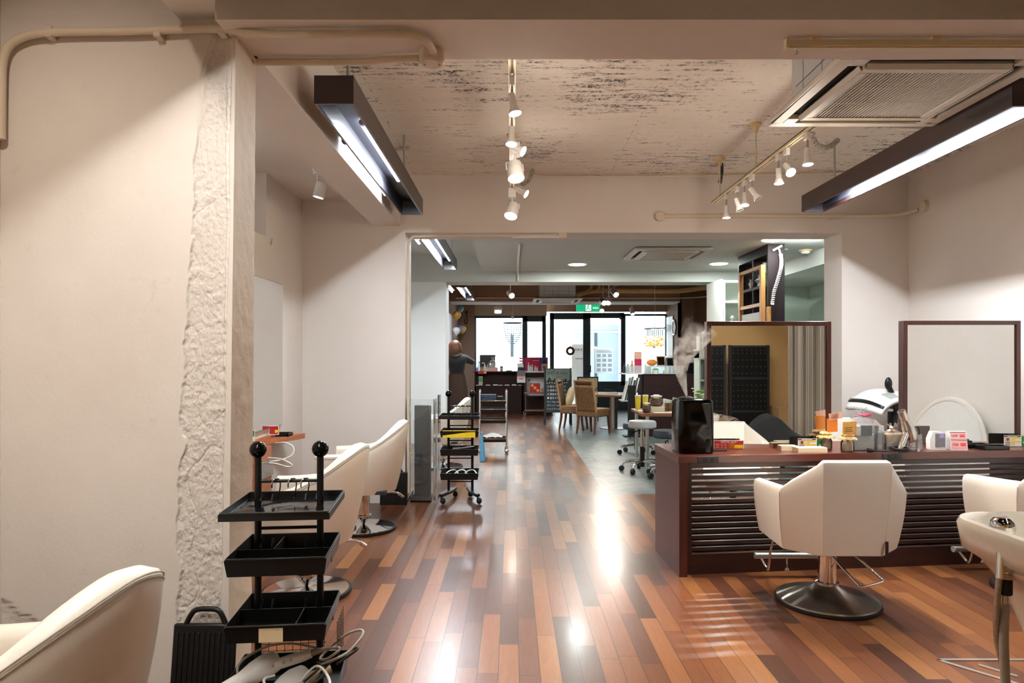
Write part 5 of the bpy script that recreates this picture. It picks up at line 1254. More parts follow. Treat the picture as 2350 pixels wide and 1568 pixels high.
for (x, y, z, s, mm, lab) in ((2.03, 8.92, .10, (.12, .05, .10), 'paper', 'white packet leaning in the wicker basket'), (2.10, 8.86, .12, (.05, .03, .12), 'leaf', 'green sachet in the wicker basket'), (2.22, 8.9, .10, (.10, .04, .09), 'frosted', 'clear pouch in the wicker basket')):
    tag(MB().cbox((x, y, TZ + z), s, (0, R(12), R(9))).build('packet', mm, bevel=.006), lab, 'packet')
tag(MB().grid(lambda u, v: (1.78 + .36 * u, 8.55 + .12 * v, TZ + .004 + .07 * max(0, u - .55) ** 1.2), 12, 4).build('open_booklet', 'paper', solid=.004), 'open white booklet on the walnut table edge', 'booklet')
tag(MB().box(1.63, 1.72, 8.72, 8.86, TZ + .0005, TZ + .012).build('paper_stack', 'paper'), 'small stack of white cards on the table corner', 'cards')
for (x, y, s, mm, lab) in ((2.42, 8.75, (.10, .08, .10), 'white_plastic', 'white box beside the plant on the walnut table'), (2.55, 8.78, (.11, .08, .16), 'frosted', 'pale glass vase on the walnut table'), (2.62, 8.70, (.05, .05, .07), 'dark_grey', 'small dark pot on the walnut table'), (2.70, 8.80, (.055, .055, .22), 'leg_wood', 'brown bottle at the right of the walnut table'), (2.79, 8.72, (.07, .07, .24), 'white_plastic', 'white pump bottle at the right of the walnut table')):
    o = thing('ornament' if 'vase' not in lab else 'vase', lab, 'ornament', (x, y, TZ))
    if s[0] == s[1]: MB().lathe([(0, 0), (s[0] / 2, 0), (s[0] / 2, s[2] * .7), (s[0] / 4, s[2] * .85), (s[0] / 4, s[2]), (0, s[2])]).build('body', mm, o)
    else: MB().box(-s[0] / 2, s[0] / 2, -s[1] / 2, s[1] / 2, 0, s[2]).build('body', mm, o, bevel=.006)
o = thing('potted_sprig', 'dried flower sprigs standing behind the humidifier', 'plant', (2.48, 8.86, TZ)); MB().lathe([(0, 0), (.04, 0), (.05, .09), (.045, .09), (0, .08)]).build('pot', 'paper', o)
b = MB(); random.seed(4)
for i in range(9):
    q = Vector((random.uniform(-.14, .14), random.uniform(-.05, .05), random.uniform(.16, .3))); b.tube([(0, 0, .08), q * .6 + Vector((0, 0, .03)), q], .003, 5)
b.build('stem', 'kraft', o); b = MB()
for i in range(16): b.ball((random.uniform(-.15, .15), random.uniform(-.06, .06), random.uniform(.17, .31)), random.uniform(.008, .018), 5, (1.4, 1, .7))
b.build('blossom', 'cushion', o); b = MB()
for i in range(7): b.ball((random.uniform(-.10, .2), random.uniform(-.05, .05), random.uniform(.12, .26)), .026, 5, (1.3, .4, .6))
b.build('leaf', 'leaf', o)
# stools
def stool(label, loc, sz, m, r=.165, rz=0, black=False):
    o = thing('rolling_stool', label, 'stool', loc, rz, group='rolling salon stools')
    MB().lathe([(0, sz - .085), (r * .9, sz - .085), (r, sz - .07), (r, sz - .02), (r * .93, sz), (0, sz + .006)], n=36).build('seat', m, o)
    MB().cyl((0, 0, .17), (0, 0, sz - .085), .022, n=14).build('gas_lift', 'chrome', o)
    MB().cyl((0, 0, .06), (0, 0, .30), .028, n=14).build('lift_sleeve', 'black_plastic', o)
    MB().tube([(.02, 0, sz - .11), (-.08, -.02, sz - .12), (-.16, -.06, sz - .20)], .007, 8).build('lever', 'black_metal', o)
    b = MB()
    for k in range(5):
        a_ = 2 * PI * k / 5 + .3; c_, s_ = math.cos(a_), math.sin(a_)
        b.tube([(0, 0, .125), (c_ * .12, s_ * .12, .125), (c_ * .22, s_ * .22, .105), (c_ * .24, s_ * .24, .07)], .016, 8)
    b.build('star_base', 'chrome', o)
    for k in range(5):
        a_ = 2 * PI * k / 5 + .3; c_, s_ = math.cos(a_), math.sin(a_)
        MB().cyl((c_ * .245 - s_ * .018, s_ * .245 + c_ * .018, .032), (c_ * .245 + s_ * .018, s_ * .245 - c_ * .018, .032), .032, n=14).build('caster', 'black_rubber', o)
stool('pale grey rolling stool in front of the walnut table', (1.545, 8.10, 0), .605, 'grey_leather')
stool('dark rolling stool just behind the pale grey one', (1.75, 9.62, 0), .43, 'slate_leather', .185, .5)
stool('dark rolling stool half hidden by the end of the mirror desk', (1.77, 7.75, 0), .53, 'slate_leather', .17, .8)
# dark column stand
o = thing('floor_stand', 'tall flat black stand beside the walnut table', 'stand', (2.06, 11.75, 0)); MB().box(-.065, .065, -.03, .03, .02, .88).build('panel', 'black_metal', o); MB().box(-.14, .16, -.12, .12, 0, .02).build('base', 'black_metal', o)
# dark bookshelf with oak frame
o = thing('open_bookshelf', 'tall dark open bookshelf reaching the ceiling behind the left mirror', 'bookshelf', (3.06, 8.16, 0))
H = 2.715
MB().box(0, .20, 0, .035, 0, H).build('side_board', 'shelf_dark', o); MB().box(0, .20, 1.05, 1.085, 0, H).build('side_board', 'shelf_dark', o)
MB().box(0, .20, .035, 1.05, H - .12, H).build('top_board', 'shelf_dark', o)
for z in (.05, .5, .95, 1.4, 1.80, 2.21): MB().box(0, .20, .035, 1.05, z, z + .035).build('shelf', 'shelf_dark', o)
MB().box(0, .2, .5, .53, 1.835, H - .12).build('divider', 'shelf_dark', o)
for (y, h, s, mm, lab) in ((8.42, .28, .05, 'alu', 'silver figure on the upper bookshelf board'), (8.55, .14, .08, 'frosted', 'glass ornament on the upper bookshelf board'), (8.78, .12, .03, 'grey_plastic', 'grey stick ornament on the upper bookshelf board'), (8.92, .13, .03, 'paper', 'white stick ornament on the upper bookshelf board')):
    ob = tag(MB().lathe([(0, 0), (s * .6, 0), (s * .5, h * .3), (s, h * .55), (s * .4, h * .8), (s * .5, h), (0, h)]).build('ornament', mm), lab, 'ornament'); ob.location = (3.12, y, 2.245)
o = thing('oak_ladder', 'oak ladder frame leaning before the dark bookshelf', 'frame', (2.93, 8.03, 0))
MB().box(0, .05, 0, .055, 0, 2.45).build('post', 'oak', o); MB().box(0, .05, .76, .815, 0, 2.45).build('post', 'oak', o)
for z in (.3, 1.1, 1.965, 2.41): MB().box(0.005, .045, .055, .76, z, z + .04).build('rail', 'oak', o)
tag(MB().box(3.03, 3.075, 8.10, 8.15, 1.2, 1.96).build('oak_block', 'oak', bevel=.004), 'short oak batten fixed to the dark bookshelf end', 'batten')
tag(MB().box(2.955, 2.96, 8.12, 8.78, 1.55, 1.90).build('white_notice', 'paper'), 'white notice hung in the oak frame', 'notice')
o = thing('card_scanner', 'white wand fixed to the top of the dark bookshelf', 'wand', (3.16, 8.14, 2.66)); MB().cbox((0, -.01, 0), (.12, .02, .022), (0, R(-28), 0)).build('wand', 'cream_plastic', o); MB().cyl((.02, -.01, -.01), (.035, -.01, -.07), .010, n=10).build('socket', 'white_plastic', o)
spring([(3.195, 8.12, 2.59), (3.20, 8.11, 2.50), (3.19, 8.10, 2.42), (3.15, 8.09, 2.28), (3.10, 8.08, 2.13), (3.075, 8.07, 1.98)], .017, .0055, 34, 'white_plastic', 'white coiled cord hanging down the dark bookshelf')
# white shelf unit
o = thing('white_shelf_unit', 'white shelf unit with glass at the back of the waiting area', 'shelf', (3.13, 10.12, 0))
MB().box(0, .03, 0, .3, 0, 2.5).build('side_board', 'white_plastic', o); MB().box(.8, .83, 0, .3, 0, 2.5).build('side_board', 'white_plastic', o)
MB().box(.0, .83, .28, .3, 0, 2.5).build('back_board', 'wall_green', o)
for z in (.05, .5, 1.0, 1.4, 1.78, 2.17, 2.47): MB().box(.03, .8, 0, .28, z, z + .03).build('shelf', 'white_plastic', o)
o = thing('round_knob_lamp', 'small white lamp on the white shelf unit', 'lamp', (3.30, 10.25, 1.81)); MB().lathe([(0, 0), (.04, 0), (.012, .02), (.012, .12), (0, .12)]).build('stem', 'white_plastic', o); MB().ball((0, 0, .15), .035, 10).build('globe', 'white_plastic', o)
# pale bookshelf left of the mirror
o = thing('pale_bookcase', 'pale bookcase with books left of the framed mirror', 'bookcase', (2.665, 9.72, 0))
MB().box(0, .02, 0, .28, 0, 1.45).build('side_board', 'wall_green', o); MB().box(.38, .40, 0, .28, 0, 1.45).build('side_board', 'wall_green', o)
MB().box(.02, .38, .26, .28, 0, 1.45).build('back_board', 'wall_green', o)
for z in (.05, .45, .77, 1.02): MB().box(.02, .38, 0, .26, z, z + .022).build('shelf', 'wall_green', o)
MB().box(-.01, .41, -.01, .28, 1.33, 1.35).build('shelf', 'wall_green', o)
MB().box(0, .40, -.005, .27, 1.35, 1.455).build('drawer', 'white_plastic', o); MB().box(.12, .24, -.008, -.005, 1.37, 1.44).build('drawer_label', 'salmon', o); MB().box(-.012, .41, -.012, .28, 1.455, 1.475).build('top', 'white_plastic', o)
books(2.675, 2.80, 9.77, 1.475, [.19, .24, .22, .25, .23, .27], ['white_plastic', 'dark_grey', 'paper', 'grey_plastic', 'paper', 'white_leather'], 'upright book on top of the pale bookcase', group='books on top of the pale bookcase')
books(2.79, 2.93, 9.77, 1.042, [.22, .24, .24, .22], ['red', 'teal_book', 'paper', 'teal_book'], 'book on the upper shelf of the pale bookcase', group='books on the upper shelf of the pale bookcase')
books(2.81, 2.93, 9.77, .792, [.18, .2, .2], ['ink', 'kraft', 'teal_book'], 'book on the middle shelf of the pale bookcase', group='books on the middle shelf of the pale bookcase')
# brown counter with glass ledge
o = thing('reception_counter', 'dark brown counter with a glass ledge in the waiting area', 'counter', (2.26, 11.72, 0))
MB().box(0, .86, 0, .55, 0, 1.06).build('body', 'brown_desk', o); MB().box(-.01, .87, -.01, .56, 1.06, 1.075).build('top', 'brown_desk', o)
MB().box(.0, .70, .05, .058, 1.075, 1.215).build('glass_ledge', 'frosted', o)
MB().box(-.36, 0, .02, .40, 1.07, 1.09).build('side_shelf', 'white_plastic', o); MB().box(-.30, .0, .05, .06, 1.09, 1.22).build('side_ledge', 'frosted', o)
MB().box(-.02, 0, .05, .4, 0.0, 1.07).build('side_panel', 'brown_desk', o)
for i, (xx, hh, mm) in enumerate(((2.05, .34, 'paper'), (2.09, .40, 'grey_plastic'), (2.13, .42, 'paper'), (2.18, .36, 'grey_print'), (2.22, .40, 'paper'))):
    ob = tag(MB().box(-.008, .008, 0, .22, 0, hh).build('magazine', mm), 'leaning magazine beside the brown counter, %s from left' % 'first second third fourth fifth'.split()[i], 'magazine', 'magazines leaning on the brown counter'); ob.location = (xx - .12, 11.78, .62); ob.rotation_euler = (0, R(14), 0)
tag(MB().box(1.88, 2.22, 11.74, 12.1, .60, .62).build('magazine_ledge', 'grey_plastic'), 'low grey ledge holding the leaning magazines', 'ledge')
TZ2 = 1.09
o = thing('paper_bag', 'red checked bag with wooden top on the counter ledge', 'bag', (2.21, 11.98, TZ2)); MB().box(-.06, .06, -.04, .04, 0, .24).build('body', 'magenta', o); MB().box(-.058, .058, -.038, .038, .24, .37).build('bread', 'salmon', o, bevel=.01)
tag(MB().cbox((2.33, 11.90, TZ2 + .07), (.025, .025, .20)).build('white_candle', 'paper'), 'white candle standing before the red bag', 'candle')
o = thing('shell_ornament', 'orange shell shaped ornament on the counter', 'ornament', (2.46, 12.0, 1.215)); MB().ball((0, 0, .055), .09, 12, (1, .4, .62)).build('shell', 'orange', o)
for x, w_, h_, lab, mm in ((2.62, .15, .17, 'black tablet with oak edge on the counter', 'oak'), (2.79, .14, .14, 'plain black tablet on the counter', 'ink')):
    o = thing('tablet', lab, 'tablet', (x, 12.02, 1.215), R(6)); MB().cbox((0, 0, h_ / 2), (w_, .012, h_), (R(-10), 0, 0)).build('case', mm, o); MB().cbox((0, -.009, h_ / 2), (w_ - .025, .004, h_ - .03), (R(-10), 0, 0)).build('screen', 'black_gloss', o)
tag(MB().ball((2.78, 12.12, 1.36), .07, 10, (1, 1, .6)).build('white_bowl', 'white_plastic'), 'white bowl behind the plain black tablet', 'bowl')
tag(MB().box(2.36, 3.0, 11.86, 12.2, 1.195, 1.215).build('upper_ledge', 'frosted'), 'glass plate above the brown counter', 'glass plate')
for x0, x1 in ((2.38, 2.42), (2.94, 2.98)): tag(MB().box(x0, x1, 11.88, 12.1, 1.075, 1.195).build('ledge_support', 'grey_plastic'), 'support block under the glass plate, %s' % ('left' if x0 < 2.5 else 'right'), 'support')
o = thing('planter_cup', 'small white planter with green moss behind the glass ledge', 'planter', (2.42 + .06, 11.80, 1.075)); MB().lathe([(0, 0), (.05, 0), (.058, .07), (.05, .07), (0, .06)]).build('pot', 'white_plastic', o); MB().ball((0, 0, .075), .055, 8, (1, 1, .45)).build('moss', 'leaf', o)
tag(MB().lathe([(0, 0), (.03, 0), (.034, .06), (0, .06)], (2.64, 11.80, 1.075)).build('small_pot', 'cream_plastic'), 'small cream pot behind the glass ledge', 'pot')
tag(MB().box(2.71, 2.74, 11.78, 11.80, 1.075, 1.19).build('card_box', 'ink'), 'narrow black box behind the glass ledge', 'box')
for x, y, h_, lab, mm in ((1.95, 11.86, .17, 'dark bottle at the left end of the counter shelf', 'ink'), (2.02, 11.90, .15, 'grey bottle at the left end of the counter shelf', 'grey_print'), (2.09, 11.88, .22, 'wooden figure on the counter shelf', 'oak')):
    ob = tag(MB().lathe([(0, 0), (.03, 0), (.03, h_ * .6), (.012, h_ * .75), (.014, h_), (0, h_)]).build('bottle', mm), lab, 'bottle'); ob.location = (x, y, TZ2)
# round table, driftwood, papers
o = thing('round_table', 'round table with a steel column in the waiting area', 'table', (2.05, 13.1, 0)); MB().lathe([(0, .63), (.58, .63), (.58, .665), (0, .665)], n=40).build('tabletop', 'table_wood', o); MB().cyl((-.1, 0, .02), (-.1, 0, .63), .075, n=24).build('column', 'alu', o); MB().lathe([(0, 0), (.26, 0), (.26, .012), (0, .02)], (-.1, 0, 0)).build('foot_plate', 'steel', o)
tag(MB().box(1.62, 2.0, 12.85, 13.1, .665, .70).build('magazine_stack', 'paper'), 'stack of white magazines on the round table', 'magazines')
tag(MB().cbox((1.86, 13.1, .73), (.16, .10, .03), (0, R(6), R(20))).build('spectacle_case', 'ink', bevel=.01), 'dark spectacle case on the round table', 'case')
o = thing('driftwood', 'pale driftwood ornament on the round table', 'ornament', (2.20, 12.85, .665)); b = MB(); random.seed(9)
for i in range(14): b.tube([(random.uniform(-.06, .06), random.uniform(-.05, .05), 0), (random.uniform(-.10, .10), random.uniform(-.05, .05), random.uniform(.06, .12)), (random.uniform(-.05, .05), 0, random.uniform(.1, .2))], .012, 6)
b.build('branches', 'kraft', o)
for x, h_, lab in ((2.36, .30, 'left white frame leaning on the round table'), (2.44, .26, 'right white frame leaning on the round table')):
    tag(MB().cbox((x, 12.9, .665 + h_ / 2), (.02, .16, h_), (0, R(14), 0)).build('picture_frame', 'paper'), lab, 'frame')
o = thing('blue_folder', 'pale blue board leaning below the round table', 'board', (2.33, 12.2, 0)); MB().cbox((0, 0, .17), (.10, .02, .34), (0, R(10), 0)).build('board', 'teal_book', o)
# rattan chairs
def rattan(label, loc, rz):
    o = thing('rattan_chair', label, 'chair', loc, rz, group='rattan dining chairs')
    for sx in (-1, 1):
        MB().tube(smooth([(.19 * sx, .19, .34), (.195 * sx, .20, .2), (.20 * sx, .225, 0)], 4), 0, 8, radii=[.024] * 5 + [.021, .02, .018, .018]).build('leg', 'leg_wood', o)
        MB().tube(smooth([(.18 * sx, -.19, .34), (.185 * sx, -.20, .2), (.19 * sx, -.235, 0)], 4), 0, 8, radii=[.024] * 5 + [.021, .02, .018, .018]).build('leg', 'leg_wood', o)
    MB().box(-.225, .225, -.215, .225, .31, .43).build('seat_apron', 'wicker', o, bevel=.02, seg=3)
    MB().box(-.22, .22, -.20, .22, .43, .455).build('seat', 'wicker_light', o, bevel=.012)
    bk = lambda x, z: (x * (.225 - .015 * z), -.205 - .09 * z ** 1.3 - .02 * (1 - x * x) * 0, .40 + .545 * z)
    p = MB().grid(lambda u, v: bk(-.86 + 1.72 * u, .02 + .80 * v), 8, 12).build('back_panel', 'wicker', o, solid=.03)
    b = MB()
    for i in range(13): x = -.8 + 1.6 * i / 12; b.tube([Vector(bk(x, z)) + Vector((0, -.016, 0)) for z in (.04, .3, .6, .8)], .005, 5)
    b.build('weave', 'wicker', p)
    b = MB().tube([bk(-.93, z / 8) for z in range(9)], .019, 8).tube([bk(.93, z / 8) for z in range(9)], .019, 8).tube([bk(x / 4, 1.0) for x in range(-4, 5)], .014, 8)
    b.build('back_frame', 'wicker_light', o)
    b = MB().tube(smooth([bk(-.85, .97), bk(-.8, .88), bk(-.6, .83), bk(0, .815), bk(.6, .83), bk(.8, .88), bk(.85, .97)], 4), .010, 8)
    b.build('grip_rim', 'wicker_light', o)
    MB().grid(lambda u, v: bk(-.86 + 1.72 * u, .86 + .13 * v), 6, 2).build('top_rail', 'leg_wood', o, solid=.016)
    return o
ra = rattan('front rattan chair with its back to the camera', (1.455, 12.25, 0), R(-42))
rattan('rear rattan chair with the cream cushion', (1.17, 12.95, 0), R(-108))
tag(MB().ball((0, 0, 0), .2, 14, (1, .38, 1)).build('cushion', 'cushion'), 'cream cotton cushion on the rear rattan chair', 'cushion')
cu = bpy.data.objects['cushion']; cu.location = (1.10, 12.93, .615); cu.rotation_euler = (R(-14), R(35), R(-108))
# chalk board
o = thing('chalkboard_sign', 'black chalkboard sandwich sign with handwriting', 'chalkboard', (.93, 13.78, 0), R(-2))
for s, rx in ((-1, R(-9)), (1, R(9))):
    m = Matrix.Translation((0, .20 * s + .20, 0)) @ Matrix.Rotation(rx, 4, 'X')
    p = MB().box(-.27, .27, -.012, .012, .25, 1.15, m).build('board', 'chalk_board', o)
    for x in (-.262, .262): MB().box(x - .02, x + .02, -.016, .016, 0, 1.16, m).build('leg', 'black_metal', o)
    if s == -1:
        pf = m @ Matrix.Translation((0, -.0128, 0))
        pts_ = [(-.24, 1.135), (.24, 1.135), (.24, .93), (.20, .88), (.16, .95), (.08, .87), (0, .86), (-.05, .96), (-.12, .89), (-.17, .98), (-.22, .90), (-.24, .88)]
        b = MB(); vs = [b.bm.verts.new(pf @ Vector((x, 0, z))) for x, z in pts_]; b.bm.faces.new(vs); b.build('chalk_shading', 'chalk_area', p)
        T_ = lambda x, z: pf @ Matrix.Translation((x, -.001, z)) @ FRONT
        write('生たちみコスパ', .062, T_(-.22, 1.03), 'ink', p, 'heading')
        for k in range(9): MB().cbox(pf @ Vector((-.22 + k * .05, -.001, .845 + .006 * (k % 3))), (.028, .001, .012), (R(-9), R(25 * (-1) ** k), 0)).build('handwriting', 'chalk', p)
        for i, s_ in enumerate(('○ 髪をツヤツヤに', '○ 頭皮をふんわり', '○ 頭皮を引き締め', '● 髪をやわらかく')): write(s_, .048, T_(-.22, .76 - i * .078), 'chalk', p, 'handwriting')
        for i, s_ in enumerate(('ハーフspa 30min', 'クイック 15min 込み', 'ヘッドスパ 60min')): write(s_, .042, T_(-.22, .45 - i * .072), 'chalk', p, 'handwriting')
# poster stand
o = thing('poster_stand', 'beige panel on a black frame with crossed legs by the glass door', 'easel', (1.62, 14.6, 0)); MB().box(-.22, .22, -.01, .01, .38, .93).build('panel', 'cushion', o); MB().box(-.225, -.205, -.018, .018, 0, .945).box(.205, .225, -.018, .018, 0, .945).box(-.225, .225, -.018, .018, .925, .95).build('frame', 'black_metal', o); MB().tube([(-.2, -.02, .2), (.2, -.02, .72)], .008, 6).tube([(.2, -.02, .15), (-.2, -.02, .66)], .008, 6).build('cross_brace', 'black_metal', o)
# white trolley of chrome
o = thing('chrome_trolley', 'chrome tube trolley with black trays and folded towels', 'trolley', (-.27, 9.85, 0), R(2))
for x in (-.19, .19):
    for y in (-.14, .14):
        MB().tube(smooth([(x, y, .07), (x, y, .80), (x, y - math.copysign(.012, y), .87), (x, y - math.copysign(.04, y), .885)], 4), .013, 10).build('post', 'chrome', o)
        MB().ball((x, y, .03), .03, 8).build('caster', 'chrome', o)
for z in (.74, .62, .47, .20):
    b = MB().tube([(-.19, -.14, z), (.19, -.14, z), (.19, .14, z), (-.19, .14, z)], .007, 8, closed=True).build('rail', 'chrome', o)
    tray(o, 'tray', .365, .27, z + .010, .06, -.135)
for i, (z, mm, rz) in enumerate(((.745, 'towel', 2), (.765, 'towel', -3), (.785, 'towel', 4), (.805, 'towel', -1))):
    ob = tag(MB().box(-.12, .10, -.09, .09, 0, .02).build('folded_towel', mm, bevel=.009), 'folded slate towel on the chrome trolley, %s of the pile' % ('lowest', 'second', 'third', 'top')[i], 'towel', 'folded towels on the chrome trolley'); ob.location = (-.33, 9.85, z + .002); ob.rotation_euler = (0, 0, R(rz))
tag(MB().box(-.21, -.13, 9.78, 9.9, .747, .80).build('black_case', 'black_plastic', bevel=.006), 'black case beside the towels on the chrome trolley', 'case')
tag(MB().grid(lambda u, v: (-.42 + .28 * u, 9.78 + .14 * v, .215 + .05 * math.sin(PI * u) * math.sin(PI * v) + .02 * noise.noise((u * 7, v * 7, 0))), 18, 10).build('white_cloth', 'paper', solid=.006), 'white crumpled cloth in the lowest chrome tray', 'cloth')
# ================================================================== reception by the windows
RY = 16.4
o = thing('reception_desk', 'espresso brown reception desk before the shop window', 'reception desk', (-.90, RY, 0))
MB().box(0, 1.16, 0, .5, 0, .665).build('body', 'brown_desk', o); MB().box(0, 1.16, .16, .5, .665, 1.0).build('upper_body', 'brown_desk', o); MB().box(0, .03, 0, .5, 0, 1.0).box(1.13, 1.16, 0, .5, 0, 1.0).build('side_board', 'brown_desk', o)
MB().box(-.02, 1.165, -.01, .52, 1.0, 1.03).build('top', 'brown_desk', o); MB().box(0, 1.16, -.01, .16, .665, .69).build('leaflet_shelf', 'brown_desk', o)
o = thing('product_shelf', 'dark product shelf unit with a white top right of the reception desk', 'shelf', (.295, RY + .05, 0))
MB().box(0, .68, .30, .34, 0, 1.0).build('back_board', 'wall_pink', o); MB().box(0, .68, 0, .34, .92, 1.0).box(.0, .02, 0, .34, 0, 1.0).box(.66, .68, 0, .34, 0, 1.0).box(0, .68, 0.02, .34, 0, .42).build('carcass', 'brown_desk', o); MB().box(-.01, .70, -.01, .36, 1.0, 1.035).build('top', 'white_plastic', o)
o = thing('wooden_cart', 'low wooden cart with two boards standing before the product shelf', 'cart', (.62, RY - .32, 0))
for z in (.10, .51): MB().box(-.33, .35, -.13, .13, z, z + .035).build('board', 'table_wood', o, bevel=.012)
for x in (-.30, .32):
    for y in (-.10, .10): MB().cyl((x, y, .04), (x, y, .51), .010, n=8).ball((x, y, .024), .024, 8).build('leg', 'steel', o)
zt = 1.03
o = thing('computer_monitor', 'black computer monitor on the reception desk', 'monitor', (-.60, 16.78, zt)); MB().box(-.19, .19, 0, .03, .05, .395).build('screen', 'black_plastic', o, bevel=.004); MB().cyl((0, .02, .0), (0, .02, .06), .03).lathe([(0, 0), (.1, 0), (.1, .012), (0, .012)]).build('stand', 'black_plastic', o)
def bottle(label, x, y, z, r, h, mm, cap='white_plastic', group=None, name='bottle'):
    o = thing(name, label, 'bottle', (x, y, z), group=group); MB().lathe([(0, 0), (r, 0), (r, h * .62), (r * .45, h * .76), (r * .45, h * .84), (0, h * .84)]).build('body', mm, o); MB().lathe([(0, h * .84), (r * .5, h * .84), (r * .45, h), (0, h)]).build('cap', cap, o); return o
bottle('tall pale bottle at the left end of the reception desk', -.80, 16.6, zt, .03, .24, 'frosted', 'leaf')
bottle('lilac bottle at the left end of the reception desk', -.845, 16.55, zt, .03, .11, 'purple')
bottle('brown bottle behind the spray bottle on the reception desk', -.74, 16.62, zt, .035, .13, 'kraft', 'ink')
sb = bottle('white spray bottle on the reception desk', -.66, 16.52, zt, .038, .17, 'white_plastic'); MB().tube([(0, 0, .16), (-.01, 0, .2), (-.05, 0, .205), (-.07, 0, .185)], .012, 8).build('trigger', 'white_plastic', sb)
bottle('slim white bottle beside the spray bottle', -.60, 16.55, zt, .014, .17, 'white_plastic')
o = thing('gift_basket', 'cellophane gift basket on a pink box on the reception desk', 'basket', (-.465, 16.56, zt)); MB().box(-.12, .12, -.08, .08, 0, .09).build('box', 'pink', o); MB().rings([rr(.115, .075, .03, .09), rr(.12, .08, .03, .2), rr(.05, .04, .02, .26), rr(.02, .02, .01, .28), rr(.07, .05, .02, .35)], cap=False).build('wrap', 'cello', o); MB().box(-.09, .07, -.05, .05, .09, .2).build('contents', 'frosted', o, bevel=.02); MB().ball((.03, -.06, .25), .03, 8).build('bow', 'cushion', o)
o = thing('sale_card', 'small red and yellow sale card hanging from the reception desk edge', 'sign', (-.715, RY - .014, .97)); MB().box(-.105, .105, -.004, 0, 0, .07).build('card', 'red', o); MB().box(.045, .095, -.006, -.004, .012, .06).build('yellow_patch', 'yellow', o)
o = thing('jar_dark_lid', 'small jar with a dark green lid on the reception desk', 'jar', (-.255, 16.55, zt)); MB().lathe([(0, 0), (.035, 0), (.035, .09), (0, .09)]).build('glass', 'grey_plastic', o); MB().lathe([(0, .09), (.036, .09), (.036, .12), (0, .12)]).build('lid', 'chalk_board', o)
tag(MB().lathe([(0, 0), (.06, 0), (.09, .02), (.08, .02), (0, .008)], (-.07, 16.55, zt)).build('dark_dish', 'ink'), 'flat dark dish on the reception desk', 'dish')
o = thing('flyer_card', 'upright flyer on the reception desk leaflet shelf', 'flyer', (-.755, RY + .05, .69)); MB().cbox((0, 0, .11), (.095, .004, .22), (R(-6), 0, 0)).build('card', 'grey_plastic', o); MB().cbox((0, -.004, .14), (.08, .003, .10), (R(-6), 0, 0)).build('picture', 'leaf', o)
for i, x in enumerate((-.84, -.58, -.40, -.28, -.12, .05, .2)): ob = tag(MB().box(-.055, .055, -.04, .04, 0, .012 + .005 * (i % 3)).build('leaflet_pile', 'paper'), 'small leaflet pile on the desk shelf, %s from left' % 'first second third fourth fifth sixth seventh'.split()[i], 'leaflets', 'leaflet piles on the reception shelf'); ob.location = (x, RY + .05, .6905)
o = thing('leaflet_rack', 'dark leaflet rack with pink flyers at the reception desk corner', 'rack', (.22, RY - .06, .76)); MB().box(-.10, .10, -.004, .0, 0, .16).build('pink_flyer', 'pink', o); MB().box(-.10, .10, -.006, -.003, .0, .12).build('white_flyer', 'paper', o); MB().box(-.10, .10, .0, .045, 0, .30).build('back', 'grey_print', o); MB().box(-.085, .09, -.02, .05, .30, .37).build('bin', 'ink', o); MB().cbox((-.02, .01, .41), (.14, .02, .12), (0, R(-14), 0)).build('papers', 'paper', o); MB().box(-.06, .06, -.008, -.006, .085, .105).build('red_title', 'magenta', o)
o = thing('product_poster', 'magenta and violet poster behind the bottles on the product shelf', 'poster', (.60, RY + .36, 1.035)); MB().box(-.27, .28, 0, .01, 0, .33).build('panel', 'magenta', o); MB().box(.08, .28, -.003, 0, .14, .33).build('violet_corner', 'violet', o)
b = MB()
for i, z in enumerate((.19, .24, .29)): b.tube([(-.25, -.004, z), (-.36, -.004, z + .012 * (i - 1)), (-.42, -.004, z + .02 * (i - 1))], .016, 6)
b.build('hand_shape', 'magenta', o); MB().box(-.10, .06, -.003, -.001, .245, .262).build('text_line', 'pink', o)
for i, (x, h) in enumerate(((.40, .21), (.445, .15), (.49, .16), (.56, .13), (.61, .11), (.92, .12))): bottle('white product bottle on the product shelf, %s from left' % 'first second third fourth fifth sixth'.split()[i], x, RY + .12, 1.035, .02, h, 'white_plastic', group='white bottles on the product shelf')
o = thing('gift_carton', 'silver gift carton with a dark roof and red badge on the product shelf', 'carton', (.78, RY + .14, 1.035)); MB().box(-.07, .07, -.05, .05, 0, .18).build('body', 'grey_plastic', o); MB().rings([rr(.075, .055, .01, .18), rr(.02, .02, .005, .27)]).build('roof', 'ink', o); MB().cyl((0, -.052, .09), (0, -.05, .09), .035, n=16).build('badge', 'red', o)
o = thing('star_box', 'red box with three gold stars on the wooden cart', 'box', (.54, RY - .34, .546)); MB().box(-.12, .12, -.05, .05, 0, .21).build('body', 'red', o)
def star(cx_, cz_, r): return [(cx_ + (r if k % 2 == 0 else r * .45) * math.sin(PI * k / 5), cz_ + (r if k % 2 == 0 else r * .45) * math.cos(PI * k / 5)) for k in range(10)]
for cx_, cz_ in ((-.065, .165), (0, .105), (.065, .045)):
    MB().rings([[Vector((x, y, z)) for x, z in star(cx_, cz_, .048)] for y in (-.0505, -.056)]).build('star', 'note', o)
o = thing('bottle_basket', 'wicker tray of slim bottles on the wooden cart', 'basket', (.83, RY - .33, .546)); MB().rings([rr(.13, .09, .02, 0), rr(.14, .10, .02, .085), rr(.13, .09, .02, .085), rr(.12, .08, .02, .01)]).build('body', 'wicker_light', o)
for i, x in enumerate((.76, .80, .84, .90)): bottle('slim brown bottle in the wicker tray, %s from left' % 'first second third fourth'.split()[i], x, RY - .33, .558, .018, .19, 'kraft', 'ink', 'slim bottles in the wicker tray')
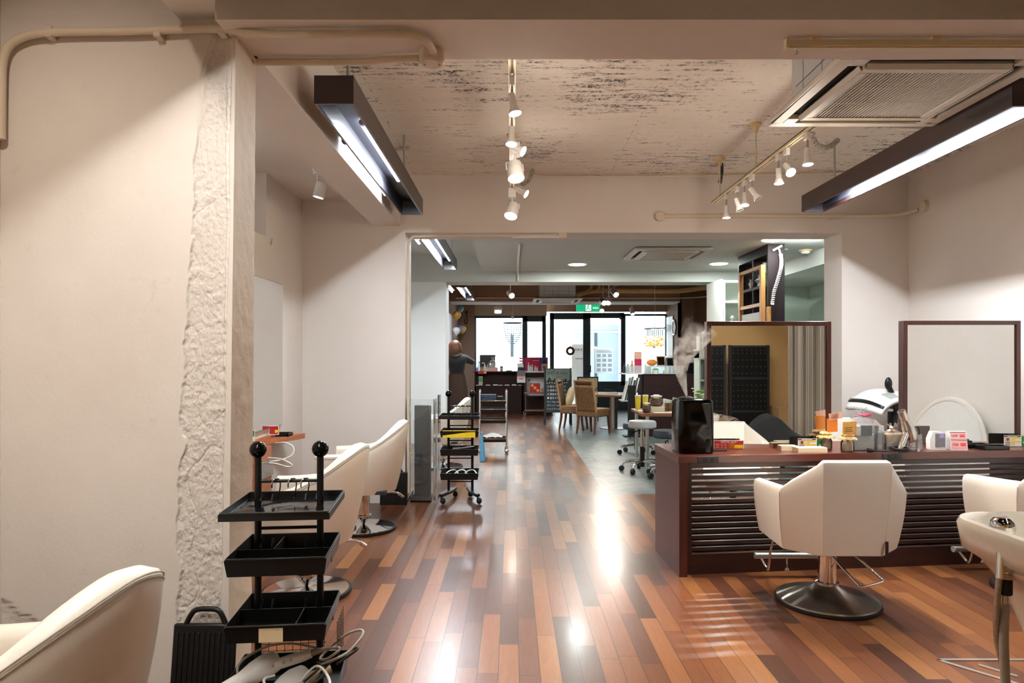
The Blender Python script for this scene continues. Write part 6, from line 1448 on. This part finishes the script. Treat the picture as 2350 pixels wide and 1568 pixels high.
o = thing('leaning_poster', 'pale poster with line drawings inside the product shelf', 'poster', (.62, RY + .32, .43)); MB().box(-.27, .27, 0, .01, 0, .46).build('panel', 'wall_cool', o); write('A  R  A', .035, up(-.06, -.002, .27), 'ink', o); MB().tube([Vector((.16 + .045 * math.cos(i * .4), -.002, .38 + .045 * math.sin(i * .4))) for i in range(16)], .003, 5, closed=True).build('ring_drawing', 'ink', o); MB().cbox((-.2, -.003, .38), (.05, .003, .05)).build('square_print', 'grey_print', o)

# ---------------------------------------------------------------- on the glass doors
o = thing('door_wreath', 'round brown wreath on the glass entrance door', 'wreath', (1.52, 17.81, 1.535)); MB().tube([(.085 * math.cos(2 * PI * i / 28), 0, .085 * math.sin(2 * PI * i / 28)) for i in range(28)], .033, 10, closed=True).build('ring', 'leg_wood', o); MB().ball((0, 0, .13), .015, 6).build('bead', 'ink', o)
ob = write('A R A N I', .055, up(1.37, 17.825, 1.345), 'ink', None, 'door_lettering'); tag(ob, 'dark letters below the round wreath on the glass door', 'lettering')
o = thing('icon_poster', 'white poster with twelve grey icons on the glass panel', 'poster', (2.40, 17.83, .95)); MB().grid(lambda u, v: (-.24 + .48 * u, 0, .67 * v), 2, 2).build('sheet', 'backlit', o)
for r_ in range(4):
    for c_ in range(3): MB().box(-.185 + c_ * .145, -.085 + c_ * .145, -.002, -.001, .05 + r_ * .125, .13 + r_ * .125).build('icon', 'frosted_grey', o)
for z, x1 in ((.60, .15), (.57, .2), (.545, .22)): MB().box(-.2, x1, -.003, 0, z, z + .010).build('text_line', 'grey_plastic', o)
o = thing('street_sign', 'tall white sign board with dark letters outside the glass door', 'sign', (1.83, 18.4, .0)); MB().box(-.22, .22, 0, .05, 0, 1.72).build('board', 'paper', o); write('A R A', .085, up(-.14, -.004, 1.55), 'ink', o); MB().box(-.12, .16, -.004, 0, 1.33, 1.345).build('text_line', 'grey_print', o)
tag(MB().box(1.90, 2.05, 17.70, 17.80, .98, 1.16).build('black_box', 'black_plastic'), 'black box fixed to the mullion between the glass doors', 'box')
tag(MB().box(2.80, 2.86, 17.79, 17.80, 2.36, 2.43).build('door_sticker', 'grey_print'), 'small grey sticker at the top of the glass panel', 'sticker')
o = thing('exit_sign', 'green illuminated exit sign above the glass door', 'exit sign', (1.73, 15.5, 2.415)); MB().box(-.27, .27, 0, .07, 0, .165).build('case', 'exit_green', o, bevel=.02)
MB().box(-.055, .065, -.003, 0, .005, .16).build('white_door', 'exit_white', o); MB().ball((.005, -.006, .135), .016, 8, (1, .3, 1)).tube([(.0, -.006, .12), (-.012, -.006, .075), (-.035, -.006, .04), (-.045, -.006, .015)], .010, 6).tube([(-.012, -.006, .075), (.02, -.006, .05), (.045, -.006, .03)], .010, 6).tube([(-.0, -.006, .112), (-.03, -.006, .09)], .007, 6).tube([(.0, -.006, .112), (.035, -.006, .10)], .007, 6).build('running_figure', 'exit_green', o)
write('非常口', .045, up(.10, -.003, .055), 'exit_white', o); MB().box(-.09, .09, .02, .05, -.018, 0).build('lower_plate', 'yellowed', o); MB().cyl((-.2, .035, .165), (-.2, .035, .69), .008).cyl((.2, .035, .165), (.2, .035, .69), .008).build('hanger', 'cable_grey', o)
# chandeliers
o = thing('crystal_chandelier', 'clear bead chandelier hanging before the left shop window', 'chandelier', (.015, 15.8, 1.66)); prof = lambda t: (.205 * (1 - t ** 2.2) ** .6 + .005, .50 * (1 - t))
b = MB()
for i in range(22):
    an = 2 * PI * i / 22
    for j in range(11):
        r_, z = prof(j / 10.5); b.ball((r_ * math.cos(an), r_ * math.sin(an), z), .0095, 4)
b.build('bead_strings', 'crystal', o); MB().tube([(.21 * math.cos(2 * PI * i / 24), .21 * math.sin(2 * PI * i / 24), .50) for i in range(24)], .012, 6, closed=True).build('top_ring', 'dark_grey', o); MB().lathe([(0, .60), (.03, .60), (.035, .66), (.01, .68), (0, .68)]).build('lamp_holder', 'steel', o); MB().ball((0, 0, .57), .028, 8).build('bulb', 'bulb_big', o); MB().cyl((0, 0, .68), (0, 0, 1.44), .004, n=6).build('cord', 'cable_white', o)
for k in range(3): MB().cyl((.21 * math.cos(k * 2.1), .21 * math.sin(k * 2.1), .5), (0, 0, .62), .003, n=6).build('suspension_wire', 'cable_white', o)
o = thing('amber_chandelier', 'amber bead chandelier on a slanted chrome bar', 'chandelier', (2.72, 13.0, 1.55), R(-30)); MB().cyl((-.20, 0, .36), (.20, 0, .36), .015, n=12).ball((.2, 0, .36), .024, 8).build('bar', 'chrome', o)
random.seed(5); b = MB(); c = MB()
for i in range(9):
    x = -.15 + i * .0375; c.cyl((x, 0, .22), (x, 0, .35), .006, n=6)
    for j in range(14): b.ball((x + random.uniform(-.03, .03), random.uniform(-.07, .07), random.uniform(.03, .2)), random.uniform(.011, .018), 4)
c.build('drop_rod', 'dark_grey', o); b.build('bead_cluster', 'gold_bead', o); MB().cyl((-.13, 0, .16), (.11, 0, .16), .035, n=12).build('bulb', 'bulb_big', o); b = MB()
for i in range(7): b.ball((-.03 + .02 * (i % 3), 0, .0 + .012 * (i % 4)), .014, 5)
b.build('crystal_drop', 'crystal', o); MB().cyl((0, 0, .36), (0, 0, 1.55), .004, n=6).build('cord', 'cable_white', o)
# entrance lights
def big_spot(x, y, z, aim, label, lit=True, m='alu', top=3.1, pw=40):
    o = thing('entrance_spotlight', label, 'spotlight', (x, y, z), group='spotlights near the entrance'); d = (Vector(aim) - Vector((x, y, z))).normalized(); mt = d.to_track_quat('Z', 'Y').to_matrix().to_4x4()
    MB().lathe([(0, -.09), (.05, -.09), (.055, -.08), (.055, .09), (.05, .09), (.046, .07), (0, .06)], mtx=mt).build('lamp_head', m, o); MB().lathe([(0, .075), (.045, .078), (.046, .07), (0, .062)], mtx=mt).build('lens', 'bulb_big' if lit else 'grey_plastic', o); MB().cyl((0, 0, .03), (0, 0, top - z), .009, n=8).build('stem', m, o)
    if lit: lamp('SPOT', 'entrance_beam', o.location + mt @ Vector((0, 0, .1)), pw, SPOT, o.location + mt @ Vector((0, 0, 1)), .03, 90, .7)
big_spot(1.935, 12.9, 2.585, (2.6, 10.8, 1.2), 'front silver spotlight of the entrance pair'); big_spot(1.90, 13.4, 2.48, (1.2, 11.5, .8), 'rear silver spotlight of the entrance pair', m='white_plastic')
big_spot(1.855, 13.9, 2.50, (2.2, 12, 1.6), 'small spotlight below the entrance pair', pw=20); big_spot(-.03, 12.6, 2.53, (.5, 11.2, 1.8), 'white cylinder spotlight left of the entrance air conditioner', m='white_plastic', pw=24)
big_spot(2.18, 16.6, 2.515, (2.0, 13, 1.4), 'small spotlight glaring beside the exit sign', m='white_plastic', pw=24); big_spot(2.92, 16.6, 2.49, (3.2, 15.5, .6), 'white cylinder spotlight above the right shop window', m='white_plastic', pw=24)
o = thing('chrome_track', 'short chrome track above the entrance spotlight pair', 'lighting track', (1.90, 12.4, 2.68)); MB().tube([(.015, 0, 0), (-.035, 2.0, 0)], .016, 8).build('rail', 'chrome', o); MB().cyl((.0, .3, 0), (.0, .3, .42), .006, n=6).cyl((-.03, 1.7, 0), (-.03, 1.7, .42), .006, n=6).build('hanger_rod', 'chrome', o)
o = thing('globe_lamp', 'white bowl lamp hanging above the left shop window', 'lamp', (-.32, 15.6, 2.40)); MB().ball((0, 0, .09), .10, 12, (1, 1, .9)).build('shade', 'white_plastic', o); MB().lathe([(0, -.03), (.07, -.025), (.08, .015), (0, .015)]).build('lens', 'down', o); MB().cyl((0, 0, .17), (0, 0, .70), .006, n=6).build('cord', 'cable_white', o)
tag(MB().tube(smooth([(1.35, 14.3, 2.66), (1.45, 14.3, 2.70), (1.75, 14.3, 2.76), (2.6, 14.3, 2.755), (3.4, 14.3, 2.755), (3.7, 14.3, 2.78), (4.05, 14.25, 2.82), (4.4, 14.2, 2.82)], 4), .055, 12).build('wrapped_pipe', 'kraft'), 'thick wrapped pipe along the entrance ceiling', 'pipe')
for y_, x_, lab in ((14.25, 1.55, 'left'), (14.25, 1.72, 'right')): tag(MB().tube(smooth([(x_, y_, 2.74), (x_ + .07, y_, 2.78), (x_ + .1, y_, 2.86), (x_ + .06, y_, 3.05)], 4), .035, 10).build('branch_pipe', 'kraft'), lab + ' short bent branch of the wrapped pipe', 'pipe')
conduit([(-1.2, 14.56, 2.63), (0, 14.56, 2.635), (2, 14.56, 2.63), (3.6, 14.56, 2.63), (4.3, 14.4, 2.66)], .012, 'thin conduit along the face of the entrance beam')
tag(MB().box(4.28, 4.36, 14.36, 14.44, 2.6, 2.72).build('switch_box', 'cream_plastic', bevel=.006), 'small box ending the entrance beam conduit', 'box'); conduit([(4.05, 14.2, 2.75), (4.08, 14.25, 2.4), (4.07, 14.2, 1.8), (4.09, 14.2, 1.2)], .006, 'thin cord hanging down the brown entrance wall', 'cable', 'cable_grey', 'cord')
o = thing('wall_clock', 'round steel wall clock right of the shop windows', 'clock', (4.03, 16.9, 2.11)); mt = Matrix.Rotation(-PI / 2, 4, 'Y'); MB().tube([mt @ Vector((.18 * math.cos(2 * PI * i / 40), .18 * math.sin(2 * PI * i / 40), .02)) for i in range(40)], .021, 8, closed=True).build('rim', 'steel', o); MB().lathe([(0, 0), (.165, 0), (.165, .02), (0, .02)], mtx=mt, n=40).build('face', 'paper', o); MB().box(-.024, -.021, -.006, .006, 0, .10).box(-.024, -.021, 0, .12, -.004, .004).build('hand', 'ink', o)
# balloons and the dark framed mirror on the left entrance wall
for px, py, Y, r_, mm, lab in ((1056, 709, 16.28, .094, 'ball_blue', 'pale blue balloon at the top of the left entrance wall'), (1048.5, 723, 15.13, .105, 'ball_gold', 'gold balloon below the blue one'), (1047, 760, 15.1, .097, 'ball_white', 'white balloon in front of the violet one'), (1055, 755, 16.15, .093, 'ball_violet', 'violet balloon between the white and the yellow ones'), (1060, 756, 16.6, .107, 'ball_yellow', 'yellow balloon behind the violet one')):
    p = at(px, py, Y); o = thing('balloon', lab, 'balloon', p, group='balloons on the left entrance wall'); MB().lathe([(0, -1.22), (.06, -1.22), (.03, -1.14), (.30, -.92), (.72, -.5), (.96, 0), (.98, .25), (.8, .66), (.45, .92), (0, 1.0)], mtx=Matrix.Scale(r_ * .92, 4)).build('skin', mm, o); MB().cyl((0, 0, -r_ * 1.05), (-1.335 - p.x, .0, -r_ * 1.1), .002, n=6).build('tie', 'cable_white', o)
o = thing('entrance_mirror', 'brown framed mirror on the left entrance wall', 'mirror', (-1.335, 13.1, .7)); MB().box(0, .05, -.45, .45, 0, .98).build('frame', 'leg_wood', o); MB().box(.05, .053, -.38, .38, .06, .92).build('mirror_glass', 'mirror', o)
tag(MB().box(-1.335, -1.325, 14.2, 15.0, 1.6, 2.3).build('wall_poster', 'paper'), 'white poster on the left entrance wall behind the balloons', 'poster')
o = thing('wall_cord_loop', 'dark hook with a looped cord in the corner by the left shop window', 'hook', (-1.15, 17.25, 2.45)); MB().tube(smooth([(0, 0, .05), (.02, -.02, -.15), (.0, -.02, -.24), (-.05, -.02, -.2), (-.03, -.02, -.1)], 4), .010, 6).cbox((0, .0, .06), (.05, .05, .05)).build('loop', 'black_rubber', o)

# ================================================================== people
def skin_mesh(name, nodes, edges, m, parent, lvl=2, root=0):
    bm = bmesh.new(); ly = bm.verts.layers.skin.verify(); vs = []
    for i, (p, r_) in enumerate(nodes):
        v = bm.verts.new(p); v[ly].radius = r_ if isinstance(r_, tuple) else (r_, r_); v[ly].use_root = i == root; vs.append(v)
    for a_, b_ in edges: bm.edges.new((vs[a_], vs[b_]))
    me = bpy.data.meshes.new(name); bm.to_mesh(me); bm.free(); me.materials.append(M[m]); o = bpy.data.objects.new(name, me); COL.objects.link(o); o.parent = parent
    k = o.modifiers.new('skin', 'SKIN'); k.use_smooth_shade = True; k = o.modifiers.new('smooth', 'SUBSURF'); k.levels = lvl; k.render_levels = lvl
    return o
def hand(parent_nodes, parent_edges, wrist, idx, d, side, n):
    """palm, four fingers and a thumb grown out of the wrist node"""
    d = Vector(d).normalized(); s = Vector(side).normalized(); w_ = Vector(wrist)
    k0 = len(parent_nodes); parent_nodes.append((w_ + d * .045, (.030, .018))); parent_edges.append((idx, k0))
    for f in range(4):
        off = s * (-.027 + f * .018); L = (.058, .070, .066, .052)[f]; base = len(parent_nodes); nn = Vector(n)
        for t, r_ in ((.085, .0095), (.085 + L * .5, .0085), (.085 + L, .007)): parent_nodes.append((w_ + d * t + off + nn * (.012 * (t - .085) / L), r_))
        parent_edges += [(k0, base), (base, base + 1), (base + 1, base + 2)]
    base = len(parent_nodes); parent_nodes.append((w_ + d * .045 - s * .045, .010)); parent_nodes.append((w_ + d * .075 - s * .06, .0085)); parent_edges += [(k0, base), (base, base + 1)]
def person(label, loc, rz, J, hair, top, skirt=None, mask=False, group=None):
    o = thing('person', label, 'person', loc, rz)
    N = []; E = []
    def add(p, r_): N.append((Vector(p), r_)); return len(N) - 1
    pel = add(J['pelvis'], (.125, .09)); wa = add(J['waist'], (.105, .075)); ch = add(J['chest'], (.13, .085)); ub = add(J['upper'], (.12, .072)); nk = add(J['neck'], .050); ja = add(J['jaw'], (.062, .066)); hd = add(J['head'], (.076, .092)); cr_ = add(J['crown'], (.058, .07))
    E += [(pel, wa), (wa, ch), (ch, ub), (ub, nk), (nk, ja), (ja, hd), (hd, cr_)]
    for s in ('l', 'r'):
        sh = add(J[s + 'sh'], .056); el = add(J[s + 'el'], .040); wr = add(J[s + 'wr'], .027); E += [(ub, sh), (sh, el), (el, wr)]
        hand(N, E, J[s + 'wr'], wr, J[s + 'hd'], J[s + 'hs'], (0, .3, -1))
        hp = add(J[s + 'hip'], .085); kn = add(J[s + 'kn'], .055); an = add(J[s + 'an'], .038); toe = add(J[s + 'toe'], .032); E += [(pel, hp), (hp, kn), (kn, an), (an, toe)]
    body = skin_mesh('body', N, E, 'skin', o)
    # face
    H = Vector(J['head']); f = Vector(J['face']).normalized(); sd = f.cross(Vector((0, 0, 1))).normalized(); fm = MB()
    fm.tube([H + f * .088 + Vector((0, 0, .005)), H + f * .108 + Vector((0, 0, -.03))], .012, 8); fm.build('nose', 'skin', body)
    for s in (-1, 1): MB().ball(H + f * .083 + sd * .032 * s + Vector((0, 0, .012)), .012, 8).build('eye', 'ink', body); MB().ball(H + sd * .082 * s + Vector((0, 0, -.015)), .022, 8, (.5, .5, 1)).build('ear', 'skin', body)
    MB().ball(H + f * .082 + Vector((0, 0, -.062)), .020, 8, (1.1, .4, .35) if abs(f.y) > .7 else (.4, 1.1, .35)).build('mouth', 'salmon', body)
    if mask: MB().grid(lambda u, v: H + Vector((0, 0, -.075 + .085 * v)) + (f * math.cos((u - .5) * 2.4) + sd * math.sin((u - .5) * 2.4)) * (.098 - .012 * abs(v - .5)), 10, 5).build('face_mask', 'white_leather2', o, solid=.004)
    # knitted top
    tn, te = [], []
    for i, (p, r_) in enumerate(((J['pelvis'] + Vector((0, 0, .06)), (.150, .118)), (J['waist'], (.142, .112)), (J['chest'], (.172, .124)), (J['upper'], (.152, .106)), (J['neck'] + Vector((0, 0, -.01)), .072), (J['neck'] + Vector((0, 0, .035)), .070))): tn.append((p, r_)); te += [(i - 1, i)] if i else []
    for s in ('l', 'r'):
        k = len(tn); tn += [(J[s + 'sh'], .066), (J[s + 'el'], .050), (Vector(J[s + 'wr']).lerp(Vector(J[s + 'el']), .08), .036)]; te += [(3, k), (k, k + 1), (k + 1, k + 2)]
    skin_mesh('knit_top', tn, te, top, o)
    nk_ = Vector(J['neck']); ax_ = (Vector(J['jaw']) - Vector(J['upper'])).normalized(); MB().tube([nk_ - ax_ * .05, nk_ - ax_ * .01, nk_ + ax_ * .03, nk_ + ax_ * .045], 0, 20, radii=[.112, .086, .074, .066]).build('collar', top, o)
    if skirt:
        P = J['pelvis']; MB().rings([[Vector((P.x + math.cos(2 * PI * i / 32) * a_ * (1 + .03 * math.sin(i * 2.4)), P.y + math.sin(2 * PI * i / 32) * b_, z)) for i in range(32)] for a_, b_, z in ((.135, .105, P.z + .14), (.16, .125, P.z + .03), (.185, .15, P.z - .1), (.205, .18, P.z - .35), (.225, .20, P.z - .62), (.21, .19, P.z - .62), (.13, .10, P.z + .1))]).build('skirt', skirt, o)
    for s in ('l', 'r'): a_ = Vector(J[s + 'an']); t_ = Vector(J[s + 'toe']); MB().tube([a_ + Vector((0, 0, .14)), a_ + Vector((0, 0, .02)), a_.lerp(t_, .4) + Vector((0, 0, -.01)), t_ + (t_ - a_) * .2], 0, 10, radii=[.05, .048, .042, .034]).build('boot', 'black_rubber', o)
    hair(o, H, f, sd)
    return o
V3 = Vector
def bob(o, H, f, sd):
    def g(u, v):                                     # cap of hair, open towards the face
        an = -2.15 + 4.3 * u; d = -f * math.cos(an) + sd * math.sin(an)
        if v < .5: e = PI / 2 * (1 - v / .5); r_ = .112; q = H + Vector((0, 0, .015)) + d * r_ * math.cos(e) + Vector((0, 0, r_ * math.sin(e) * 1.05))
        else: t_ = (v - .5) / .5; q = H + Vector((0, 0, .015 - .17 * t_)) + d * (.112 + .008 * math.sin(PI * t_) - .035 * t_ ** 2 + .004 * math.sin(u * 60))
        return q
    MB().grid(g, 44, 16).build('hair', 'hair', o, solid=.018)
woman = dict(pelvis=V3((0, 0, .93)), waist=V3((0, .01, 1.08)), chest=V3((-.005, .0, 1.24)), upper=V3((0, .0, 1.345)), neck=V3((-.02, .01, 1.425)), jaw=V3((-.035, .03, 1.475)), head=V3((-.04, .025, 1.53)), crown=V3((-.04, .015, 1.595)), face=(-.45, .9, -.1),
    lsh=V3((-.155, 0, 1.345)), lel=V3((-.19, .20, 1.22)), lwr=V3((-.12, .42, 1.30)), lhd=(.2, 1, .2), lhs=(1, 0, 0), rsh=V3((.155, 0, 1.345)), rel=V3((.295, .06, 1.265)), rwr=V3((.10, .28, 1.30)), rhd=(-.7, .6, .15), rhs=(0, .3, 1),
    lhip=V3((-.09, 0, .88)), lkn=V3((-.09, .03, .48)), lan=V3((-.09, 0, .09)), ltoe=V3((-.10, .14, .035)), rhip=V3((.09, 0, .88)), rkn=V3((.09, .03, .48)), ran=V3((.09, 0, .09)), rtoe=V3((.11, .14, .035)))
person('person seen from behind in a black knit top and brown tweed skirt, one elbow raised', (-.985, 12.2, 0), 0, woman, bob, 'knit_black', 'tweed')
def bun(o, H, f, sd):
    def g(u, v):
        an = -2.3 + 4.6 * u; d = -f * math.cos(an) + sd * math.sin(an); e = PI / 2 * (1 - v * 1.25); r_ = .108
        return H + Vector((0, 0, .012)) + d * r_ * math.cos(e) + Vector((0, 0, r_ * math.sin(e)))
    MB().grid(g, 40, 12).build('hair', 'hair', o, solid=.016); MB().ball(H - f * .10 + Vector((0, 0, .06)), .05, 10).build('hair_bun', 'hair', o)
clerk = dict(pelvis=V3((0, 0, .80)), waist=V3((0, -.02, .93)), chest=V3((0, -.05, 1.06)), upper=V3((0, -.08, 1.17)), neck=V3((0, -.10, 1.245)), jaw=V3((0, -.125, 1.29)), head=V3((0, -.125, 1.345)), crown=V3((0, -.11, 1.41)), face=(-.35, -.93, -.1),
    lsh=V3((.155, -.08, 1.165)), lel=V3((.20, -.16, .93)), lwr=V3((.12, -.33, .86)), lhd=(-.5, -.8, 0), lhs=(0, 0, 1), rsh=V3((-.155, -.08, 1.165)), rel=V3((-.22, -.22, 1.0)), rwr=V3((-.14, -.26, 1.20)), rhd=(.25, -.1, 1), rhs=(1, 0, 0),
    lhip=V3((.09, 0, .76)), lkn=V3((.10, -.10, .42)), lan=V3((.10, 0, .09)), ltoe=V3((.11, -.14, .035)), rhip=V3((-.09, 0, .76)), rkn=V3((-.10, -.10, .42)), ran=V3((-.10, 0, .09)), rtoe=V3((-.11, -.14, .035)))
person('masked person in black behind the brown counter, half veiled by the steam', (3.30, 12.75, 0), 0, clerk, bun, 'knit_black', 'cloth_black', mask=True)
